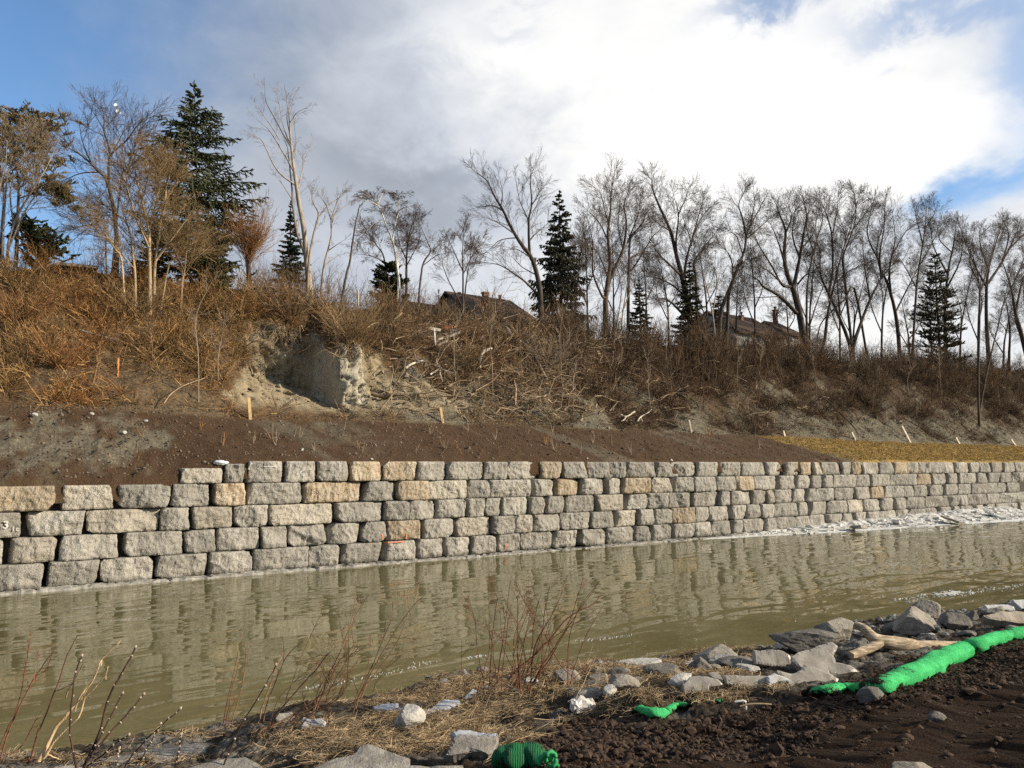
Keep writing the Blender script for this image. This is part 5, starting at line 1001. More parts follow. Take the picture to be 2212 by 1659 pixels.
# ------------------------------------------------------------------ houses beyond the crest
M_ROOF = twocol('brown_shingles', (.055, .034, .024), (.095, .058, .040), 9, .9, .6, .02); M_BRICK = twocol('chimney_brick', (.20, .105, .07), (.30, .17, .115), 7, .9, .4); M_WALL = twocol('pale_siding', (.36, .35, .33), (.46, .45, .43), 3); M_BEIGE = twocol('beige_stone', (.26, .21, .145), (.36, .29, .20), 5)
M_METAL = pmat('galvanised_metal', lambda q, b: (q.put(b.inputs['Base Color'], (.62, .64, .66)), q.put(b.inputs['Metallic'], .8)), .35); M_TRIM = twocol('pale_trim', (.50, .46, .40), (.58, .54, .47), 4); M_GLASS = pmat('window_glass', lambda q, b: q.put(b.inputs['Base Color'], (.06, .075, .085)), .08, .6); M_DARKM = twocol('dark_metal', (.05, .045, .04), (.08, .07, .06), 6)
def gable_house(label, xl, xr, y_eave, y_ridge, t, depth, wallm, wall_h, seed, axis_along=True, windows=(), over=.35, hip=0.0):
    """ridge parallel to the river; front eave seen between two pixel columns"""
    a, b_ = pick_t(xl, y_eave, t), pick_t(xr, y_eave, t); s0, s1 = float(st_of(a)[0]), float(st_of(b_)[0]); ze = .5 * (a[2] + b_[2]); zr = float(pick_t((xl + xr) / 2, y_ridge, t + depth / 2)[2]); base = world_of((s0 + s1) / 2, t + depth / 2, ze - wall_h)
    h = thing('house', base, label, 'house', 'houses beyond the crest')
    C = lambda s, tt, z: world_of(s, tt, z)
    q = np.array([C(s, tt, z) for z in (ze - wall_h, ze) for s, tt in ((s0, t), (s1, t), (s1, t + depth), (s0, t + depth))]); gm = np.array([C(s0, t + depth / 2, zr - .12), C(s1, t + depth / 2, zr - .12)])
    part('wall', [(np.concatenate([q, gm]), np.array([[0, 1, 5, 4], [1, 2, 6, 5], [2, 3, 7, 6], [3, 0, 4, 7]])), (np.concatenate([q, gm]), np.array([[4, 7, 8], [6, 5, 9]]))], wallm, h, False)
    sl_ = (zr - ze) / (depth / 2); e0 = ze - sl_ * over; th = .16; u0, u1 = s0 - over, s1 + over; r0, r1 = u0 + hip, u1 - hip
    V = []
    for dz in (0, th): V += [C(u0, t - over, e0 + dz), C(u1, t - over, e0 + dz), C(r1, t + depth / 2, zr + dz), C(r0, t + depth / 2, zr + dz), C(u1, t + depth + over, e0 + dz), C(u0, t + depth + over, e0 + dz)]
    rf = part('roof', [(np.array(V), np.array([[6, 7, 8, 9], [9, 8, 10, 11], [0, 3, 2, 1], [3, 5, 4, 2], [0, 1, 7, 6], [5, 11, 10, 4]])), (np.array(V), np.array([[1, 2, 8], [1, 8, 7], [2, 4, 10], [2, 10, 8], [3, 0, 6], [3, 6, 9], [5, 3, 9], [5, 9, 11]]))], M_ROOF, h, False)
    for (x0, y0, x1, y1) in windows:
        p0, p1 = pick_t(x0, y1, t), pick_t(x1, y0, t); w = abs(float(st_of(p1)[0] - st_of(p0)[0])) / 2; hh = abs(p1[2] - p0[2]) / 2; c = (p0 + p1) / 2; A = [EV, NV, np.array([0, 0, 1.0])]
        fr = part('window', [box(c - NV * .03, w + .07, .05, hh + .07, A)], M_TRIM, h, False); g_ = mesh_of('pane', [box(c - NV * .083, w, .006, hh, A)], M_GLASS, False, origin=tuple(base)); link('pane', g_, fr)
    return h, rf, ze, zr
def chimney_on(h, x, y0, y1, wpx, t, mat, cap=None, name='chimney', round_=False):
    a, b_ = pick_t(x, y1, t), pick_t(x, y0, t); dep = project(a)[2]; w = wpx * .5 * dep / FPX; A = [EV, NV, np.array([0, 0, 1.0])]; zb = a[2] - .9
    if round_: c = part(name, capped(np.array([[a[0], a[1], zb], [a[0], a[1], b_[2]]]), [w, w], 10), mat, h)
    else: c = part(name, [box(np.array([a[0], a[1], (zb + b_[2]) / 2]), w, w * .8, (b_[2] - zb) / 2, A), box(np.array([a[0], a[1], b_[2] + .04]), w * 1.2, w, .05, A)], mat, h, False)
    if cap: link('chimney_cap', mesh_of('chimney_cap', capped(np.array([[a[0], a[1], b_[2] + .09], [a[0], a[1], b_[2] + .30], [a[0], a[1], b_[2] + .31], [a[0], a[1], b_[2] + .38]]), [w * .55, w * .55, w * .9, w * .9], 8), cap, True, origin=tuple(h.location)), c)
    return c
h1, *_ = gable_house('low house with a brick chimney and a bright metal flue, behind the broken boards', 900, 996, 694, 664, 19, 6.5, M_BEIGE, 3, 1); chimney_on(h1, 992, 643, 668, 9, 18.8, M_BRICK, M_METAL); chimney_on(h1, 947, 637, 672, 4.5, 20.5, M_METAL, M_DARKM, 'flue', True)
h2, *_ = gable_house('house with a long brown roof left of the middle spruce', 1030, 1158, 690, 652, 17, 7.5, M_BEIGE, 3, 2, windows=((1072, 692, 1090, 706),)); chimney_on(h2, 1048, 634, 650, 12, 19.0, M_BRICK); chimney_on(h2, 1080, 640, 650, 5, 19.0, M_BRICK)
h3, *_ = gable_house('brown-roofed house with two brick chimneys beside the thick dark tree', 1590, 1692, 722, 693, 20, 7, M_WALL, 3.2, 3, windows=((1628, 725, 1642, 740), (1672, 728, 1684, 738)), hip=.4); chimney_on(h3, 1602, 683, 697, 8, 22.5, M_BRICK, M_BRICK); chimney_on(h3, 1675, 671, 692, 9, 23.0, M_BRICK, M_BRICK)
h4, *_ = gable_house('lower brown-roofed wing joining the house with two chimneys', 1694, 1732, 722, 706, 20.6, 5, M_WALL, 3.2, 4, hip=.6, windows=((1700, 728, 1710, 738),))
# low garden shed roof and stacked lumber at the left end of the crest
a, b_, c_ = pick_t(38, 592, 14.0), pick_t(128, 572, 14.6), pick_t(212, 580, 14.0); sh = thing('garden_shed', b_ - np.array([0, 0, 2.0]), 'low shed whose pale flat roof edge shows over the left crest', 'shed')
def slab2(p, q, depth, th): return (np.array([p, q, q + NV * depth, p + NV * depth, p + [0, 0, th], q + [0, 0, th], q + NV * depth + [0, 0, th], p + NV * depth + [0, 0, th]]), np.array([[0, 1, 5, 4], [1, 2, 6, 5], [2, 3, 7, 6], [3, 0, 4, 7], [4, 5, 6, 7], [3, 2, 1, 0]]))
part('roof', [slab2(a, b_, 3.2, .13), slab2(b_, c_, 3.2, .13)], M_WOODG, sh, False)
wq = np.array([a + NV * .3, b_ + NV * .3, c_ + NV * .3, a + NV * .3 - [0, 0, 2], b_ + NV * .3 - [0, 0, 2], c_ + NV * .3 - [0, 0, 2]]); part('wall', [(wq, np.array([[3, 4, 1, 0], [4, 5, 2, 1]]))], M_DARKM, sh, False)
lp = thing('lumber_stack', pick_t(10, 588, 13.2), 'stack of old planks at the left edge of the crest', 'lumber')
for k in range(5):
    p = pick_t(-40, 590 - k * 6.5, 13.2); q = pick_t(26 - (k % 3) * 5, 588 - k * 6.5, 13.0); ax = unit(q - p); part('plank', [box((p + q) / 2, np.linalg.norm(q - p) / 2, .12, .05, [ax, unit(np.cross([0, 0, 1.0], ax)), np.array([0, 0, 1.0])])], M_WOODG if k % 2 else M_WOOD, lp, False)
stake_on(29, 600, 560, 4, 'pale upright post beside the stacked planks', M_WOODW, 2)
# plastic scrap caught in the treetop
bp = spline([pick_t(252, 222, 14.2), pick_t(250, 229, 14.1), pick_t(254, 235, 14.3), pick_t(253, 241, 14.2), pick_t(258, 245, 14.2), pick_t(264, 243, 14.2)], 16); wd = np.array([.5, 1, 1.1, .9, 1, .8, .9, .7, .5, .6, .5, .5, .7, .6, .4, .2]) * .075; sx_ = np.array([1, .3, 0])
rs = np.random.RandomState(2); g2 = np.stack([bp - sx_ * wd[:, None] + rs.normal(0, .015, (16, 3)), bp + NV * .05 + rs.normal(0, .02, (16, 3)), bp + sx_ * wd[:, None] + rs.normal(0, .015, (16, 3))], 1).reshape(-1, 3)
solo('plastic_bag', [(g2, grid_faces(16, 3))], pmat('white_plastic', lambda q, b: q.put(b.inputs['Base Color'], (.85, .85, .82)), .45), 'torn white plastic bag caught in the top of a bare tree', 'bag')

# ------------------------------------------------------------------ near shore: stones, ice, driftwood, netting
GR = 'grey stones along the near shore'
def rock_px(x0, y0, x1, y1, mat, label, seed, lift=.5, dep_mul=.8, lvl=4, cut=.52, group=GR, name='grey_rock'):
    p = pick_near((x0 + x1) / 2, y1 - (y1 - y0) * .12); dep = project(p)[2]; k = dep / FPX; hw = (x1 - x0) / 2 * k; hh = (y1 - y0) * k * .5
    c = p + np.array([0, hw * .35, hh * .60]); return solo(name, [rock_mesh(c, hw * 1.10, hw * dep_mul, hh * 1.22, seed, lvl, cut, .05, 0.0, 9)], mat, label, 'rock', group, False)
rock_px(1686, 1366, 1812, 1405, M_ROCKD, 'broad flat dark grey rock at the water, behind the arrow-shaped ice slab', 801); rock_px(1767, 1341, 1855, 1392, M_ROCK, 'pyramid-shaped rock left of the driftwood', 802); rock_px(1934, 1320, 2045, 1375, M_ROCK, 'largest pale boulder right of the driftwood, with a flat shaded left face', 803, cut=.5)
rock_px(1980, 1303, 2038, 1345, M_ROCK, 'peaked grey rock behind the largest pale boulder', 804); rock_px(2033, 1329, 2096, 1362, M_ROCKD, 'low brownish rock right of the largest pale boulder', 805); rock_px(2083, 1322, 2124, 1345, M_ROCKD, 'small dark rock left of the grey plank', 806); rock_px(2124, 1309, 2175, 1332, M_ROCK, 'small pointed rock in front of the far ice slab', 807)
rock_px(1907, 1350, 1945, 1376, M_ROCKD, 'small dark rock wedged left of the largest pale boulder', 808); rock_px(1510, 1400, 1602, 1437, M_ROCK, 'rounded rock at the water with a bright right side', 809); rock_px(1488, 1422, 1535, 1452, M_ROCKD, 'dark squat rock in front of the rounded rock', 810); rock_px(1345, 1424, 1422, 1442, M_ROCKP, 'flat pale rock at the edge of the water', 811)
rock_px(1312, 1446, 1362, 1466, M_ROCKD, 'low dark wedge-shaped rock near the waterside grass', 812); rock_px(839, 1531, 910, 1584, M_ROCKP, 'pale pyramid rock among the straw, left of centre', 833, cut=.36); rock_px(1306, 1484, 1334, 1508, M_ROCKP, 'small pale rock in the straw right of the red stems', 814); rock_px(1310, 1468, 1372, 1496, M_ROCK, 'mottled low rock left of the sunken ice slabs', 815)
rock_px(1196, 1452, 1250, 1482, M_ROCK, 'pale rock right behind the red stems', 816); rock_px(1125, 1462, 1160, 1486, M_ROCKP, 'pale rock behind the left side of the red stems', 817); rock_px(1530, 1437, 1560, 1452, M_ROCK, 'small grey stone between dark squat rock and ice', 818); rock_px(1560, 1425, 1640, 1448, M_ROCKD, 'dark low rock left of the square ice slab', 819); rock_px(1395, 1440, 1470, 1462, M_ROCKD, 'dark low rock below the flat pale rock', 820)
rock_px(2000, 1536, 2040, 1556, M_ROCKD, 'dark stone half sunk in peat below the green sock', 821); rock_px(1862, 1490, 1912, 1522, M_ROCKD, 'dark clod-like stone touching the green sock', 822); rock_px(1930, 1640, 2010, 1668, M_ROCK, 'stone half buried in peat at the bottom edge', 823); rock_px(1080, 1460, 1110, 1476, M_ROCK, 'small stone left of the red stems', 824)
rs = np.random.RandomState(66)
for k in range(34):
    x = rs.uniform(1230, 1720) if k < 24 else rs.uniform(1860, 2200); y = np.interp(x, SH[:, 0], SH[:, 1]) + (rs.uniform(4, 62) if k < 24 else rs.uniform(8, 45)); p = pick_near(x, y); w = rs.uniform(.10, .24)
    solo('grey_rock', [rock_mesh(p + [0, 0, .015], w, w * rs.uniform(.55, .9), w * rs.uniform(.28, .5), 860 + k, 3, .42, .05, None, 9)], [M_ROCK, M_ROCKD, M_ROCK, M_ROCKP][k % 4], 'small flat grey slab of stone packed among the larger shore rocks', 'rock', 'small flat slabs among the shore rocks', False)
# ice
def ice_fn(c1, c2, c3):
    def fn(q, b):
        p = pos(q); n = q.noise(p, 5.0, 5.0, .6); nb = q.noise(p, 40.0, 4.0, .7); c = q.mix(q.ss(n, .35, .65), c1, c2); q.put(b.inputs['Base Color'], q.mix(q.ss(nb, .52, .70, 0, .5), c, c3)); bump(q, b, q.m('ADD', n, q.m('MULTIPLY', nb, .25)), .4, .015)
        b.inputs['Subsurface Weight'].default_value = .25; b.inputs['Subsurface Radius'].default_value = (.03, .03, .035)
    return fn
M_ICE = pmat('dirty_ice', ice_fn((.27, .238, .195), (.37, .335, .28), (.17, .145, .11)), .35, .4); M_ICEB = pmat('shaded_ice', ice_fn((.38, .39, .40), (.48, .49, .50), (.28, .27, .25)), .3, .4); M_ICEW = pmat('white_ice', ice_fn((.46, .455, .42), (.62, .61, .57), (.34, .33, .29)), .7, .2)
M_CRUST = rockmat('silted_ice', (.23, .208, .175), (.35, .322, .28), (.10, .09, .07))
GI = 'ice slabs stranded on the near shore'
def slab_px(outline, tilt, th, mat, label, lift=.08, group=GI, name='ice_slab', cat='ice slab', seed=0, anchor=None, sub=2):
    """outline seen in the photograph laid on a tilted plane through its lowest point, with real thickness"""
    o = np.array(outline, float); k = int(np.argmax(o[:, 1])); ax_, ay_ = anchor or o[k]; p0 = pick_near(ax_, ay_) + np.array([0, 0, lift]); n = unit(np.array(tilt, float)); W = []
    R = ray(o[:, 0], o[:, 1]); kk = ((p0 - EYEP) @ n) / (R @ n); W = EYEP + R * kk[:, None]
    rs = np.random.RandomState(seed + int(o[0, 0])); x = unit(np.cross(n, [0, 0, 1.0]) if abs(n[2]) < .95 else np.cross(n, [0, 1.0, 0])); y = np.cross(n, x); c = W.mean(0)
    bm = bmesh.new(); vs = [bm.verts.new(tuple(w)) for w in W]; f = bm.faces.new(vs); bmesh.ops.triangulate(bm, faces=[f])
    L = max(np.ptp((W - c) @ x), np.ptp((W - c) @ y))
    for _ in range(5): bmesh.ops.subdivide_edges(bm, edges=[e for e in bm.edges if e.calc_length() > L / 13], cuts=1, use_grid_fill=False); bmesh.ops.triangulate(bm, faces=bm.faces)
    bmesh.ops.beautify_fill(bm, faces=bm.faces, edges=bm.edges)
    for v in bm.verts:
        q = np.array(v.co); eb = any(e.is_boundary for e in v.link_edges); d = n * (.007 * fbm(q, 5, 3, .6, seed + 5) + .022 * fbm(q, 1.7, 2, .5, seed)); v.co = Vector(q + d - n * (.012 if eb else 0) + ((x * fbm(q, 9, 2, .6, 3) + y * fbm(q, 9, 2, .6, 4)) * .014 if eb else 0))
    be = [e for e in bm.edges if e.is_boundary]; r = bmesh.ops.extrude_edge_only(bm, edges=be); nv = [g_ for g_ in r['geom'] if isinstance(g_, bmesh.types.BMVert)]
    for v in nv: q = np.array(v.co); v.co = Vector(q - n * th * .5 + (q - c) * .012 + rs.normal(0, .004, 3))
    ne = [g_ for g_ in r['geom'] if isinstance(g_, bmesh.types.BMEdge)]; r = bmesh.ops.extrude_edge_only(bm, edges=ne); nv = [g_ for g_ in r['geom'] if isinstance(g_, bmesh.types.BMVert)]
    for v in nv: q = np.array(v.co); v.co = Vector(q - n * th * .5 - (q - c) * .05 + rs.normal(0, .004, 3))
    bmesh.ops.triangulate(bm, faces=bm.faces); bmesh.ops.recalc_face_normals(bm, faces=bm.faces); bm.verts.index_update()
    V = np.array([v.co[:] for v in bm.verts]); F = np.array([[v.index for v in f.verts] for f in bm.faces]); bm.free()
    return solo(name, [(V, F)], mat, label, cat, group, False)
def Z(ox, oy, sc, *p): return [(ox + p[i] / sc, oy + p[i + 1] / sc) for i in range(0, len(p), 2)]
z8 = lambda *p: Z(1659, 1242, 3.98, *p); z7 = lambda *p: Z(1106, 1242, 3.98, *p); z6 = lambda *p: Z(553, 1242, 3.98, *p); z5 = lambda *p: Z(0, 1242, 3.98, *p)
TL = (.1, -.62, .78)
slab_px(z8(-125, 650, 90, 642, 185, 690, 215, 790, 100, 785, -115, 755), (0, -.7, .7), .13, M_ICE, 'square grey ice slab left of the arrow-shaped one')
slab_px(z8(210, 700, 260, 660, 545, 572, 590, 610, 560, 690, 575, 745, 700, 780, 785, 830, 700, 850, 590, 860, 460, 835, 300, 815, 215, 745), TL, .12, M_ICE, 'large arrow-shaped dirty ice slab left of the driftwood', .12)
slab_px(z8(285, 820, 310, 770, 380, 790, 520, 850, 600, 890, 605, 950, 450, 960, 200, 960, 130, 930, 75, 815, 200, 840), TL, .10, M_ICE, 'jagged dirty ice slab just above the end of the green sock', .06)
slab_px(z7(1820, 870, 2000, 865, 2200, 868, 2205, 970, 2100, 985, 1960, 960, 1830, 950), (0, -.8, .6), .14, M_ICE, 'long straight-edged ice slab lying beside the dry grass'); slab_px(z7(1470, 925, 1530, 870, 1640, 865, 1760, 900, 1810, 945, 1700, 960, 1690, 1000, 1560, 1010, 1480, 1000), TL, .12, M_ICE, 'rounded pale ice slab, leftmost of the large ones')
slab_px(z7(1680, 850, 1760, 840, 1810, 890, 1810, 920, 1720, 890), TL, .1, M_ICE, 'small ice slab overlapped by the rounded pale one'); slab_px(z8(1850, 258, 2060, 252, 2110, 272, 2128, 305, 1960, 305, 1890, 300), (0, -.5, .85), .12, M_ICEW, 'pale thin ice slab at the far end of the near shore'); slab_px(z8(2105, 210, 2240, 215, 2260, 290, 2190, 295, 2110, 232), (0, -.6, .8), .15, M_ICEW, 'thick ice slab at the right picture edge')
slab_px(z8(0, 870, 60, 850, 130, 880, 195, 905, 190, 915, 90, 920, 60, 955, 5, 975), TL, .08, M_ICEW, 'small clear broken ice piece beside the jagged slab'); slab_px(z8(765, 570, 870, 540, 875, 580, 780, 600), TL, .07, M_ICE, 'small ice slab tucked behind the driftwood branch')
slab_px(z6(1000, 1130, 1100, 1105, 1220, 1100, 1215, 1135, 1350, 1135, 1330, 1170, 1130, 1165, 1010, 1150), (0, -.25, .97), .07, M_ICEB, 'bluish shaded ice ledge at the water left of the straw tuft', .03); slab_px(z6(1350, 1190, 1500, 1130, 1600, 1070, 1750, 1060, 1770, 1100, 1640, 1160, 1480, 1200), (0, -.3, .95), .08, M_ICEB, 'long bluish shaded ice slab left of the red stems', .05); slab_px(z6(1790, 1060, 1860, 985, 1915, 1000, 1905, 1050, 1810, 1085), (0, -.5, .85), .08, M_ICEB, 'small bluish ice slab at the foot of the red stems', .05)
slab_px(z6(1635, 1540, 1700, 1400, 1760, 1350, 1900, 1375, 2080, 1370, 2092, 1450, 2060, 1520, 1990, 1560, 1830, 1500, 1760, 1530), (.1, -.55, .8), .12, M_CRUST, 'tilted silt-crusted ice slab left of the crumpled green netting', .10); slab_px(z6(1670, 1350, 1750, 1325, 1850, 1330, 2080, 1358, 2075, 1395, 1900, 1385, 1700, 1380), (0, -.4, .9), .08, M_ICEB, 'thin pale ice slab behind the silt-crusted one', .12)
slab_px(z6(400, 1665, 560, 1600, 700, 1560, 850, 1520, 900, 1460, 960, 1440, 1010, 1450, 1120, 1500, 1330, 1570, 1320, 1620, 1500, 1625, 1780, 1640, 1770, 1700, 1200, 1740, 700, 1740), (.05, -.30, .95), .16, M_CRUST, 'wide rough silt-crusted ice slab at the bottom edge, left of centre', .10); slab_px(z5(850, 1560, 980, 1530, 1330, 1480, 1560, 1450, 2000, 1420, 2260, 1400, 2560, 1390, 2570, 1500, 2300, 1530, 1900, 1520, 1700, 1560, 1400, 1600, 1000, 1590), (0, -.22, .97), .14, M_CRUST, 'long grey silt-crusted ice shelf along the water at lower left', .04)
slab_px(z5(1560, 1660, 1700, 1600, 1850, 1570, 2100, 1560, 2200, 1600, 2300, 1680, 1900, 1740, 1560, 1740), (0, -.25, .96), .12, M_CRUST, 'dark-edged silt-crusted ice slab below the long shelf', .08); slab_px(z5(380, 1650, 640, 1625, 860, 1640, 1000, 1690, 700, 1740, 380, 1740), (0, -.2, .97), .1, M_CRUST, 'small silt-crusted slab at the bottom left under dark twigs', .05)
slab_px(z6(390, 1240, 400, 1220, 560, 1230, 600, 1260, 560, 1310, 470, 1320, 400, 1300), (.1, -.7, .7), .06, M_ICEB, 'crumpled pale slab half hidden by leaning canes', .05); slab_px(z6(160, 1230, 200, 1180, 300, 1170, 340, 1195, 280, 1240, 190, 1260), (.2, -.6, .7), .06, M_CRUST, 'tan silty slab left of the leaning canes', .05)
slab_px(z8(1850, 345, 2000, 310, 2130, 305, 2260, 308, 2260, 412, 2140, 410, 2000, 390, 1900, 375), (.05, -.6, .78), .16, M_WOODG, 'broad grey weathered plank at the right end of the near shore', .10, None, 'weathered_plank', 'plank')
# loose small stones along the waterline, too many to count
n = 900; sx2 = rs.uniform(-12, 13, n); dd2 = rs.gamma(1.6, .55, n) - .1; tt2 = np.interp(sx2, shs, sht) - dd2; zz2 = znear(sx2, tt2); pts = world_of(sx2, tt2, zz2 + .005); pxx, pyy, _ = project(pts); k_ = (pyy < np.interp(pxx, bx, by) - 6) & ((pxx > 1230) | (rs.rand(n) < .35))
pebbles('shore_pebbles', pts[k_], (rs.gamma(1.7, .022, n) + .012)[k_], 92, rockmat('shore_pebble', (.15, .145, .135), (.32, .31, .29), (.08, .08, .078)), 'loose pebbles and ice crumbs between the rocks of the near shore', 'pebbles')
# driftwood
dw = np.array([pick_near(2052, 1392), pick_near(2000, 1398), pick_near(1950, 1402), pick_near(1905, 1398), pick_near(1890, 1392)]); dw0 = project(dw[3])[2]
def at_depth(px, py, dep): R = ray(px, py); return EYEP + R * (dep / R[..., 1])[..., None] if np.ndim(px) else EYEP + R * (dep / R[1])
main = spline([at_depth(2110, 1392, dw0 + .4), at_depth(2040, 1393, dw0 + .25), at_depth(1980, 1395, dw0 + .1), at_depth(1925, 1388, dw0), at_depth(1890, 1381, dw0), at_depth(1868, 1360, dw0 + .05), at_depth(1845, 1350, dw0 + .12)], 26); rr = np.interp(np.linspace(0, 1, 26), [0, .2, .45, .65, .75, .9, 1], [4, 10, 15, 13, 12, 8.5, 7.5]) * dw0 / FPX * .95
side_ = spline([at_depth(1906, 1385, dw0), at_depth(1882, 1398, dw0 - .1), at_depth(1855, 1410, dw0 - .2), at_depth(1837, 1416, dw0 - .28)], 12); r2 = np.linspace(11, 8.5, 12) * dw0 / FPX * .95
def wobble(P, R, seed): 
    ch = capped(P, R, 12); v = ch[0][0]; v2 = np.array(v); v2 += .018 * fbm(v2, 7, 4, .6, seed)[:, None] * unit(np.array([[.3, -.6, .7]])); return [(v2, c[1]) for c in ch]
def drift_fn(q, b):
    p = pos(q); w = q.noise(q.scale(p, (1.0, 6.0, 9.0)), 4.0, 5.0, .65); c = q.mix(q.ss(w, .4, .62), (.30, .225, .145), (.58, .47, .33)); q.put(b.inputs['Base Color'], q.mix(q.ss(q.noise(p, 3.0, 3.0, .5), .55, .68, 0, .6), c, (.16, .12, .085))); bump(q, b, w, .9, .02)
solo('driftwood', wobble(main, rr, 1) + wobble(side_, r2, 2), pmat('driftwood', drift_fn, .85, .2), 'bleached forked driftwood log lying among the ice slabs', 'driftwood')
# green netting socks
def net_fn(q, b):
    p = pos(q); n = q.noise(p, 7.0, 6.0, .7); nb = q.noise(p, 45.0, 3.0, .6); c = q.mix(q.ss(n, .3, .7), (.055, .50, .14), (.11, .76, .26)); c = q.mix(q.ss(nb, .5, .75, 0, .35), c, (.04, .36, .10))
    at = q.add('ShaderNodeAttribute', attribute_name='soil').outputs['Fac']; mask = q.ss(q.m('ADD', q.m('MULTIPLY', q.noise(q.scale(p, (.6, 1, 1)), 13.0, 7.0, .78), .85), q.m('MULTIPLY', at, .55)), .575, .64)
    w = q.add('ShaderNodeTexWave', {'Vector': p, 'Scale': 38.0, 'Distortion': 2.0, 'Detail': 1.0}, bands_direction='DIAGONAL'); c = q.mix(q.ss(w.outputs['Fac'], .2, .6, .3, 0.0), c, (.035, .34, .11))
    q.put(b.inputs['Base Color'], q.mix(mask, c, (.024, .016, .011))); c; bump(q, b, q.m('ADD', q.m('MULTIPLY', w.outputs['Fac'], .4), q.m('ADD', nb, q.m('MULTIPLY', n, 2.0))), .9, .018); b.inputs['Specular IOR Level'].default_value = .08
M_NET = pmat('green_netting', net_fn, .7, .2)
def net2_fn(q, b):
    p = pos(q); n = q.noise(p, 9.0, 6.0, .7); w = q.add('ShaderNodeTexWave', {'Vector': p, 'Scale': 26.0, 'Distortion': 2.5, 'Detail': 1.0}, bands_direction='X'); c = q.mix(q.ss(w.outputs['Fac'], .25, .6), (.010, .085, .032), (.022, .20, .072)); c = q.mix(q.ss(n, .55, .65), c, (.030, .019, .012)); q.put(b.inputs['Base Color'], c); bump(q, b, q.m('ADD', q.m('MULTIPLY', w.outputs['Fac'], .5), n), .9, .02)
M_NET2 = pmat('dark_green_netting', net2_fn, .75, .2)
def sock(pts, label, seed, ends=(1, 1), name='netting_sock', sides=26, per=9, sink=.08, mat=None):
    """pts: (px, py, radius in px) along the visible middle of the tube"""
    a = np.array(pts, float); W = []; R = []
    for x, y, r in a:
        g = pick_near(x, y + r * .8); d = project(g)[2]; rw = r * d / FPX; W.append(g + np.array([0, 0, rw * (1 - sink)]) + np.array([0, .25 * rw, 0])); R.append(rw)
    n = len(a) * per; C_ = spline(W, n); Rr = np.interp(np.linspace(0, 1, n), np.linspace(0, 1, len(a)), R)
    v, f = tubes(C_[None], Rr[None], sides); up = (v[:, 2] - np.repeat(C_[:, 2], sides)) / np.repeat(Rr, sides)
    nrm = unit(v - np.repeat(C_, sides, 0)); v = v + nrm * (.055 * fbm(v, 3.6, 4, .6, seed) * np.repeat(Rr, sides) * 3.2)[:, None] + nrm * (.008 * np.abs(fbm(v, 14, 2, .6, seed)))[:, None]
    v[:, 2] -= .32 * np.maximum(0, v[:, 2] - np.repeat(C_[:, 2], sides)); v += nrm * (.016 * np.abs(fbm(v * np.array([1, 1, 1.5]), 7.5, 3, .65, seed + 8)))[:, None]
    gz = znear(*st_of(v)); fade = np.clip((.05 - (v[:, 2] - gz)) / .10, 0, 1); so_ = np.clip(fade * 1.0 + np.clip(.2 + 1.2 * fbm(v, 2.6, 3, .55, seed + 3), 0, 1) * .45 * np.clip(.55 - nrm[:, 1] * .0 - nrm[:, 0] * .7, 0, 1), 0, 1)
    so_ += np.clip((np.repeat(np.interp(np.linspace(0, 1, n), [0, 1], [0, ends[1]]), sides) - .45), 0, 1) * .55
    return solo(name, [(v, f)], mat or M_NET, label, 'netting', 'green netting tubes half buried in peat', attrs={'soil': np.stack([so_] * 3, 1)})
sock([(x, y, r * 1.0) for (x, y), r in zip(z8(2420, 440, 2290, 480, 2130, 508, 2000, 540, 1850, 590, 1700, 655, 1560, 715, 1400, 795, 1250, 868, 1120, 920, 980, 955, 820, 985, 660, 985, 500, 992, 380, 1015, 300, 1035), [13, 13, 13, 13.5, 15, 19, 21, 23, 23, 21, 18, 14, 12, 11, 8, 4])], 'long bright green netting sock running to the right picture edge', 1)
sock([(x, y, r) for (x, y), r in zip(z7(1040, 1165, 1100, 1158, 1200, 1165, 1290, 1172, 1360, 1145, 1440, 1120, 1530, 1112), [4, 8, 11, 13, 10, 8, 4])], 'short exposed green netting scrap left of the long sock', 2, per=7, sink=.6)
sock([(x, y, r) for (x, y), r in zip(z7(1735, 1090, 1780, 1088, 1840, 1100), [3, 5, 3])], 'tiny green netting scrap between the short scrap and the sock', 3, per=6, sink=.5); sock([(x, y, r) for (x, y), r in zip(z7(1540, 1095, 1570, 1092, 1600, 1098), [2, 3.5, 2])], 'tiniest green netting scrap above the short exposed one', 4, per=6, sink=.5)
# crumpled end with a drawn-in neck and a loop
sock([(x, y, r) for (x, y), r in zip([(1078, 1650), (1090, 1640), (1110, 1633), (1132, 1630), (1150, 1634), (1162, 1644), (1172, 1650)], [12, 24, 31, 31, 26, 16, 8])], 'crumpled green netting sock end at the bottom edge', 5, ends=(0, 0), per=10, sink=.25, mat=M_NET2)
g0 = pick_near(1196, 1652); d0 = project(g0)[2]; lp_ = np.array([at_depth(1190 + 11 * math.cos(a_), 1640 + 16 * math.sin(a_), d0 - .02 * math.sin(a_ * 2)) for a_ in np.linspace(0, 6.1, 26)]); nk = np.array([at_depth(x, y, d0 + .03) for x, y in [(1160, 1648), (1172, 1636), (1184, 1630), (1200, 1652), (1208, 1655)]])
solo('netting_loop', [tubes(lp_[None], np.full((1, 26), .014) * (1 + .3 * np.sin(np.arange(26) * 1.7)), 7), tubes(spline(nk, 18)[None], (np.linspace(.028, .012, 18) * (1 + .3 * np.sin(np.arange(18) * 2.1)))[None], 8)], pmat('mid_green_netting', lambda q, b: q.put(b.inputs['Base Color'], (.03, .30, .10)), .7), 'looped knot of green netting beside the crumpled sock end', 'netting', attrs={'soil': np.zeros((26 * 7 + 18 * 8, 3))})
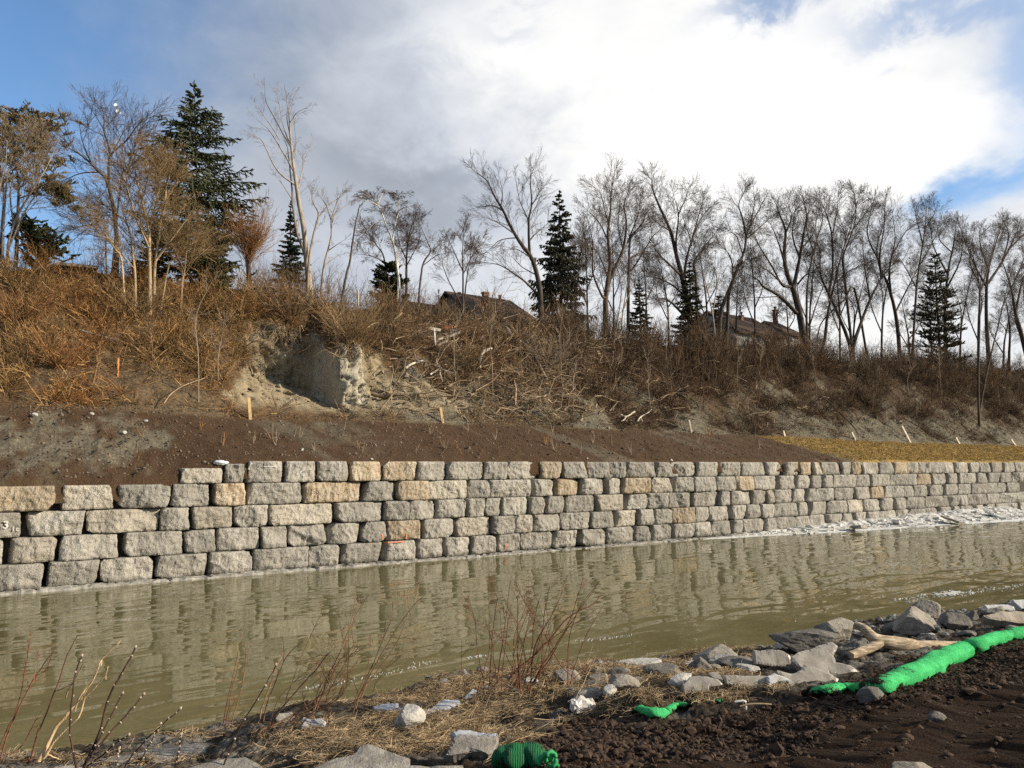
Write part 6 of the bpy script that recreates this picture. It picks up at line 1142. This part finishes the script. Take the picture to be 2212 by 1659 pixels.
# plastic and other scraps
def scrap(pts, label, seed, mat):
    p = pick_near(*pts[0]); d = project(p)[2]; W = spline([at_depth(x, y, d) for x, y in pts], 14); rs = np.random.RandomState(seed); r = np.interp(np.linspace(0, 1, 14), [0, .2, .5, .8, 1], [.03, .075, .07, .035, .012]); v, f = tubes(W[None], r[None], 14); v = v + rs.normal(0, .010, v.shape) + .03 * fbm(v, 9, 3, .6, seed)[:, None]
    return solo('plastic_bag', [(v, f)], mat, label, 'bag', smooth=False)
scrap(z7(490, 1130, 540, 1120, 620, 1140, 700, 1165, 770, 1180), 'crumpled dirty white plastic bag in the straw below the red stems', 5, pmat('dirty_plastic', lambda q, b: q.put(b.inputs['Base Color'], q.mix(q.ss(q.noise(pos(q), 12, 4, .6), .4, .65), (.55, .50, .44), (.72, .69, .64))), .35))
p = pick_near(1606, 1530); d = project(p)[2]; W = np.array([at_depth(x, y, d) for x, y in z7(1915, 1092, 1990, 1082, 2010, 1090, 2012, 1120, 2008, 1155)]); solo('bent_rod', [tubes(W[None], np.full((1, 5), .011), 6)], M_CHALK, 'thin white rod bent at a right angle, stuck in the peat', 'rod')
p = pick_near(1640, 1530); d = project(p)[2]; W = spline([at_depth(x, y, d) for x, y in z7(1960, 1130, 2040, 1112, 2140, 1108, 2230, 1115)], 10); solo('cane_stem', [tubes(W[None], np.full((1, 10), .009), 6)], M_GOLDB, 'pale curved cane lying on the peat by the bent rod', 'stem')

# ------------------------------------------------------------------ stems and canes on the near shore
M_RED = bark('red_stems', (.13, .052, .030), (.23, .105, .060), 6); M_DKC = bark('dark_canes', (.030, .018, .014), (.075, .042, .030), 8); M_BUD = twocol('buds', (.36, .28, .20), (.50, .42, .32), 20); M_STRAWC = bark('straw_canes', (.42, .29, .15), (.62, .46, .27), 5); M_BRC = bark('brown_canes', (.13, .065, .038), (.26, .15, .085), 6)
def clump(name, label, cat, base_px, stems, mat, seed, group=None, buds=False, near=None, twigs=0, extra=0, lean_=20):
    """stems: (pixel points, w0, w1); every stem grows from the ground at the clump"""
    rs = np.random.RandomState(seed); b_ = pick_near(*base_px) if near is None else near; d0 = project(b_)[2]; root = thing(name, b_, label, cat, group); P = []; R = []; BD = []; O = []; Dn = []; Ls = []
    for pts, w0, w1 in list(stems) + [([(base_px[0] + rs.normal(0, 40), base_px[1] - 8 + rs.normal(0, 4)), (base_px[0] + lean_ * .5 + rs.normal(0, 30), base_px[1] - 75), (base_px[0] + lean_ * 1.1 + rs.normal(0, 60), base_px[1] - rs.uniform(120, 230))], 2.6, 1.1) for _ in range(extra)]:
        d1 = d0 + rs.uniform(-.25, .25); d2 = d1 + rs.uniform(-.35, .35); pp = spline(np.array(pts, float), 14); dd = np.linspace(d1, d2, 14); W = at_depth(pp[:, 0], pp[:, 1], dd); W += rs.normal(0, .003, W.shape)
        W[0, 2] -= .05; P.append(W); R.append(np.linspace(w0, w1, 14) * .37 * d0 / FPX)
        if buds:
            for j in range(2, 14, 2): BD.append(rock_mesh(W[j] + rs.normal(0, .004, 3), .010, .010, .012, 900 + j, 2))
            BD.append(rock_mesh(W[-1], .013, .013, .016, 950, 2))
        T = np.gradient(W, axis=0)
        for j in range(twigs): i = rs.randint(5, 13); O.append(W[i]); Dn.append(unit(T[i]) + rs.normal(0, .45, 3)); Ls.append(rs.uniform(.15, .45))
    part('stems', [tubes(np.array(P), np.array(R), 6)], mat, root)
    for q_ in BD: part('bud', [q_], M_BUD, root, False)
    if O: q, r = spread_out(SPR_THIN, np.array(O), np.array(Dn), np.array(Ls), np.full(len(O), .004), rs, .0013, .1); part('crown', [tubes(q, r, 3)], mat, root)
    return root
DK = [(z5(700, 1680, 840, 1400, 940, 1040, 1040, 860, 1168, 622), 7, 4.5), (z5(715, 1660, 830, 1450, 960, 1200, 1055, 1015), 5, 4), (z5(740, 1600, 960, 1340, 1110, 1180, 1238, 1022), 6, 4), (z5(720, 1665, 880, 1550, 1000, 1450, 1104, 1372), 5, 3.5), (z5(670, 1680, 612, 1430, 605, 1200, 650, 850, 706, 692), 6, 3.5)]
clump('dark_canes', 'dark thick budded canes spreading from the bottom left corner', 'shrub', (180, 1652), DK, M_DKC, 1, 'canes on the near shore', True)
clump('dark_canes', 'thinner dark budded canes right of the thick ones at the bottom left', 'shrub', (285, 1655), [(z5(1040, 1680, 1220, 1450, 1340, 1340, 1450, 1240, 1552, 1150), 4, 2), (z5(1190, 1640, 1270, 1490, 1340, 1360, 1380, 1285), 4, 2.5), (z5(990, 1670, 1010, 1560, 1025, 1490), 3, 2), (z5(1500, 1650, 1540, 1500, 1560, 1370), 3.5, 2.5), (z5(2080, 1680, 2100, 1600, 2115, 1545), 3, 2)], M_DKC, 2, 'canes on the near shore', True)
clump('dark_canes', 'single long dark cane leaning right across the leaning brown canes', 'shrub', (480, 1655), [(z5(1905, 1670, 1985, 1490, 2060, 1320, 2201, 1080) + z6(100, 920, 170, 765), 5.5, 2.5)], M_DKC, 3, 'canes on the near shore', True)
clump('red_canes', 'thin reddish canes at the left edge of the near shore', 'shrub', (10, 1640), [(z5(-20, 1540, 60, 1330, 150, 1140, 220, 800, 245, 602), 4, 2), (z5(-10, 1600, 100, 1280, 260, 950, 380, 760, 460, 655), 5, 2.5), (z5(297, 880, 310, 740, 320, 628), 2, 1.2), (z5(270, 1520, 410, 1150, 510, 900, 580, 690, 670, 520), 4.5, 2), (z5(250, 1650, 290, 1480, 330, 1320), 4, 2.5), (z5(30, 1560, 180, 1480, 330, 1220), 3, 2), (z5(250, 960, 225, 880, 220, 800), 2, 1), (z5(300, 880, 380, 830, 445, 775), 2, 1)], M_RED, 4, 'canes on the near shore', False, None, 1)
clump('broken_cane', 'thick pale splintered cane leaning right at lower left', 'cane', (85, 1635), [(z5(330, 1560, 400, 1480, 480, 1320, 600, 1170, 720, 1010, 800, 900, 858, 760, 870, 735), 11, 4), (z5(868, 742, 900, 700, 1000, 610, 1045, 542), 3.5, 1.8), (z5(390, 1520, 560, 1330, 680, 1220, 730, 1060, 830, 950, 915, 855), 8, 3), (z5(640, 1130, 740, 1000, 820, 860, 850, 780), 5, 2), (z5(910, 860, 925, 810, 930, 775), 2.5, 1.5), (z5(560, 1200, 680, 1060, 780, 880), 4, 1.5), (z5(700, 1030, 740, 1050, 780, 1055), 3.5, 2), (z5(380, 1540, 560, 1590, 800, 1610), 4, 2), (z5(570, 1020, 640, 900, 712, 760), 4, 2)], M_STRAWC, 5, 'canes on the near shore')
clump('red_canes', 'three thin red canes standing at the tip of the long ice shelf', 'shrub', (485, 1562), [(z5(1915, 1280, 1970, 1010, 2050, 662), 3, 1.5), (z5(1940, 1280, 2000, 960, 2066, 722), 3, 1.5), (z5(1990, 1260, 2080, 960, 2116, 680, 2085, 515), 3, 1.2), (z5(2114, 685, 2150, 630, 2178, 578), 2, 1), (z5(1960, 1200, 2030, 1060, 2110, 900), 2, 1)], M_RED, 6, 'canes on the near shore')
ST = [(z6(30, 1220, 160, 830, 240, 660), 4.5, 3), (z6(60, 1220, 180, 880, 270, 690, 400, 572), 4, 1.8), (z6(120, 1260, 340, 1010, 520, 810, 620, 672), 5, 3), (z6(10, 1340, 200, 1270, 560, 1040, 750, 890, 905, 702), 6.5, 2), (z6(490, 1160, 620, 870, 700, 720, 790, 490, 840, 300, 857, 12), 4.5, 1.5), (z6(520, 1120, 700, 720, 800, 480, 880, 310, 975, 160), 4, 1.5), (z6(835, 310, 900, 260, 950, 195), 2, 1),
      (z6(830, 1160, 920, 960, 1080, 590, 1160, 380, 1180, 232), 4, 1.5), (z6(860, 1110, 960, 900, 1100, 640, 1310, 320, 1465, 152), 4, 1.8), (z6(900, 1020, 1060, 800, 1210, 580, 1310, 320, 1305, 160), 4, 1.3), (z6(250, 1090, 390, 700, 490, 482), 2.5, 1), (z6(600, 1060, 690, 880, 870, 600), 2.5, 1), (z6(840, 1080, 950, 830, 990, 505), 2.5, 1), (z6(690, 740, 640, 690, 590, 700), 2, 1.2), (z6(700, 740, 820, 640, 870, 530), 2, 1), (z6(1010, 960, 1150, 760, 1265, 620), 2.2, 1), (z6(880, 1020, 830, 900, 800, 880), 2, 1.2)]
clump('leaning_canes', 'brown canes all leaning right, left of centre on the near shore', 'shrub', (640, 1568), ST, M_BRC, 7, 'canes on the near shore', False, None, 1, 12, 90)
RD = [(z6(1880, 1060, 1980, 760, 2010, 540, 2000, 250, 2012, 30), 4, 1.6), (z6(2010, 940, 2030, 560, 2060, 300, 2085, 190), 3.5, 1.4), (z6(2070, 900, 2140, 430, 2192, 15), 3.5, 1.4), (z6(1960, 920, 1900, 620, 1885, 350), 3, 1.2), (z6(1800, 980, 1770, 800, 1768, 550), 2.6, 1.2)] + [(z7(*p), a, b) for p, a, b in [((70, 980, 45, 600, 50, 240, 70, 132), 4, 1.6), ((100, 910, 240, 560, 290, 260, 325, 88), 4, 1.6), ((160, 890, 200, 600, 350, 330, 440, 132), 4, 1.5), ((180, 900, 380, 600, 500, 380, 560, 200, 612, 20), 4, 1.4), ((200, 880, 330, 720, 480, 450, 755, 55), 4, 1.3),
      ((-40, 870, 250, 640, 480, 370, 700, 250, 775, 152), 6, 2.2), ((110, 920, 170, 620, 190, 400, 230, 230), 3.5, 1.5), ((40, 900, 100, 600, 160, 330), 3, 1.2), ((-90, 960, -60, 640, -30, 380, 0, 330), 3, 1.2), ((0, 900, 30, 500, 130, 300), 3, 1.2), ((230, 880, 300, 640, 390, 360), 3, 1.2), ((-120, 940, -160, 700, -170, 480), 2.6, 1.1), ((60, 930, 10, 700, -60, 560), 2.4, 1.1)]]
clump('red_dogwood', 'dense clump of upright red stems at the water near the centre', 'shrub', (1140, 1488), RD, M_RED, 8, None, False, None, 1, 16)
clump('red_canes', 'two tall thin stems just right of the red clump', 'shrub', (1228, 1478), [(z7(485, 930, 480, 800, 500, 500, 600, 260, 748, 55), 4, 1.3), (z7(500, 900, 560, 720, 650, 500, 795, 240), 3, 1.2), (z7(480, 930, 600, 830, 700, 740, 880, 640), 2.4, 1)], M_RED, 9, 'canes on the near shore')
for k, pts in enumerate([z7(345, 1060, 380, 900, 425, 725), z7(830, 970, 810, 880, 785, 775), z7(1490, 1020, 1460, 900, 1400, 800), z7(1930, 1030, 1950, 880, 1980, 715), z7(540, 1070, 640, 880, 720, 700), z7(1630, 1010, 1640, 950, 1640, 905), z6(1480, 1150, 1560, 1000, 1630, 840)]):
    pp = np.array(pts); clump('dead_stalk', ['thin pale stalk in front of the red clump', 'thin pale stalk behind the small pale rock', 'thin stalk leaning left over the rounded ice slab', 'thin stalk in the grass before the long straight-edged slab', 'thin bent stalk right of the red clump', 'shortest stalk beside the rounded ice slab', 'thin pale stalk on the straw left of the red clump'][k], 'stalk', tuple(pp[0]), [(pts, 2.2, 1.2)], M_STRAWC, 30 + k, 'single dead stalks on the near shore')
# ------------------------------------------------------------------ straw, grass and clods on the near bank
M_STRAW = bark('dry_straw', (.18, .125, .068), (.50, .375, .225), 7)
idxs = np.where((straw > .12) & fr & (npx > -80) & (npx < 2250) & (npy < 1740))[0]; rs = np.random.RandomState(70); pk = rs.choice(idxs, 20000, p=straw[idxs] ** 2 / (straw[idxs] ** 2).sum())
n = len(pk); th = rs.uniform(0, 6.28, n) * .6 + .3; d = np.stack([np.cos(th), np.sin(th) * .7, rs.normal(.10, .16, n)], 1); L = rs.gamma(2.2, .085, n) + .03; O = NEARV[pk] + rs.uniform(-.03, .03, (n, 3)) * [1, 1, .3] + [0, 0, .012]
P = O[:, None] + d[:, None] * L[:, None, None] * np.linspace(-.5, .5, 4)[None, :, None] + rs.normal(0, .012, (n, 4, 3)); R = rs.uniform(.0018, .0042, (n, 1)) * np.array([[1, 1, .8, .5]])
tuft = [(1120, 1478, 60, 16), (1180, 1486, 60, 16), (1235, 1480, 40, 16), (1380, 1440, 60, 14), (1430, 1500, 110, 14), (1540, 1506, 90, 12), (1290, 1495, 60, 16), (880, 1506, 40, 12), (960, 1482, 50, 12), (1000, 1470, 50, 12), (1640, 1488, 90, 10), (400, 1590, 40, 8), (300, 1640, 160, 14), (80, 1640, 120, 16), (640, 1585, 120, 14), (1080, 1500, 60, 14), (1345, 1450, 40, 10)]
for (x, y, rx, m) in tuft:
    for _ in range(m * 2):
        b_ = pick_near(x + rs.normal(0, rx * .5), y + rs.normal(0, 6)); k = 14; dv = np.stack([rs.normal(.15, .6, k), rs.normal(0, .5, k), rs.uniform(.5, 1.1, k)], 1); l_ = rs.uniform(.07, .22, k); u = np.linspace(0, 1, 4)[None, :, None]
        q = b_ + rs.normal(0, .03, (k, 1, 3)) * [1, 1, 0] + dv[:, None] * l_[:, None, None] * u; q[..., 2] -= (l_[:, None] * .75) * np.linspace(0, 1, 4)[None] ** 2.2; P = np.concatenate([P, q]); R = np.concatenate([R, np.array([[.0032, .003, .0024, .001]]) * np.ones((k, 1))])
tag(link('dry_straw', mesh_of('dry_straw', [tubes(P, R, 3)], M_STRAW)), 'flattened dry straw and grass tufts on the near shore', 'grass', kind='stuff')
idxs = np.where((peat > .4) & fr & (npx > -50) & (npx < 2300) & (npy < 1740) & (npy > 1330))[0]; pk = rs.choice(idxs, 24000); n = len(pk); big_ = np.exp(-((npx[pk] - 1330) / 190.) ** 2)
pebbles('peat_clods', NEARV[pk] + rs.uniform(-.02, .02, (n, 3)) * [1, 1, .2], rs.gamma(1.8, .0055, n) + .003 + big_ * rs.gamma(1.0, .007, n), 93, twocol('peat_clods', (.022, .0135, .0085), (.080, .047, .027), 9), 'crumbled dark peat clods on the near bank', 'clods')
# fibres and chips in the peat
pk = rs.choice(idxs, 3500); n = len(pk); th = rs.uniform(0, 6.28, n); d = np.stack([np.cos(th), np.sin(th), rs.normal(.1, .25, n)], 1); L = rs.gamma(2, .022, n) + .015
P = (NEARV[pk] + [0, 0, .008])[:, None] + d[:, None] * L[:, None, None] * np.linspace(-.5, .5, 4)[None, :, None] + rs.normal(0, .004, (n, 4, 3)); tag(link('wood_fibres', mesh_of('wood_fibres', [tubes(P, rs.uniform(.0012, .003, (n, 1)) * np.ones((1, 4)), 3)], twocol('fibres', (.055, .035, .022), (.20, .13, .08), 4))), 'small woody fibres in the dark peat', 'mulch', kind='stuff')

# ------------------------------------------------------------------ ice along the far wall and crumbs on the water
rs = np.random.RandomState(80); ch = []
def floe(c, r, th, tilt, n=7):
    a = np.sort(rs.uniform(0, 6.28, n)); rr_ = r * rs.uniform(.6, 1.15, n); q = np.stack([np.cos(a) * rr_, np.sin(a) * rr_ * .8, np.zeros(n)], 1); nz_ = unit(np.array([rs.normal(0, tilt), rs.normal(0, tilt), 1.0])); x = unit(np.cross([0, 1.0, 0], nz_)); y = np.cross(nz_, x); W = q @ np.array([x, y, nz_]) + c; B_ = W - nz_ * th; i = np.arange(n); j = (i + 1) % n
    return (np.concatenate([W, B_, [W.mean(0) + nz_ * .004], [B_.mean(0)]]), np.concatenate([np.stack([i, n + i, n + j], 1), np.stack([i, n + j, j], 1), np.stack([np.full(n, 2 * n), i, j], 1), np.stack([np.full(n, 2 * n + 1), n + j, n + i], 1)]))
s_i0 = float(st_of(pick_z(np.array(1600.), np.array(1160.), 0.))[0]); s_i1 = float(st_of(pick_z(np.array(2260.), np.array(1130.), 0.))[0]); sA = float(st_of(pick_z(np.array(1680.), np.array(1150.), 0.))[0])
for k in range(1500):
    s = s_i0 + (s_i1 + 6 - s_i0) * rs.beta(1.5, .9); wide = np.interp(s, [s_i0, sA, s_i1], [.25, 1.0, 2.5]); t = -.1 - wide * rs.rand() ** 1.3; hgt = np.interp(s, [s_i0, sA, s_i1], [.03, .12, .55]) * (1 - min(1, -t / (wide + .2))) ; ch.append(floe(world_of(s, t, rs.uniform(0, 1) * hgt + .03), rs.gamma(2.2, .075) + .05, rs.uniform(.05, .14), .16 if hgt > .08 else .06))
gs = np.arange(s_i0, s_i1 + 7, .12); gt = np.linspace(.25, -4.2, 34); gS = np.repeat(gs[:, None], 34, 1); gT = np.repeat(gt[None], len(gs), 0); gw = np.interp(gS, [s_i0, sA, s_i1], [.2, .9, 2.5]); gh = np.interp(gS, [s_i0, sA, s_i1], [.04, .14, .55]); gq = np.stack([gS, gT, 0 * gS], -1)
gz_ = gh * np.clip(1 + gT / (gw + .1), -.3, 1) + (.10 * fbm(gq, 2.2, 4, .6, 5) + .05 * np.abs(fbm(gq, 6.0, 3, .6, 6))) * np.clip(1.2 + gT / (gw + .1), 0, 1) - .03; gi = np.where(gT < -gw - .1, -.12, gz_); ch.append((world_of(gS.ravel(), gT.ravel(), gi.ravel()), grid_faces(len(gs), 34)))
tag(link('broken_ice', mesh_of('broken_ice', ch, M_ICEW, False)), 'bank of broken white ice piled along the far end of the wall', 'ice', kind='stuff')
for k, (x, y, r, lab) in enumerate([(2150, 1112, .95, 'largest upturned ice floe on the ice bank near the right edge'), (2060, 1122, .7, 'flat grey ice floe lying at the back of the ice bank'), (1850, 1136, .5, 'grey ice floe at the left start of the ice bank'), (1938, 1126, .45, 'bright ice chunk leaning on the bottom course')]):
    c = pick_z(np.array(float(x)), np.array(float(y)), .28); solo('ice_floe', [floe(c, r, .12, .25, 8)], M_ICE if k in (1, 2) else M_ICEW, lab, 'ice floe', 'larger floes on the far ice bank', smooth=False)
# thin ice sheet edge in front of the ice bank, and icy foam streaks
def streak(pts, n, wob, r0, r1, seed):
    rs = np.random.RandomState(seed); W = spline([pick_z(np.array(float(x)), np.array(float(y)), 0.0) for x, y in pts], n); W += rs.normal(0, wob, W.shape) * [1, 1, 0]; return [floe(w + [0, 0, .012], rs.uniform(r0, r1), .02, .06, 6) for w in W]
fo = streak([(2240, 1262), (2150, 1272), (2060, 1282), (2000, 1290), (1940, 1299)], 200, .16, .012, .045, 1) + streak([(2072, 1278), (2055, 1282), (2035, 1285)], 50, .12, .04, .12, 2) + streak([(1250, 1385), (1310, 1379), (1365, 1372)], 60, .05, .006, .018, 3) + streak([(660, 1488), (760, 1470), (860, 1449), (930, 1430)], 110, .06, .005, .014, 4) + streak([(1010, 1422), (1040, 1417)], 20, .03, .01, .03, 5)
tag(link('ice_crumbs', mesh_of('ice_crumbs', fo, M_ICEW, False)), 'thin lines of icy foam drifting on the river', 'ice', kind='stuff')
s_e = np.linspace(sA - 6, s_i1 + 8, 90); ed = np.interp(s_e, [sA - 6, sA, s_i1, s_i1 + 8], [-.4, -1.3, -3.2, -3.6]) + .25 * fbm(np.stack([s_e, 0 * s_e, 0 * s_e], 1), .6, 3, .5, 5)
V = np.concatenate([world_of(s_e, ed, np.full(90, -.02)), world_of(s_e, ed + .04, np.full(90, .022)), world_of(s_e, np.full(90, .3), np.full(90, .022))]); i = np.arange(89)
tag(link('ice_sheet', mesh_of('ice_sheet', [(V, np.concatenate([np.stack([i, i + 1, 90 + i + 1, 90 + i], 1), np.stack([90 + i, 91 + i, 181 + i, 180 + i], 1)]))], pmat('thin_ice', ice_fn((.42, .42, .40), (.62, .62, .60), (.35, .34, .31)), .3, .4), True)), 'thin sheet of ice in front of the ice bank', 'ice', kind='structure')
